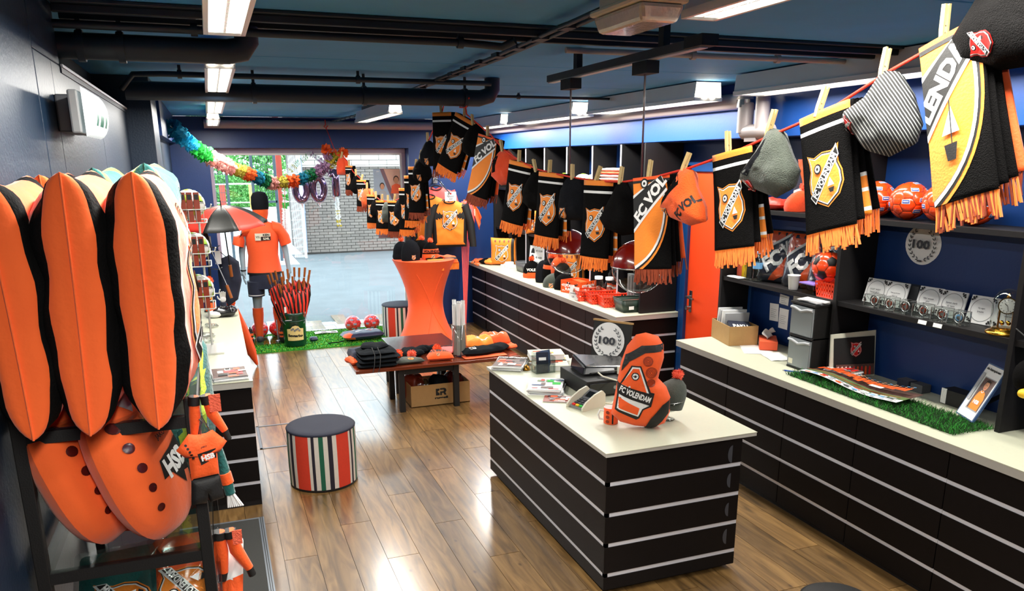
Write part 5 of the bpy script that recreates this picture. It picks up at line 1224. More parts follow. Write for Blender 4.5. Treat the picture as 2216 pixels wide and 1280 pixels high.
    def cat(u):
        x = u*(len(cp)-1); i = min(int(x), len(cp)-2); f = x-i; p = [cp[max(0, min(len(cp)-1, i+k))] for k in (-1, 0, 1, 2)]
        return .5*((2*p[1])+(p[2]-p[0])*f+(2*p[0]-5*p[1]+4*p[2]-p[3])*f*f+(3*p[1]-p[0]-3*p[2]+p[3])*f**3)
    rnd = random.Random(5); N = len(ks)
    for si, k in enumerate(ks):
        m = MB()
        for q in range(13):
            u = (si+q/13)/N; c = cat(u); tn = (cat(min(1, u+.01))-cat(max(0, u-.01))).normalized(); e1 = tn.orthogonal().normalized(); e2 = tn.cross(e1); r0 = (.085 if si < 5 else .075)*rnd.uniform(.8, 1.1)
            for a in range(9):
                an = 2*pi*a/9+q*.7; d = e1*cos(an)+e2*sin(an); w = tn.cross(d); r = r0*rnd.uniform(.75, 1.15); p = c+d*r*.35; s = r*.34; tip = c+d*r+tn*rnd.uniform(-.025, .025)
                m.add([p, p+d*r*.25+w*s*.8, tip+w*s*.5+tn*.01, tip-w*s*.5-tn*.005, p+d*r*.25-w*s*.8], [(0, 1, 2, 3, 4)], k, False)
        m.build('tissue_section', t)
    MB().tube([cat(i/30) for i in range(31)], .004, 'white', 5).build('string', t); seat(t)
    t = thing('tissue_rosette', 'ruffled orange and lilac tissue end of the garland near the cord', 'garland'); m = MB(); rnd = random.Random(9)
    for k, cc, n in (('orange_t', V((1.345, 9.90, 2.345)), 40), ('lilac_t', V((1.36, 9.90, 2.28)), 30), ('orange_t', V((1.53, 9.86, 2.30)), 36), ('olive_t', V((1.47, 9.87, 2.25)), 26)):
        for _ in range(n):
            d = V((rnd.gauss(0, 1), rnd.gauss(0, 1), rnd.gauss(0, 1))).normalized(); w = d.orthogonal().normalized(); m.add([cc, cc+d*.05+w*.03, cc+d*.075, cc+d*.05-w*.03], [(0, 1, 2, 3)], k, False)
    m.build('petals', t, kind='stuff'); seat(t)
build_window_display()
def build_display_corner():
    cx, cy, z = 2.36, 9.38, 1.063
    beanie('dark plain beanie with club badge on the orange cocktail table', (2.16, 9.22, z), (0, 0, .15), None, body='knit_charcoal', badge=CREST_PL, r=.115, hgt=.24)
    beanie('dark bobble hat behind the plain beanie on the cocktail table', (2.09, 9.40, z), (0, 0, 0), None, body='knit_charcoal', cuff='knit_charcoal', pom='orange', r=.10, hgt=.21, seed=3)
    beanie('orange and black bobble hat with lettering on the cocktail table', (2.41, 9.24, z), (0, 0, .1), None, body='knit_black', stripe='knit_orange', cuff='knit_orange', pom='orange', txt='VOLENDAM', badge=CREST_PL, r=.10, hgt=.20, seed=4, tk='black')
    beanie('dark bobble hat half hidden behind the lettered hat on the table', (2.36, 9.46, z), (0, 0, 0), None, body='knit_black', cuff='knit_black', pom='orange', r=.10, hgt=.21, seed=5)
    def tscarf(x0, w, y, lb, k, drop, rz):
        t = thing('table_scarf', lb, 'scarf', 'scarves on the cocktail table'); m = MB(True)
        f = lambda u, v: ((x0+w*u+rz*v, y+.16-v*.34, z+.012+.006*sin(u*9)) if v < .55 else (x0+w*u+rz*v, y+.16-.187-.02-.03*(v-.55)/.45, z+.010-(v-.55)/.45*drop))
        m.grid(f, 10, 14, lambda u, v: k if int(v*14) not in (8, 9) else ('orange_hi' if k == 'knit_black' else 'black')).build('fabric', t, solid=.010)
        q = MB()
        for i in range(18): p = V(f((i+.5)/18, 1)); q.add([p+V((-.006, 0, .004)), p+V((.006, 0, .004)), p+V((.004+.004*sin(i), -.006, -.075)), p+V((-.004+.004*sin(i), -.006, -.075))], [(0, 1, 2, 3)], 'fringe_orange', False)
        q.build('fringe', t, solid=.003); return seat(t)
    tscarf(2.33, .20, 9.16, 'black scarf with orange fringe draped over the front of the cocktail table', 'knit_black', .06, .0)
    tscarf(2.54, .15, 9.28, 'orange and black scarf draped over the right edge of the cocktail table', 'knit_orange', .07, .06)
    # shirts on hangers
    def hung(x, y, zt, lb, body, chest, sl, sc=1.0, crest=True, tag_=False, yaw=-.15):
        t = thing('hanging_shirt', lb, 'shirt', 'long sleeved shirts on the wall rail'); c, s = cos(yaw), sin(yaw)
        f = lambda a, b, h: (x+a*c-h*-s*0+h*s, y+a*s-h*c, zt+b)
        m = MB(True); out = dense([(-.06, -.02), (0, -.05), (.06, -.02), (.21, -.08), (.235, -.2), (.22, -.62), (-.22, -.62), (-.235, -.2), (-.21, -.08)], .04)
        top = inflate(m, out, .045, f, lambda a, b, sd: (sl if abs(a) > .17 else (chest if -.26 < b < -.19-.0 or b < -.6 else body)), 7, (3, .5), .015, 8, x); m.build('shirt_body', t)
        for sg in (-1, 1):
            m = MB(True); m.loft([(f(sg*.19, -.09, .0), (c*.06, s*.06, .03), (0, .045, 0)), (f(sg*.265, -.30, .01), (c*.055, s*.055, 0), (0, .04, 0)), (f(sg*.30, -.62, .02), (c*.045, s*.045, 0), (0, .035, 0))], sl, 14).build('sleeve', t)
        if crest: q = MB(); Dec().sub(CREST, 0, -.27, .20).put(q, top, .0015, .04); q.build('crest', t)
        MB().tube([f(.07*cos(a), -.035+.03*sin(a), .03) for a in [2*pi*i/16 for i in range(16)]], .008, 'black', 6, False, True).build('collar', t)
        MB().tube([f(-.18, -.09, 0), f(0, -.0, 0), f(.18, -.09, 0)], .007, 'grey_dark', 6).tube([f(0, 0, 0), f(0, .05, 0), f(.02, .075, 0), f(.0, .09, 0), f(-.02, .07, 0)], .003, 'steel', 6).build('hanger', t)
        if tag_: MB().box(x-.075, y-.075, zt-.03, x+.075, y-.072, zt+.085, 'paper').build('price_card', t); q = MB(); Dec().rect(-.012, .05, .012, .075, 'red').rect(-.05, .03, .05, .036, 'grey').rect(-.04, .018, .04, .024, 'grey').text('29,95', 0, -.005, .02, 'grey_dark').put(q, plane_fn((x, y-.0755, zt), (1, 0, 0), (0, 0, 1)), .001); q.build('card_print', t)
        return seat(t)
    hung(2.86, 9.95, 1.74, 'orange shirt with black sleeves and club shield, front one on the wall rail', 'orange_hi', 'black', 'black', 1, True, True)
    hung(2.66, 10.18, 1.79, 'orange shirt with black sleeves hanging behind the front shirt', 'orange_hi', 'black', 'black', 1, False)
    hung(2.78, 10.28, 1.90, 'red shirt at the back of the wall rail', 'flag_pink', 'flag_pink', 'flag_pink', 1, False)
    t = thing('shirt_rail', 'chrome waterfall rail on the blue wall holding shirts', 'rail'); MB().tube([(2.80, 10.38, 1.98), (2.80, 10.2, 1.96), (2.84, 9.85, 1.81)], .008, 'steel').box(2.77, 10.375, 1.92, 2.83, 10.399, 2.04, 'steel').build('rail_bar', t)
    q = MB()
    for i in range(9): q.tube([(2.81+.004*i+.012*cos(a), 10.15-.035*i, 1.93-.016*i+.012*sin(a)) for a in [2*pi*j/10 for j in range(10)]], .003, 'silver', 5, False, True)
    q.build('rail_beads', t); seat(t)
    # bundle of orange flags on sticks
    cols = [('orange', 3.06), ('flag_pink', 3.10), ('orange', 3.14), ('flag_pink', 3.18), ('orange', 3.22)]
    for i, (k, x) in enumerate(cols):
        t = thing('hand_flag', ['orange stick flag leaning in the corner, leftmost of the bundle', 'pink-red stick flag second in the corner bundle', 'orange stick flag in the middle of the corner bundle', 'pink-red stick flag fourth in the corner bundle', 'orange stick flag rightmost in the corner bundle'][i], 'flag', 'flags leaning in the corner')
        b = V((2.99+.012*i, 9.80+.03*i, .012)); tp = V((x+.005, 10.12+.02*i, 1.70-.02*abs(i-2)))
        MB().tube([b, tp], .007, 'flag_pink', 8).build('stick', t); m = MB(True); dx = (i-2)*.035
        m.grid(lambda u, v: (tp.x+dx*v*1.6+(u-.5)*.11*(1-.6*abs(v-.5))+.012*sin(u*14+i), tp.y-.03-.035*sin(u*9+i)*v, tp.z+.01-v*.36*(.55+.45*(1-abs(2*u-1)))-.0), 8, 10, k).build('cloth', t, solid=.002)
        q = MB(); Dec().text('VOLENDAM', 0, 0, .018, 'white', .09, pi/2).put(q, lambda a, b_, h: (tp.x+dx*.5+a, tp.y-.072-h, tp.z-.12+b_), .001) if i % 2 == 0 else Dec().rect(-.01, -.04, .01, .04, 'grey').put(q, lambda a, b_, h: (tp.x+dx*.5+a, tp.y-.072-h, tp.z-.13+b_), .001); q.build('flag_print', t); seat(t)
build_display_corner()

# ---------------------------------------------------------------- low table goods
def build_table_goods():
    Z = .446
    def stack(name, lb, cat, items, rz=0):
        t = thing(name, lb, cat)
        for i, (c, sz, k, pn) in enumerate(items): m = MB(True); soft(m, (c[0], c[1], Z+c[2]), sz, k, i*3+c[0], rz+random.uniform(-.08, .08)); m.build(pn, t)
        return t
    for i, (z, h, k, lb) in enumerate(((0, .035, 'cloth_dark', 'lowest folded dark sweater of the pile on the brown table'), (.036, .035, 'cloth_dark', 'second folded dark sweater of the pile on the brown table'), (.072, .035, 'cloth_dark', 'third folded dark sweater of the pile on the brown table'))):
        m = MB(True); soft(m, (1.24+.01*i, 6.80, Z+z), (.36, .30, h), k, i*5, .06*(i-1)); single(m, 'folded_sweater', lb, 'sweater', 'dark sweaters on the brown table')
    t = thing('folded_sweater', 'dark hooded sweater on top of the pile with drawstrings hanging', 'sweater', 'dark sweaters on the brown table'); m = MB(True); soft(m, (1.245, 6.82, Z+.108), (.34, .28, .035), 'cloth_dark', 8, .05, .012); m.build('body', t)
    m = MB(True); inflate(m, dense([(-.13, -.02), (0, -.09), (.13, -.02), (.10, .08), (-.10, .08)], .03), .025, frame((1.24, 6.85, Z+.16), (1, 0, 0), (0, 1, .1)), 'cloth_dark', 6, (3, .5), .01, 14); m.build('hood', t)
    for x in (1.20, 1.25): MB().tube([(x, 6.76, Z+.166), (x+.005, 6.655, Z+.12), (x-.01, 6.62, Z+.03), (x-.03, 6.60, Z-.02)], .004, 'black', 6).build('drawstring', t)
    seat(t)
    m = MB(True); soft(m, (1.14, 7.02, Z), (.20, .26, .11), 'cloth_navy', 4, .1, .012); single(m, 'folded_sweater', 'navy sweater folded behind the dark pile on the table', 'sweater')
    m = MB(True); soft(m, (1.33, 7.07, Z), (.22, .22, .10), 'knit_grey', 6, .0, .012); single(m, 'folded_sweater', 'grey knit sweater folded behind the dark pile', 'sweater')
    m = MB(True); soft(m, (1.055, 6.92, Z), (.10, .18, .05), 'orange', 5, .3, .012); single(m, 'orange_cloth', 'orange garment sticking out under the navy sweater at the table end', 'garment')
    t = thing('knit_hat', 'grey knit hat with badge lying flat at the front table edge', 'hat'); m = MB(True); top = inflate(m, dense([(-.13, -.07), (.13, -.07), (.125, 0), (.06, .10), (-.06, .10), (-.125, 0)], .03), .022, frame((1.53, 6.75, Z+.024), (1, 0, 0), (0, 1, 0)), 'knit_grey', 6, (3, .5), .006); m.build('crown', t); q = MB(); Dec().circ(0, 0, .028, 'orange_hi', 12).sub(CREST_PL, 0, 0, .03).put(q, lambda x, y, h: top(x+.01, y-.02, h), .001, .02); q.build('badge', t); seat(t)
    for i, (x, y, lb, k) in enumerate(((1.47, 6.98, 'flattened dark hat with orange bobble behind the grey one on the table', 'orange'), (1.56, 6.92, 'flattened dark hat with pink bobble on the brown table', 'pom_pink'))):
        t = thing('knit_hat', lb, 'hat'); m = MB(True); inflate(m, circle2(.11, .09), .026, frame((x, y+.06, Z+.027), (1, 0, 0), (0, 1, 0)), 'knit_black', 6, (3, .5), .006); m.build('crown', t); fluffball(MB(), (x+.02*i, y-.055, Z+.05), .045, k, 260, i).build('pompom', t); seat(t)
    t = thing('knit_hat', 'orange hat with black lettering lying flat on the brown table', 'hat'); m = MB(True); top = inflate(m, dense([(-.12, -.08), (.12, -.08), (.12, 0), (.07, .11), (-.07, .11), (-.12, 0)], .03), .034, frame((1.82, 6.78, Z+.036), (1, -.1, 0), (.1, 1, .15)), lambda x, y, s: 'black' if .055 < y < .075 else 'knit_orange', 6, (3, .5), .006); m.build('crown', t)
    q = MB(); Dec().text('VLEND', 0, .03, .036, 'black', .19, 0, .05).sub(CREST_PL, -.02, -.05, .03).put(q, top, .001, .02); q.build('lettering', t); fluffball(MB(), (1.83, 6.90, Z+.075), .045, 'orange', 260, 5).build('pompom', t); seat(t)
    for i, (x, y, w) in enumerate(((1.66, 7.08, .24), (1.78, 7.10, .22), (1.62, 6.98, .2))):
        m = MB(True); soft(m, (x, y, Z+.0), (w, .12, .06), 'cloth_dark', i, .1*i, .012); single(m, 'folded_garment', ['dark folded garment at the back of the brown table', 'dark folded garment right of its twin at the table back', 'dark folded garment behind the flattened hats'][i], 'garment', 'dark garments at the table back')
    m = MB(True); soft(m, (1.95, 7.02, Z), (.22, .22, .035), 'flag_pink', 3, .05); t = seat(tag(m.build('folded_shirt'), 'pink-orange folded shirt left of the glass vase', 'shirt'))
    # glass vase with rolled posters
    t = thing('glass_vase', 'tall clear glass cylinder holding rolled posters', 'vase'); vx, vy = 2.03, 6.84
    MB().lathe([(0, Z), (.066, Z), (.068, Z+.005), (.068, Z+.30), (.064, Z+.30), (.064, Z+.012), (0, Z+.012)], 'clear', 32, (vx, vy, 0)).build('glass', t); seat(t)
    for i in range(7):
        a = 2*pi*i/6; r = .040 if i < 6 else 0; t = thing('rolled_poster', 'white rolled poster in the glass vase, '+('at the right', 'at the back right', 'at the back left', 'at the left', 'at the front left', 'at the front right', 'in the middle')[i]+' of the bundle', 'poster', 'rolled posters in the vase')
        b = V((vx+r*cos(a), vy+r*sin(a), Z+.016)); e = b+V((.012*cos(a+1), .012*sin(a+1), .47+.02*(i % 3))); MB(True).tube([b, e], .0185, 'paper', 14, False).tube([e, b], .0165, 'paper_grey', 14, False).build('roll', t); MB(True).tube([b+(e-b)*.5, b+(e-b)*.515], .0190, 'rail', 14, False).build('band', t); seat(t)
    # heap of orange shirts and black jacket at the right end
    for i, (c, sz, k, lb, rz) in enumerate((((2.26, 7.02, 0), (.28, .24, .13), 'orange_hi', 'bright orange shirt bundled right of the glass vase', .2), ((2.45, 7.06, 0), (.30, .24, .14), 'orange', 'orange fleece heaped at the right end of the table', -.2), ((2.55, 6.96, 0), (.10, .22, .06), 'orange', 'orange sleeve hanging at the right table end', .3))):
        t = thing('orange_shirt', lb, 'shirt', 'orange shirts heaped on the table'); m = MB(True); top = soft(m, (c[0], c[1], Z+c[2]), sz, k, i*4, rz, .022, .45); m.build('cloth', t)
        if i < 2: q = MB(); Dec().line((-.09, -.05), (.08, -.08), .012, 'white').line((-.02, .02), (.02, -.04), .012, 'white').put(q, top, .001, .02); q.build('print', t)
        seat(t)
    t = thing('black_jacket', 'black track jacket with white print folded at the table front', 'jacket'); m = MB(True); top = inflate(m, dense([(-.26, -.05), (-.1, -.09), (.16, -.06), (.26, .02), (.24, .08), (0, .06), (-.24, .05)], .03), .04, frame((2.28, 6.80, Z+.045), (1, .15, 0), (-.15, 1, .1)), 'cloth_dark', 6, (3, .5), .014, 12); m.build('body', t); q = MB(); Dec().rect(-.03, -.025, .03, .025, 'white').text('HSB', 0, 0, .03, 'black', .05, 0, .05).put(q, lambda x, y, h: top(x-.15, y-.01, h), .001, .02); q.build('print', t); m = MB(True)
    soft(m, (2.24, 6.74, Z-.0), (.42, .14, .012), 'orange', 2, .05, .003); m.build('lining', t); seat(t)
    # cardboard box under the table
    t = thing('cardboard_box', 'brown cardboard box with black R logo under the low table', 'box'); X0, X1, Y0, Y1, H = 1.545, 2.11, 6.80, 7.12, .205
    MB().box(X0, Y0, .001, X1, Y0+.006, H, 'cardboard').box(X0, Y1-.006, .001, X1, Y1, H, 'cardboard').box(X0, Y0+.006, .001, X0+.006, Y1-.006, H, 'cardboard').box(X1-.006, Y0+.006, .001, X1, Y1-.006, H, 'cardboard').box(X0, Y0, .001, X1, Y1, .007, 'cardboard').build('carton', t)
    q = MB(); d = Dec().rect(-.06, .01, -.025, .075, 'black').poly([(-.045, .045), (-.025, .06), (-.025, .03)], 'cardboard').poly([(-.02, .01), (-.003, .01), (-.003, .03), (.012, .03), (.022, .01), (.042, .01), (.03, .034), (.042, .05), (.036, .07), (.022, .078), (-.02, .078), (-.02, .062), (.012, .062), (.018, .054), (.012, .046), (-.02, .046)], 'black').text('russell', -.008, -.012, .022, 'black', .125, 0, .06); d.put(q, plane_fn((1.84, Y0-.0008, .085), (1, 0, 0), (0, 0, 1)), .0005); q.build('logo_print', t); seat(t)
    for i, (x, y, k, lb) in enumerate(((1.68, 6.95, 'film', 'clear film bag bulging from the cardboard box'), (1.85, 6.96, 'cloth_dark', 'dark clothing stuffed in the cardboard box'), (2.0, 6.97, 'red_black', 'dark red clothing stuffed in the cardboard box'), (1.62, 7.02, 'rust', 'rust cloth roll at the left in the cardboard box'))):
        m = MB(True); soft(m, (x, y, .01), (.16, .18, .225+.01*i), k, i, .2*i, .015, .4); single(m, 'boxed_garment' if k != 'film' else 'film_bag', lb, 'garment' if k != 'film' else 'bag')
build_table_goods()
# ---------------------------------------------------------------- goods on the long counter
def crest_pillow(lb, c, half, T, yaw, crest_h=.17, group=None, kit=True, tilt=0.0, k='orange_hi'):
    t = thing('shirt_cushion', lb, 'cushion', group); m = MB(True); u = V((cos(yaw), sin(yaw), 0)); n = V((sin(yaw), -cos(yaw), 0)); v = (V((0, 0, 1))*cos(tilt)-n*sin(tilt)*1.0).normalized(); n = u.cross(v)
    f = lambda x, y, h: tuple(V(c)+u*x+v*y+n*h); a, b = half
    top = cushion(m, a, b, T, f, lambda x, y, s: 'black' if .66 < x < .88 else k, .05, .006, 14, 0, 26, 16); m.build('body', t)
    q = MB(); Dec().sub(CREST, -.015, -.02, crest_h).put(q, top, .001, .03); q.build('crest', t)
    if kit:
        q = MB()
        for i in range(4): Dec().circ(-.6*a+.35*a*i, .8*b, .011, 'rust', 10, .02).put(q, top, .001)
        q.build('print', t)
    return seat(t)
def build_long_counter():
    Z = .8625
    for i, (y, k, lb) in enumerate(((10.22, 'orange', 'orange folded scarf at the window end of the long counter'), (10.08, 'knit_black', 'black and white folded scarf beside the orange cushion'), (9.98, 'orange_hi', 'orange scarf hanging over the front edge of the long counter'))):
        t = thing('folded_scarf', lb, 'scarf', 'scarves at the window end'); m = MB(True); soft(m, (3.40+.03*i, y, Z), (.26, .13, .05+.012*i), k, i, .3*i, .012); m.build('fabric', t); q = MB()
        for j in range(12): x = 3.26+.004*(j % 3); q.add([(x, y-.05+j*.009, Z+.03), (x, y-.043+j*.009, Z+.03), (x-.03, y-.043+j*.009, Z-.005-.01*(j % 2)), (x-.03, y-.05+j*.009, Z-.005)], [(0, 1, 2, 3)], 'fringe_orange', False)
        q.build('fringe', t, solid=.002); seat(t)
    crest_pillow('orange shirt cushion with club shield at the window end of the long counter', (3.56, 9.83, 1.045), (.175, .18), .07, -.55, .19, 'shirt cushions on the long counter')
    crest_pillow('orange shirt cushion leaning behind the hat pile on the long counter', (3.66, 7.92, 1.04), (.16, .18), .06, -.6, .19, 'shirt cushions on the long counter')
    crest_pillow('orange cushion on the compartment shelf above the price sign', (3.73, 9.08, 1.47), (.15, .145), .05, -.7, .15, 'shirt cushions on the shelf')
    crest_pillow('orange cushion on the compartment shelf, right one of two', (3.75, 8.82, 1.47), (.13, .14), .05, -.7, .15, 'shirt cushions on the shelf')
    for i, (x, y, h) in enumerate(((3.46, 9.62, .03), (3.48, 9.55, .05), (3.50, 9.47, .04), (3.53, 9.64, .06))): single(MB().box(x, y, Z, x+.10, y+.07, Z+h, 'paper'), 'card_stack', ['low white card stack in front of the orange cushion', 'white card stack in the middle of the group by the cushion', 'white card stack nearest the black basket', 'white card stack right behind the others by the cushion'][i], 'cards', 'card stacks on the long counter', bevel=.002)
    def basket(lb, x, y, sx, sy, h, k, rz, holes=True, rows=3):
        t = thing('plastic_basket', lb, 'basket'); c, s = cos(rz), sin(rz)
        P = lambda a, b, z: (x+a*c-b*s, y+a*s+b*c, Z+z)
        m = MB(); a, b = sx/2, sy/2; ai, bi = a*.86, b*.86
        m.add([P(-ai, -bi, .001), P(ai, -bi, .001), P(ai, bi, .001), P(-ai, bi, .001)], [(0, 1, 2, 3)], k, False).build('bottom', t, solid=.003)
        for p0, p1, q0, q1 in (((-ai, -bi), (ai, -bi), (-a, -b), (a, -b)), ((ai, -bi), (ai, bi), (a, -b), (a, b)), ((ai, bi), (-ai, bi), (a, b), (-a, b)), ((-ai, bi), (-ai, -bi), (-a, b), (-a, -b))):
            m = MB(); n = max(4, int(hypot(q1[0]-q0[0], q1[1]-q0[1])/.03))
            L = lambda u, v: P((p0[0]+(p1[0]-p0[0])*u)*(1-v)+(q0[0]+(q1[0]-q0[0])*u)*v, (p0[1]+(p1[1]-p0[1])*u)*(1-v)+(q0[1]+(q1[1]-q0[1])*u)*v, h*v)
            if holes:
                for i in range(rows+1): v0 = i/rows; w = .10; m.add([L(0, max(0, v0-w)), L(1, max(0, v0-w)), L(1, min(1, v0+w)), L(0, min(1, v0+w))], [(0, 1, 2, 3)], k, False)
                for i in range(n+1): u0 = i/n; w = .18/n; m.add([L(max(0, u0-w), 0), L(min(1, u0+w), 0), L(min(1, u0+w), 1), L(max(0, u0-w), 1)], [(0, 1, 2, 3)], k, False)
            else: m.grid(lambda u, v: L(u, v), n, 1, k)
            m.build('side', t, solid=.003)
        MB().tube([P(-a, -b, h), P(a, -b, h), P(a, b, h), P(-a, b, h)], .005, k, 6, False, True).build('rim', t)
        return t
    t = basket('black plastic basket between the cards and the hat pile', 3.62, 9.12, .24, .26, .12, 'plastic_grey', 0, False); seat(t)
    t = thing('price_sign', 'white price sign with two hat pictures propped behind the hats', 'sign'); f = plane_fn((3.70, 9.02, 1.07), (.35, -.92, 0), (.1, .03, 1)); MB().prism([(-.13, -.115), (.13, -.115), (.13, .115), (-.13, .115)], f, .004, 'paper').build('card', t)
    q = MB(); d = Dec()
    for y, s in ((.055, '€ 12,50'), (-.025, '€ 14,50')): d.poly([(-.105, y-.03), (-.035, y-.03), (-.045, y+.01), (-.06, y+.03), (-.08, y+.03), (-.095, y+.01)], 'black').text(s, .045, y, .026, 'black', .11)
    d.poly([(-.105, -.105), (-.035, -.105), (-.05, -.065), (-.09, -.065)], 'rust').text('€ 5,00', .045, -.085, .024, 'black', .09); d.put(q, lambda a, b, h: f(a, b, .0045+h), .0006); q.build('print', t); seat(t)
    # hat pile
    H = [('orange and black knit hat with fluffy bobble at the window end of the hat pile', 3.47, 8.62, .0, dict(body='knit_black', cuff='knit_orange', pom='knit_orange', txt='VOLE', tk='white')),
         ('black hat with white lettering standing behind the grey one in the pile', 3.62, 8.42, .04, dict(body='knit_black', txt='FC', tk='white', hgt=.24, pom='orange')),
         ('dark grey pointed hat standing at the front of the hat pile', 3.45, 8.22, 0, dict(body='knit_charcoal', r=.085, hgt=.25)),
         ('black hat with orange lettering and orange bobble in the middle of the pile', 3.50, 8.10, .09, dict(body='knit_black', stripe='knit_orange', pom='orange', txt='VOLEND', tk='orange')),
         ('orange hat with bobble lying high on the back of the pile', 3.58, 8.14, .17, dict(body='knit_orange', cuff='knit_orange', pom='orange')),
         ('orange bobble hat on the right side of the hat pile', 3.52, 7.92, .13, dict(body='knit_orange', pom='orange', txt='COMA', tk='black')),
         ('black hat with furry orange bobble before the cushion', 3.50, 7.80, .07, dict(body='knit_black', cuff='knit_black', pom='orange', r=.09)),
         ('grey crumpled hat with small badge at the front edge of the counter', 3.40, 7.86, 0, dict(body='knit_grey', badge=CREST_PL, hgt=.15, slouch=(.03, .02))),
         ('black cuffed hat with club badge at the front edge by the sticker box', 3.46, 7.66, 0, dict(body='knit_black', cuff='knit_black', badge=CREST_PL, hgt=.17, r=.10))]
    for i, (lb, x, y, z, kw) in enumerate(H): beanie(lb, (x, y, Z+z), (random.uniform(-.2, .2) if z else 0, random.uniform(-.2, .2) if z else 0, -.5), 'hats piled on the long counter', seed=i, **kw)
    # sticker box
    t = thing('sticker_box', 'orange and white printed sticker box on the long counter', 'box'); u = V((.42, -.9, 0)); f = plane_fn((3.31, 7.42, Z), (.55, -.83, 0), (0, 0, 1)); g = lambda a, b, h: tuple(V((3.36, 7.52, Z))+V((.35, -.937, 0))*a+V((.937, .35, 0))*b+V((0, 0, 1))*h)
    m = MB(); a, b, h = .28, .24, .13
    for (p, q_) in (((0, 0), (a, 0)), ((a, 0), (a, b)), ((a, b), (0, b)), ((0, b), (0, 0))): m.add([g(*p, .001), g(*q_, .001), g(*q_, h), g(*p, h)], [(0, 1, 2, 3)], 'orange_print', False)
    m.add([g(0, 0, .004), g(a, 0, .004), g(a, b, .004), g(0, b, .004)], [(0, 1, 2, 3)], 'orange_print', False).build('carton', t, solid=.004)
    q = MB(); rnd = random.Random(2); d = Dec()
    for _ in range(26): x, y = rnd.uniform(.01, .25), rnd.uniform(.02, .11); d.rect(x, y, x+rnd.uniform(.008, .03), y+rnd.uniform(.006, .02), rnd.choice(['white', 'paper', 'rust', 'black']))
    d.text('STICKER', .14, .085, .026, 'white', .19, 0, .06).text('1,50', .14, .045, .030, 'white', .10, 0, .06); d.put(q, lambda x, y, hh: tuple(V(g(x, 0, y))+V((-.937, -.35, 0))*(hh+.003)), .0008)
    d = Dec().text('STICKER', .12, .085, .026, 'white', .19, 0, .06).text('€ 1,50', .12, .045, .03, 'white', .11, 0, .06)
    for _ in range(18): x, y = rnd.uniform(.01, .2), rnd.uniform(.02, .11); d.rect(x, y, x+rnd.uniform(.008, .03), y+rnd.uniform(.006, .02), rnd.choice(['white', 'rust', 'black']))
    d.put(q, lambda x, y, hh: tuple(V(g(a, x, y))+V((.35, -.937, 0))*(hh+.003)), .0008); q.build('print', t)
    MB().box(3.50, 7.30, Z+.01, 3.58, 7.55, Z+.12, 'orange_print').build('sticker_packs', t); seat(t)
    rz = -.15
    for i, (x, y, lb) in enumerate(((3.43, 6.98, 'orange perforated basket with price card beside the sticker box'), (3.47, 6.77, 'orange perforated basket in the middle before the bottles'), (3.50, 6.57, 'orange perforated basket next to the dark green one'))):
        t = basket(lb, x, y, .30, .19, .10, 'plastic_orange', rz); t['group'] = 'orange baskets on the long counter'
        MB().box(x-.05, y-.06, Z+.005, x+.10, y+.06, Z+.07, 'rust' if i else 'black').build('contents', t)
        seat(t)
    t = thing('price_card', 'white price card with club badge leaning on the first orange basket', 'sign'); f = plane_fn((3.285, 7.03, Z+.065), (.25, -.97, 0), (.15, .04, 1)); MB().prism([(-.07, -.063), (.07, -.063), (.07, .063), (-.07, .063)], f, .003, 'paper').build('card', t); q = MB(); d = Dec().sub(CREST_PL, 0, .03, .03).rect(-.05, -.005, .05, .001, 'grey').text('2,50', 0, -.035, .018, 'grey_dark'); d.put(q, lambda a, b, h: f(a, b, .0035+h), .0006); q.build('print', t); seat(t)
    t = basket('dark green basket with white tag at the door end of the counter', 3.56, 6.30, .34, .23, .115, 'plastic_green', -.1, False); MB().box(3.47, 6.25, Z+.004, 3.66, 6.36, Z+.09, 'rust').box(3.6, 6.24, Z+.09, 3.63, 6.30, Z+.115, 'plastic_orange').build('contents', t); MB().box(3.44, 6.186, Z+.03, 3.49, 6.1885, Z+.06, 'paper').build('tag', t); seat(t)
    for i, (x, y) in enumerate(((3.57, 7.06), (3.64, 6.96))):
        t = thing('glass_jar', ['clear lidded jar behind the first orange basket', 'clear lidded jar behind the middle orange basket'][i], 'jar', 'clear jars on the counter'); zz = Z
        MB().lathe([(0, .001), (.045, .001), (.05, .01), (.05, .15), (.038, .175), (.038, .19)], 'clear', 24, (x, y, zz)).build('glass', t); MB().lathe([(.041, .186), (.041, .215), (0, .217)], 'white', 24, (x, y, zz)).build('lid', t); MB(True).ball((x, y, zz+.065), .042, 'rust', 12, 8, (1, 1, 1.3)).build('contents', t); seat(t)
    for i in range(5):
        x, y = 3.735, 7.12-.105*i; t = thing('drink_bottle', 'black and orange drinking bottle '+['first from the window end in the counter row', 'second from the window end in the counter row', 'third, middle of the counter row', 'fourth in the counter row', 'last in the counter row by the grey box'][i], 'bottle', 'drinking bottles in the counter row')
        MB(True).lathe([(0, .001), (.036, .001), (.038, .02), (.038, .09), (.032, .11), (.038, .13), (.038, .175), (.022, .2)], ['black', 'orange', 'orange', 'white', 'orange', 'black', 'black'], 20, (x, y, Z)).build('flask', t); MB(True).lathe([(.026, .198), (.028, .225), (.014, .24), (.012, .26), (0, .262)], 'black', 16, (x, y, Z)).build('cap', t); seat(t)
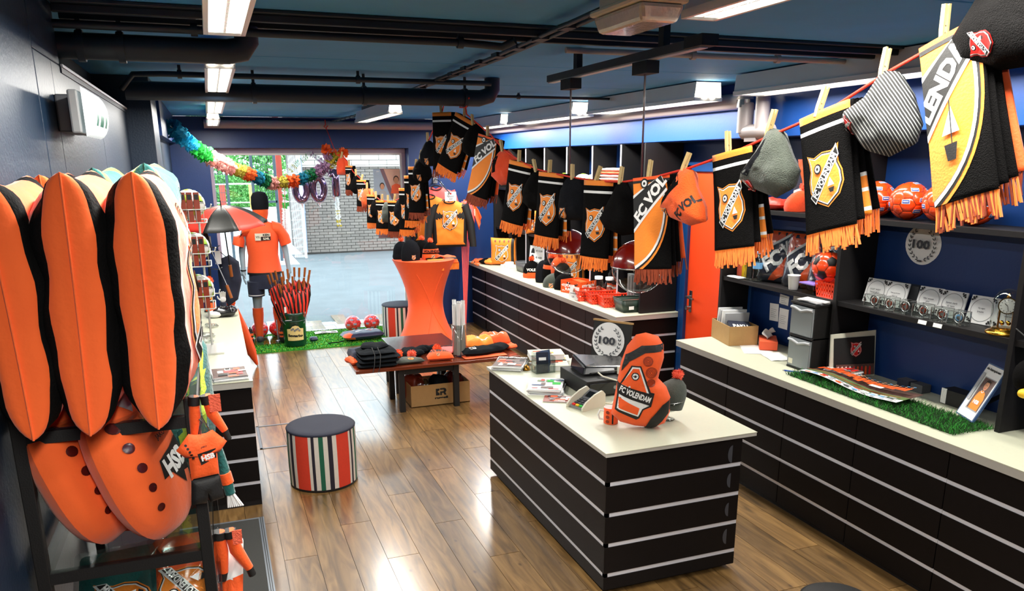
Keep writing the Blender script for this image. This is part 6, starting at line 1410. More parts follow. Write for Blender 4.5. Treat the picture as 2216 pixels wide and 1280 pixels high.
    t = thing('magazine_file', 'tall grey plastic box against the end panel of the shelving', 'box'); MB().box(3.64, 6.44, Z, 3.86, 6.52, Z+.30, 'plastic_grey').box(3.64, 6.52, Z, 3.86, 6.60, Z+.30, 'grey').build('case', t, .004); MB().box(3.632, 6.45, Z+.02, 3.64, 6.46, Z+.28, 'grey').box(3.632, 6.50, Z+.02, 3.64, 6.51, Z+.28, 'grey').box(3.632, 6.55, Z+.02, 3.64, 6.56, Z+.28, 'grey').build('rib', t); seat(t)
    # towels on the shelf
    y0 = 6.98
    for i in range(9):
        k = ['orange', 'white', 'orange', 'knit_black', 'orange', 'white', 'pink_t', 'orange', 'white'][i]; m = MB(True); soft(m, (3.755, 7.06, 1.857+.030*i), (.20, .50, .031), k, i, 0, .004); single(m, 'folded_towel', ['lowest orange towel of the stack on the compartment shelf', 'second white towel of the stack', 'third orange towel of the stack', 'black towel in the middle of the stack', 'fifth orange towel of the stack', 'sixth white towel of the stack', 'pinkish towel near the top of the stack', 'orange towel just under the top of the stack', 'white topmost towel of the stack'][i], 'towel', 'towels stacked on the shelf')
    for i in range(8):
        k = ['orange', 'white', 'rust'][i % 3]; m = MB(True); soft(m, (3.755, 6.98, 1.327+.034*i), (.20, .40, .035), k, i, 0, .004); single(m, 'folded_towel', ['orange', 'white', 'rust'][i % 3]+' towel, '+ORD[i]+' from below in the stack on the lower compartment shelf', 'towel', 'towels on the lower compartment shelf')
    t = thing('picture_card', 'green framed picture card at the back of the compartment shelf', 'picture'); MB().box(3.874, 6.30, 1.86, 3.884, 6.56, 2.0, 'paper').build('frame', t, .002); MB().box(3.872, 6.32, 1.875, 3.875, 6.54, 1.985, 'green_t').build('picture', t); seat(t)
build_long_counter()

# ---------------------------------------------------------------- goods on the island counter
def mags(name, lb, cat, c, sz, n, z, rz, top_k, texts=(), group=None):
    t = thing(name, lb, cat, group); rnd = random.Random(int(c[0]*1000)); h = .005
    for i in range(n):
        m = MB(); m.cbox((c[0]+rnd.uniform(-.008, .008), c[1]+rnd.uniform(-.008, .008), z+h*(i+.5)), (sz[0], sz[1], h*.92), ['paper', 'paper_grey', 'paper'][i % 3], (0, 0, rz+rnd.uniform(-.07, .07))); m.build('issue', t)
    cc, s = cos(rz), sin(rz); f = lambda a, b, hh: (c[0]+a*cc-b*s, c[1]+a*s+b*cc, z+h*n+.0006+hh); q = MB(); d = Dec(); a, b = sz[0]/2*.98, sz[1]/2*.98; d.rect(-a, -b, a, b, top_k[0])
    for i in range(14):
        x, y = rnd.uniform(-a, a*.6), rnd.uniform(-b, b*.6); d.rect(x, y, min(a, x+rnd.uniform(.02, .08)), min(b, y+rnd.uniform(.01, .06)), top_k[1+i % (len(top_k)-1)])
    for st, x, y, hgt, k in texts: d.text(st, x, y, hgt, k, None, 0, .04)
    d.put(q, f, .0003); q.build('cover_print', t); return seat(t)
def build_island():
    Z = .8005
    mags('magazine_stack', 'stack of club magazines at the far left corner of the sales counter', 'magazines', (1.86, 5.02), (.21, .28), 7, Z, -.55, ('print_crowd', 'orange_print', 'black', 'red', 'paper'), (('VOLENDAM', 0, .1, .03, 'white'),))
    mags('magazine_stack', 'stack of white magazines with football cover before the till', 'magazines', (1.875, 4.40), (.21, .28), 7, Z, -.50, ('paper', 'print_grass', 'red', 'print_crowd', 'print_blue', 'green_t'))
    mags('flyer', 'orange-brown flyer lying half under the white magazines', 'leaflet', (1.86, 4.16), (.20, .13), 1, Z, -.5, ('rust', 'orange_print', 'paper', 'red_black'))
    for i, (x, y, z, rz) in enumerate(((2.17, 5.0, 0, -.35), (2.13, 5.02, .041, -.25), (2.10, 4.87, 0, -.3))):
        t = thing('paperback', ['lower paperback of the pair behind the card holder', 'upper paperback with orange and cream cover behind the card holder', 'cream paperback lying nearer the till'][i], 'book', 'paperbacks on the sales counter'); m = MB(); m.cbox((x, y, Z+z+.0195), (.24, .165, .033), 'paper', (0, 0, rz)); m.build('pages', t)
        MB().cbox((x, y, Z+z+.0375), (.245, .17, .003), 'cream', (0, 0, rz)).cbox((x, y, Z+z+.0015), (.245, .17, .003), 'cream', (0, 0, rz)).build('cover', t); c, s = cos(rz), sin(rz); q = MB(); d = Dec(); rnd = random.Random(i)
        for _ in range(7): a, b = rnd.uniform(-.11, .05), rnd.uniform(-.07, .03); d.rect(a, b, a+.05, b+.035, rnd.choice(['orange_print', 'olive_t', 'rust', 'paper_grey']))
        d.put(q, lambda a, b, h: (x+a*c-b*s, y+a*s+b*c, Z+z+.0392+h), .0003); q.build('cover_print', t); seat(t)
    # clear holder with cards
    t = thing('card_holder', 'clear acrylic holder filled with dark blue cards', 'holder'); hx, hy = 2.02, 4.80
    MB().box(hx-.07, hy-.045, Z, hx+.07, hy+.045, Z+.004, 'clear').box(hx-.07, hy-.045, Z, hx-.067, hy+.045, Z+.11, 'clear').box(hx+.067, hy-.045, Z, hx+.07, hy+.045, Z+.11, 'clear').box(hx-.07, hy-.045, Z, hx+.07, hy-.042, Z+.09, 'clear').box(hx-.07, hy+.042, Z, hx+.07, hy+.045, Z+.14, 'clear').build('acrylic', t); seat(t)
    for i in range(6): t = thing('card', ('bright blue' if i % 2 else 'dark navy')+' card in the clear holder, '+ORD[i]+' from the front', 'card', 'dark blue cards in the holder'); MB().cbox((hx-.02+.009*i, hy-.028+.010*i, Z+.075), (.085, .0025, .14), 'print_blue' if i % 2 else 'cloth_navy', (-.12, 0, .1*i-.2)).build('sheet', t); MB().cbox((hx-.02+.009*i, hy-.0298+.010*i, Z+.10), (.05, .0008, .02), 'paper', (-.12, 0, .1*i-.2)).build('print', t); seat(t)
    t = thing('table_bell', 'small brass bell behind the card holder', 'bell'); MB().lathe([(0, 0), (.028, 0), (.028, .005), (.026, .015), (.016, .028), (.005, .032), (.005, .038), (0, .04)], 'brass', 20, (1.93, 5.02-.13, Z)).build('dome', t); seat(t)
    # cash drawer, printer, monitor
    t = thing('cash_drawer', 'large black cash drawer on the sales counter', 'till'); rz = -.0
    MB().box(2.02, 4.12, Z+.004, 2.42, 4.52, Z+.105, 'black').build('housing', t, .004); MB().box(2.035, 4.113, Z+.015, 2.405, 4.122, Z+.09, 'black_gloss').build('drawer', t, .002); MB().tube([(2.21, 4.112, Z+.055), (2.21, 4.118, Z+.055)], .012, 'steel', 12).build('lock', t); seat(t)
    t = thing('receipt_printer', 'black glossy receipt printer on top of the cash drawer', 'printer'); g = lambda x, y, z: (x, y, z)
    MB().add([(2.05, 4.24, Z+.107), (2.40, 4.20, Z+.107), (2.42, 4.44, Z+.107), (2.07, 4.48, Z+.107), (2.07, 4.26, Z+.165), (2.40, 4.22, Z+.145), (2.42, 4.44, Z+.16), (2.08, 4.47, Z+.20)], [(3, 2, 1, 0), (4, 5, 6, 7), (0, 1, 5, 4), (1, 2, 6, 5), (2, 3, 7, 6), (3, 0, 4, 7)], 'black_gloss', False).build('shell', t, .012); MB().box(2.10, 4.222, Z+.125, 2.36, 4.228, Z+.13, 'silver').build('paper_slot', t); MB().box(2.27, 4.20, Z+.11, 2.292, 4.207, Z+.155, 'cream').build('sticker', t); seat(t)
    t = thing('till_monitor', 'dark till monitor seen from behind with round anniversary badge', 'monitor'); th = .5
    n = V((-.70, -.45, .0)).normalized(); u = V((n.y*-1, n.x, 0)).normalized(); u = V((.54, -.84, 0)).normalized(); v = V((.14, .09, 1)).normalized(); n = u.cross(v); c = V((2.44, 4.60, 1.03)); f = lambda a, b, h: tuple(c+u*a+v*b+n*h)
    MB().prism([(-.14, -.12), (.14, -.12), (.14, .12), (-.14, .12)], f, .03, 'black').build('housing', t, .006); MB().prism([(-.145, .12), (.145, .12), (.145, .132), (-.145, .132)], f, .035, 'cardboard').build('top_card', t)
    MB().prism([(-.125, -.105), (.125, -.105), (.125, .105), (-.125, .105)], lambda a, b, h: f(a, b, -h-.0005), .002, 'black_gloss').build('screen', t)
    MB().box(2.42, 4.56, Z, 2.58, 4.74, Z+.012, 'black').tube([(2.50, 4.65, Z+.01), (2.48, 4.62, .93)], .018, 'black', 10).build('stand', t)
    seat(t)
    t = thing('anniversary_badge', 'round white paper badge with 100 fixed on the till monitor', 'badge'); fb = lambda a, b, h: f(a-.015, b-.005, .0335+h); q = MB(); BADGE_ = Dec().sub(BADGE, 0, 0, .245); BADGE_.put(q, fb, .0004, .2); q.build('paper_print', t); MB().prism([(.1225*cos(2*pi*i/30), .1225*sin(2*pi*i/30)) for i in range(30)], lambda a, b, h: fb(a, b, h-.002), .0018, 'paper').build('paper_disc', t); seat(t)
    # payment terminal
    t = thing('payment_terminal', 'cream card payment terminal at the counter edge', 'terminal'); tc = V((1.955, 3.985, Z)); rz = -1.25; P = lambda x, y, z: tuple(tc+V((x*cos(rz)-y*sin(rz), x*sin(rz)+y*cos(rz), z)))
    for s in (-1, 1):
        prof = [(-.10, .0), (.085, 0), (.085, .075), (.06, .10), (.0, .085), (-.07, .05), (-.10, .02)]
        MB().prism(prof, (lambda s: (lambda a, b, h: P(s*.058+h*s, a, b)))(s), .012, 'terminal').build('side_shell', t, .004)
    MB().add([P(-.056, -.085, .012), P(.056, -.085, .012), P(.056, .075, .055), P(-.056, .075, .055), P(-.056, -.085, .001), P(.056, -.085, .001), P(.056, .075, .001), P(-.056, .075, .001)], [(0, 1, 2, 3), (4, 7, 6, 5), (0, 4, 5, 1), (1, 5, 6, 2), (2, 6, 7, 3), (3, 7, 4, 0)], 'grey', False).build('keypad_body', t)
    MB().add([P(-.045, .0, .045), P(.045, .0, .045), P(.045, .07, .085), P(-.045, .07, .085), P(-.045, .0, .036), P(.045, .0, .036), P(.045, .07, .06), P(-.045, .07, .06)], [(0, 1, 2, 3), (4, 7, 6, 5), (0, 4, 5, 1), (1, 5, 6, 2), (2, 6, 7, 3), (3, 7, 4, 0)], 'plastic_grey', False).add([P(-.032, .012, .0525), P(.032, .012, .0525), P(.032, .055, .077), P(-.032, .055, .077)], [(0, 1, 2, 3)], 'black_gloss', False).build('display', t)
    q = MB()
    for i in range(3):
        for j in range(4): q.cbox(P(-.03+.03*i, -.075+.02*j, .022+.0058*j), (.022, .013, .008), ['red', 'yellow', 'green_t'][i] if j == 0 else 'grey_dark', (.25, 0, rz))
    q.build('keys', t, kind='stuff'); seat(t)
    t = thing('power_cable', 'white cable curling from the printer down behind the terminal', 'cable'); MB().tube([(2.14, 4.21, Z+.13), (2.15, 4.17, Z+.115), (2.20, 4.06, Z+.11), (2.20, 4.02, Z+.06), (2.15, 4.0, Z+.012), (2.10, 3.95, Z+.008), (2.03, 3.98, Z+.02)], .005, 'cream', 8).build('lead', t); MB().tube([(2.20, 4.045, Z+.10), (2.20, 4.025, Z+.065)], .008, 'black', 8).build('plug', t); seat(t)
    # shirt cushion (number shaped), mug, bowl and hat
    t = thing('plush_figure', 'orange shirt plush bent over at the top, standing on the sales counter', 'cushion'); m = MB(True)
    u = V((.88, -.47, 0)); v = V((0, 0, 1)); n = u.cross(v); c = V((2.05, 3.54, Z+.264))
    f = lambda x, y, h: tuple(c+u*x+v*y+n*h+V((0, 0, 0)))
    out = dense([(-.10, -.235), (-.02, -.255), (.08, -.262), (.14, -.235), (.165, -.17), (.165, -.09), (.14, -.03), (.095, .015), (.105, .07), (.12, .13), (.115, .20), (.085, .245), (.02, .262), (-.03, .25), (-.075, .19), (-.105, .10), (-.12, 0), (-.135, -.10), (-.15, -.19)], .022)
    def fk(x, y, s):
        return 'orange'
    top = inflate(m, out, .088, f, fk, 16, (2.8, .5), .005, 14, 2); m.build('body', t)
    q = MB()
    for sd in (1, -1): Dec().poly([(-.098, .09), (-.082, .15), (.0, .205), (.112, .21), (.114, .175), (.02, .168), (-.06, .12), (-.102, .06)], 'black').poly([(.03, -.262), (.08, -.262), (.165, -.15), (.165, -.085), (.12, -.11), (.06, -.19)], 'black').put(q, lambda x, y, h: top(x, y, h, sd), .003, .02)
    q.build('stripe', t); q = MB(); d = Dec()
    d.poly([(-.05, .10), (.0, .10), (.055, -.04), (.075, -.045), (.06, -.12), (.02, -.14), (.0, -.19), (-.015, -.20), (-.13, -.15), (-.115, -.02)], 'black').poly([(-.045, .093), (-.005, .093), (.045, -.045), (.065, -.052), (.053, -.112), (.014, -.134), (-.006, -.18), (-.12, -.14), (-.105, -.02)], 'white').poly([(-.04, .085), (-.01, .085), (.035, -.045), (-.10, -.005)], 'orange').poly([(-.113, -.075), (.0, -.13), (-.01, -.17), (-.11, -.135)], 'orange')
    d.poly([(-.122, .0), (-.12, -.058), (.056, -.115), (.072, -.052)], 'black').text('FC VOLENDAM', -.025, -.055, .034, 'white', .17, -.33, .04).circ(-.028, .045, .021, 'black', 12).circ(-.028, .045, .016, 'white', 10).circ(-.028, .045, .008, 'black', 5)
    d.put(q, lambda x, y, h: top(x, y, h+.0022), .0006, .02); q.build('shield_print', t)
    for cx, cy, r in ((.035, .125, .026), (.055, .065, .030), (.055, .01, .022)):
        q = MB()
        for w in (.3, .55, .8, 1): Dec().ring(cx, cy, r*w-.003, .0032, 'rust', 18).put(q, top, .003)
        q.build('dot_print', t)
    seat(t)
    t = thing('ceramic_mug', 'orange club mug with white handle in front of the plush', 'mug'); mx, my = 1.945, 3.66
    MB().lathe([(0, 0), (.036, 0), (.040, .004), (.040, .092), (.037, .093), (.036, .01), (0, .008)], ['white', 'orange', 'orange', 'white', 'white', 'white'], 32, (mx, my, Z)).build('cup', t)
    MB().tube([(mx-.036, my+.012, Z+.072), (mx-.058, my+.02, Z+.076), (mx-.068, my+.022, Z+.05), (mx-.058, my+.02, Z+.025), (mx-.036, my+.012, Z+.022)], .0055, 'white', 8).build('handle', t)
    q = MB(); fm = lambda x, y, h: (mx+(.0403+h)*sin(x/.04-.35), my-(.0403+h)*cos(x/.04-.35), Z+.046+y); d = Dec().rect(.0, -.040, .009, .040, 'black').sub(CREST, .045, .005, .034)
    for i in range(3): d.circ(-.022, .026-.026*i, .0095, 'rust', 12)
    d.put(q, fm, .0004, .012); q.build('print', t); seat(t)
    t = thing('glass_bowl', 'clear footed glass bowl behind the orange plush', 'bowl'); bx, by = 2.265, 3.60
    MB().lathe([(0, .002), (.042, .001), (.044, .005), (.012, .014), (.009, .03), (.014, .048), (.05, .058), (.078, .085), (.088, .118), (.086, .118), (.075, .088), (.048, .063), (0, .056)], 'clear', 36, (bx, by, Z)).build('glass', t); MB().lathe([(.086, .116), (.0885, .1165), (.0885, .1195), (.086, .120), (.086, .116)], 'silver', 36, (bx, by, Z)).build('rim', t); seat(t)
    beanie('grey knit hat with pink bobble sitting in the glass bowl', (bx-.0, by, Z+.068), (0, .16, .4), None, body='knit_grey', r=.086, hgt=.165, sy=.95, slouch=(.055, -.0), seed=2, pom='pom_pink')
build_island()

# ---------------------------------------------------------------- right counter and shelves
def build_right():
    Z = .8625
    # cardboard box with papers
    t = thing('cardboard_box', 'open brown cardboard box with papers by the orange door', 'box'); rz = -.22; o = V((3.64, 4.90, Z)); P = lambda x, y, z: tuple(o+V((x*cos(rz)-y*sin(rz), x*sin(rz)+y*cos(rz), z))); w, l, h = .11, .17, .145
    m = MB()
    for a, b in (((-w, -l), (w, -l)), ((w, -l), (w, l)), ((w, l), (-w, l)), ((-w, l), (-w, -l))): m.add([P(*a, .001), P(*b, .001), P(*b, h), P(*a, h)], [(0, 1, 2, 3)], 'cardboard', False)
    m.add([P(-w, -l, .003), P(w, -l, .003), P(w, l, .003), P(-w, l, .003)], [(0, 1, 2, 3)], 'cardboard', False).build('carton', t, solid=.005); seat(t)
    for i, (y, hh, lb) in enumerate(((.13, .235, 'white paper file standing at the door side in the open box'), (.09, .225, 'second white paper file in the open box'), (.05, .23, 'third pale paper file in the open box'), (.0, .215, 'pale folder in the middle of the open box'))): m = MB(); m.cbox(P(.0, y-.02, .006+hh/2), (.19, .012, hh), 'paper' if i % 2 == 0 else 'paper_grey', (.12, 0, rz)); single(m, 'paper_file', lb, 'papers', 'paper files in the open box')
    t = thing('shipping_bag', 'white and dark blue printed bag folded in the open box', 'bag'); m = MB(); m.cbox(P(.0, -.10, .125), (.17, .12, .02), 'cloth_navy', (.5, .1, rz)).build('sheet', t); q = MB(); ff = Matrix.Translation(P(0, -.1, .125)) @ Euler((.5, .1, rz)).to_matrix().to_4x4(); Dec().text('PAKU', 0, 0, .04, 'white', .12, 0, .05).put(q, lambda a, b, hh: tuple(ff @ V((a, b, .0108+hh))), .0005); q.build('print', t); seat(t)
    # tissue box
    t = thing('tissue_box', 'orange tissue box with a white tissue pulled out', 'box'); rz2 = -.62; o2 = V((3.735, 4.62, Z+.004)); Q = lambda x, y, z: tuple(o2+V((x*cos(rz2)-y*sin(rz2), x*sin(rz2)+y*cos(rz2), z)))
    MB().cbox(Q(0, 0, .032), (.125, .235, .062), 'tissue_orange', (0, 0, rz2)).build('carton', t, .002); m = MB(True); m.grid(lambda u, v: Q(.03*(u-.5)*(1+v*2)+.012*sin(v*7), .10*(u-.5)*(1-.5*v)+.02*v, .062+.075*v*(1-.5*abs(u-.5))+.012*sin(u*11)*v), 10, 8, 'tissue').build('tissue_sheet', t, solid=.001)
    q = MB(); d = Dec().rect(-.03, -.02, .0, .02, 'paper')
    for i in range(6): d.rect(-.028+.004*i, -.018, -.026+.004*i, .012, 'black')
    d.put(q, lambda a, b, hh: Q(-.0628-hh, -a+.03, .032+b), .0004); d = Dec()
    for i in range(5): d.circ(-.08+.04*i, .005*(-1)**i, .012, 'paper_grey' if i % 2 else 'rust', 10)
    d.put(q, lambda a, b, hh: Q(-.0628-hh, -a*.8-.03, .032+b), .0004); q.build('print', t); seat(t)
    for i, (x, y, sx, sy, r, lb) in enumerate(((3.62, 4.60, .21, .30, -.5, 'white sheet of paper under the tissue box'), (3.60, 4.36, .15, .24, -.3, 'crumpled white tissue sheet before the tissue box'))): m = MB(); m.grid(lambda u, v: (x+(u-.5)*sx*cos(r)-(v-.5)*sy*sin(r), y+(u-.5)*sx*sin(r)+(v-.5)*sy*cos(r), Z+.0008+(.004*abs(sin(u*6+v*5)) if i else .0006)), 10, 10, 'tissue' if i else 'paper'); tag(m.build('paper_sheet', None, solid=.0006), lb, 'paper'); 
    # notes and price list on back wall
    for i, (y, z, h, k, lb) in enumerate(((4.76, 1.09, .13, 'paper', 'white note pinned at the left under the shelf'), (4.65, 1.06, .15, 'paper', 'white note pinned right of the first one under the shelf'), (4.66, 1.20, .07, 'paper', 'small torn note pinned highest under the shelf'))):
        t = thing('wall_note', lb, 'note', 'notes pinned under the shelf'); MB().cbox((3.883, y, z), (.002, .10, h), k, (.06*(i-1), 0, 0)).build('sheet', t); q = MB(); d = Dec()
        for j in range(5): d.rect(-.035, .02-.014*j, .03-.008*(j % 3), .023-.014*j, 'paper_grey')
        d.put(q, plane_fn((3.8815, y, z), (0, -1, 0), (0, 0, 1)), .0003); q.build('handwriting', t); seat(t)
    t = thing('price_list', 'long printed price list with red logo hanging behind the drawers', 'notice'); MB().box(3.880, 4.30, .94, 3.8835, 4.56, 1.30, 'paper').build('sheet', t); q = MB(); d = Dec().rect(.04, .10, .065, .15, 'red').rect(-.10, -.10, -.0, -.075, 'black')
    for j in range(16): d.rect(-.11, .15-.018*j, -.02+.02*(j % 3), .154-.018*j, 'paper_grey')
    for j in range(20): d.circ(-.122, .17-.017*j, .003, 'black', 6)
    d.put(q, plane_fn((3.8795, 4.43, 1.12), (0, -1, 0), (0, 0, 1)), .0004); q.build('print', t); seat(t)
    t = thing('phone_stand', 'small dark gadget standing between tissue box and drawers', 'gadget'); MB().box(3.72, 4.22, Z, 3.80, 4.27, Z+.02, 'black').box(3.735, 4.235, Z+.02, 3.785, 4.255, Z+.17, 'black').box(3.732, 4.23, Z+.10, 3.788, 4.235, Z+.165, 'grey_dark').build('body', t, .004); MB().box(3.73, 4.18, Z, 3.79, 4.20, Z+.06, 'paper').build('card', t); seat(t)
    # plastic drawer tower
    t = thing('drawer_tower', 'clear plastic drawer tower with dark frame on the counter', 'drawers'); X0, X1, Y0, Y1 = 3.50, 3.72, 3.91, 4.13
    MB().box(X0+.012, Y0, Z, X1, Y0+.008, Z+.44, 'black').box(X0+.012, Y1-.008, Z, X1, Y1, Z+.44, 'black').box(X1-.008, Y0, Z, X1, Y1, Z+.44, 'black').box(X0+.004, Y0, Z, X1, Y1, Z+.012, 'black').box(X0+.004, Y0, Z+.215, X1, Y1, Z+.228, 'black').box(X0, Y0-.006, Z+.43, X1, Y1+.006, Z+.445, 'black').build('frame', t, .002)
    for i, z in enumerate((Z+.016, Z+.232)):
        d = MB().box(X0, Y0+.010, z, X0+.004, Y1-.010, z+.19, 'frosted').box(X0, Y0+.010, z, X1-.02, Y0+.013, z+.19, 'frosted').box(X0, Y1-.013, z, X1-.02, Y1-.010, z+.19, 'frosted').box(X0, Y0+.01, z, X1-.02, Y1-.01, z+.004, 'frosted').build('drawer', t)
        MB().tube([(X0-.004, Y0+.01, z+.175), (X0-.008, Y0+.05, z+.175), (X0-.010, (Y0+Y1)/2, z+.160), (X0-.008, Y1-.05, z+.175), (X0-.004, Y1-.01, z+.175)], .009, 'paper_grey', 8).build('handle', d)
        MB().box(X0+.03, Y0+.03, z+.006, X1-.05, Y1-.03, z+.13, 'paper').box(X0+.012, Y0+.03, z+.006, X0+.02, Y1-.04, z+(.11 if i else .15), 'paper_grey').build('contents', d)
    MB().box(X0-.0008, 4.07, Z+.03, X0, 4.11, Z+.065, 'cream').build('sticker', t); seat(t)
    for i, (dz, r) in enumerate(((.448, .1), (.455, -.15), (.462, .3))): m = MB(); m.cbox((3.60, 4.0, Z+dz), (.15, .20, .006), ['paper_dark', 'paper_grey', 'paper'][i], (0, 0, r)); single(m, 'paper_stack', ['dark folder lowest on the drawer tower', 'grey sheet in the middle on the drawer tower', 'white sheet topmost on the drawer tower'][i], 'papers', 'papers on the drawer tower')
    # marbled board and team photo frame
    t = thing('marble_board', 'pale marbled board with club shield panel leaning behind the magazines', 'board'); f = plane_fn((3.71, 3.78, Z+.14), (1, -.22, 0), (.0, .12, 1)); MB().prism([(-.15, -.14), (.15, -.14), (.155, .15), (-.14, .13)], f, .012, 'marble').build('board', t)
    MB().prism([(-.125, -.13), (.145, -.13), (.145, .115), (-.125, .105)], lambda a, b, h: f(a, b, h+.013), .004, 'black').build('panel', t); q = MB(); d = Dec().sub(CREST_R, .02, .035, .07).rect(-.115, -.128, .14, -.06, 'print_crowd')
    for i in range(9): d.poly([(-.11+.026*i, -.128), (-.095+.026*i, -.128), (-.095+.026*i, -.08), (-.10+.026*i, -.07), (-.106+.026*i, -.08)], 'paper' if i < 4 else ('orange_print' if i % 2 else 'red'))
    d.put(q, lambda a, b, h: f(a, b, .018+h), .0005); q.build('team_print', t); seat(t)
    t = thing('pen', 'blue ballpoint pen lying before the drawer tower', 'pen'); MB().tube([(3.40, 4.02, Z+.006), (3.48, 3.90, Z+.006)], .005, 'blue_print', 8).tube([(3.395, 4.03, Z+.006), (3.40, 4.02, Z+.006)], .003, 'steel', 8).build('barrel', t); MB().tube([(3.46, 3.925, Z+.012), (3.48, 3.895, Z+.012)], .0015, 'blue_print', 6).build('clip', t); seat(t)
    # artificial grass mat
    t = thing('grass_mat', 'long artificial grass mat on the right counter under magazines', 'turf'); MB().box(3.36, 2.72, Z, 3.62, 3.92, Z+.006, 'grass_dark').build('backing', t); m = MB(); rnd = random.Random(3)
    for _ in range(9000):
        x, y = rnd.uniform(3.35, 3.63), rnd.uniform(2.69, 3.95); a = rnd.uniform(0, 2*pi); dx, dy = .0022*cos(a), .0022*sin(a); hx, hy = rnd.gauss(0, .018), rnd.gauss(0, .018)
        m.add([(x-dx, y-dy, Z+.003), (x+dx, y+dy, Z+.003), (x+hx, y+hy, Z+.008+rnd.uniform(.01, .03))], [(0, 1, 2)], rnd.choice(['grass', 'grass_dark', 'grass_dark', 'grass_dark']), False)
    m.build('blades', t, kind='stuff'); seat(t)
    # posters/magazines on it
    t = thing('team_poster', 'large team photo poster lying on the artificial grass', 'poster'); W = lambda u, v, h=0: (3.415+.20*u+.035*v*0, 3.90-.78*v, Z+.036+.012*sin(v*7)+.022*u*v+h); MB().grid(lambda u, v: W(u, v), 8, 16, lambda u, v: 'paper' if u < .22 else ('print_grass' if u < .5 else 'print_crowd')).build('sheet', t, solid=.001)
    q = MB(); d = Dec(); rnd = random.Random(8)
    for i in range(11): d.rect(.03, .05+.085*i, .10, .11+.085*i, rnd.choice(['paper_grey', 'orange_print', 'white', 'skyblue', 'paper_dark'])).rect(.13, .05+.085*i, .18, .115+.085*i, rnd.choice(['paper_grey', 'white', 'red']))
    d.rect(.22, .02, .26, .98, 'rust')
    for i in range(17): d.rect(.50+.05*(i % 2), .06+.053*i, .78, .10+.053*i, 'orange_print').circ(.85, .08+.053*i, .022, 'skin', 8, .014).circ(.92, .085+.053*i, .02, rnd.choice(['skyblue', 'print_blue', 'skin']), 8, .015)
    d.rect(.30, .50, .44, .56, 'orange_print').rect(.30, .66, .44, .78, 'white'); d.put(q, lambda a, b, h: W(a, b, h+.0012), .0005, .1); q.build('photo_print', t); seat(t)
    mags('magazine_stack', 'colourful magazines stacked at the drawer tower end of the poster', 'magazines', (3.62, 3.74), (.14, .18), 5, Z+.034, .1, ('print_crowd', 'red', 'paper', 'orange_print'))
    for i, (y, lb) in enumerate(((3.40, 'small dark box at the back of the counter behind the poster'), (3.30, 'grey card box behind the poster'))): single(MB().box(3.80, y, Z, 3.87, y+.085, Z+.05, 'cloth_navy' if i == 0 else 'paper_dark'), 'small_box', lb, 'box', bevel=.002)
    t = thing('card_pack', 'white pack of cards in dark box behind the photo frame', 'box'); MB().box(3.76, 2.96, Z, 3.86, 3.14, Z+.085, 'black').build('box', t, .002); m = MB()
    for i in range(5): m.box(3.757, 3.10+.007*i, Z+.004, 3.762, 3.105+.007*i, Z+.09, 'paper')
    m.build('cards', t, kind='stuff'); seat(t)
    # photo frame
    t = thing('photo_frame', 'leaning blue framed photo of a player in orange shirt', 'picture'); u = V((-.40, -.917, 0)); v = (V((.917, -.40, 0))*.48+V((0, 0, 1))).normalized(); n = u.cross(v); c = V((3.615, 2.845, Z+.018))+v*.150; f = lambda a, b, h: tuple(c+u*a+v*b+n*h)
    MB().prism([(-.085, -.155), (.085, -.155), (.085, .155), (-.085, .155)], f, .012, 'print_blue').build('frame', t, .003); q = MB(); d = Dec().rect(-.078, -.148, .078, .148, 'paper').rect(-.04, -.105, .072, .085, 'paper_grey').rect(-.033, -.098, .068, .08, 'print_crowd')
    d.poly([(-.02, -.098), (.062, -.098), (.06, -.03), (.045, .0), (.025, .012), (.01, .012), (-.01, -.0), (-.02, -.03)], 'orange_hi').circ(.018, .04, .019, 'skin', 16, .026).poly([(-.001, .045), (.0, .07), (.018, .075), (.037, .068), (.038, .045), (.032, .06), (.004, .06)], 'hair').circ(.011, .044, .0025, 'black', 6).circ(.025, .044, .0025, 'black', 6).line((.012, .027), (.025, .027), .003, 'red').text('HSB', .02, -.055, .022, 'white', .05, 0, .05).ring(.018, .012, .010, .003, 'white', 12, pi, 2*pi)
    d.text('de kampioen', .0, .125, .018, 'black', .13, 0, .04).rect(-.07, -.06, -.045, .1, 'paper_grey'); d.put(q, lambda a, b, h: f(a, b, .0125+h), .0004); q.build('photo_print', t); MB().prism([(-.02, -.13), (.02, -.13), (.02, .08), (-.02, .08)], lambda a, b, h: tuple(c+u*a+(v*.8-n*.55)*b-n*(.07+h)), .004, 'black').build('stand_leg', t); seat(t)
    # shelf goods, lower shelf near bay: mugs, tiles, clock
    S = 1.3425
    def tile(x, y, lb, i, tilt=.28, yaw=0.0):
        t = thing('motto_tile', lb, 'tile', 'white motto tiles on the shelf'); u = V((sin(yaw)*.0+.10, -1, 0)).normalized(); n = V((-1, -.10, .0)).normalized(); v = (V((0, 0, 1))-n*tilt).normalized(); n = u.cross(v); c = V((x, y, S+.073)); f = lambda a, b, h: tuple(c+u*a+v*b+n*h)
        MB().prism([(-.075, -.075), (.075, -.075), (.075, .075), (-.075, .075)], f, .007, 'paper').build('tile_body', t, .001); q = MB(); d = Dec().ring(0, 0, .060, .003, 'grey', 26)
        for sx in (-1, 1):
            for sy in (-1, 1):
                for a, b in ((.062, .062), (.050, .066), (.066, .050), (.056, .056)): d.circ(sx*a, sy*b, .006, 'black', 7)
        for j, st in enumerate((('OOST WEST', 'THUIS BEST'), ('Niet geschoten', 'altijd mis'), ('Hier woont', 'geluk'), ('Samen sterk', 'als team'), ('Op eigen', 'kracht'), ('Eens ons', 'altijd ons'))[i % 6]): d.text(st, 0, .008-.018*j, .010, 'grey_dark', None, 0, .02)
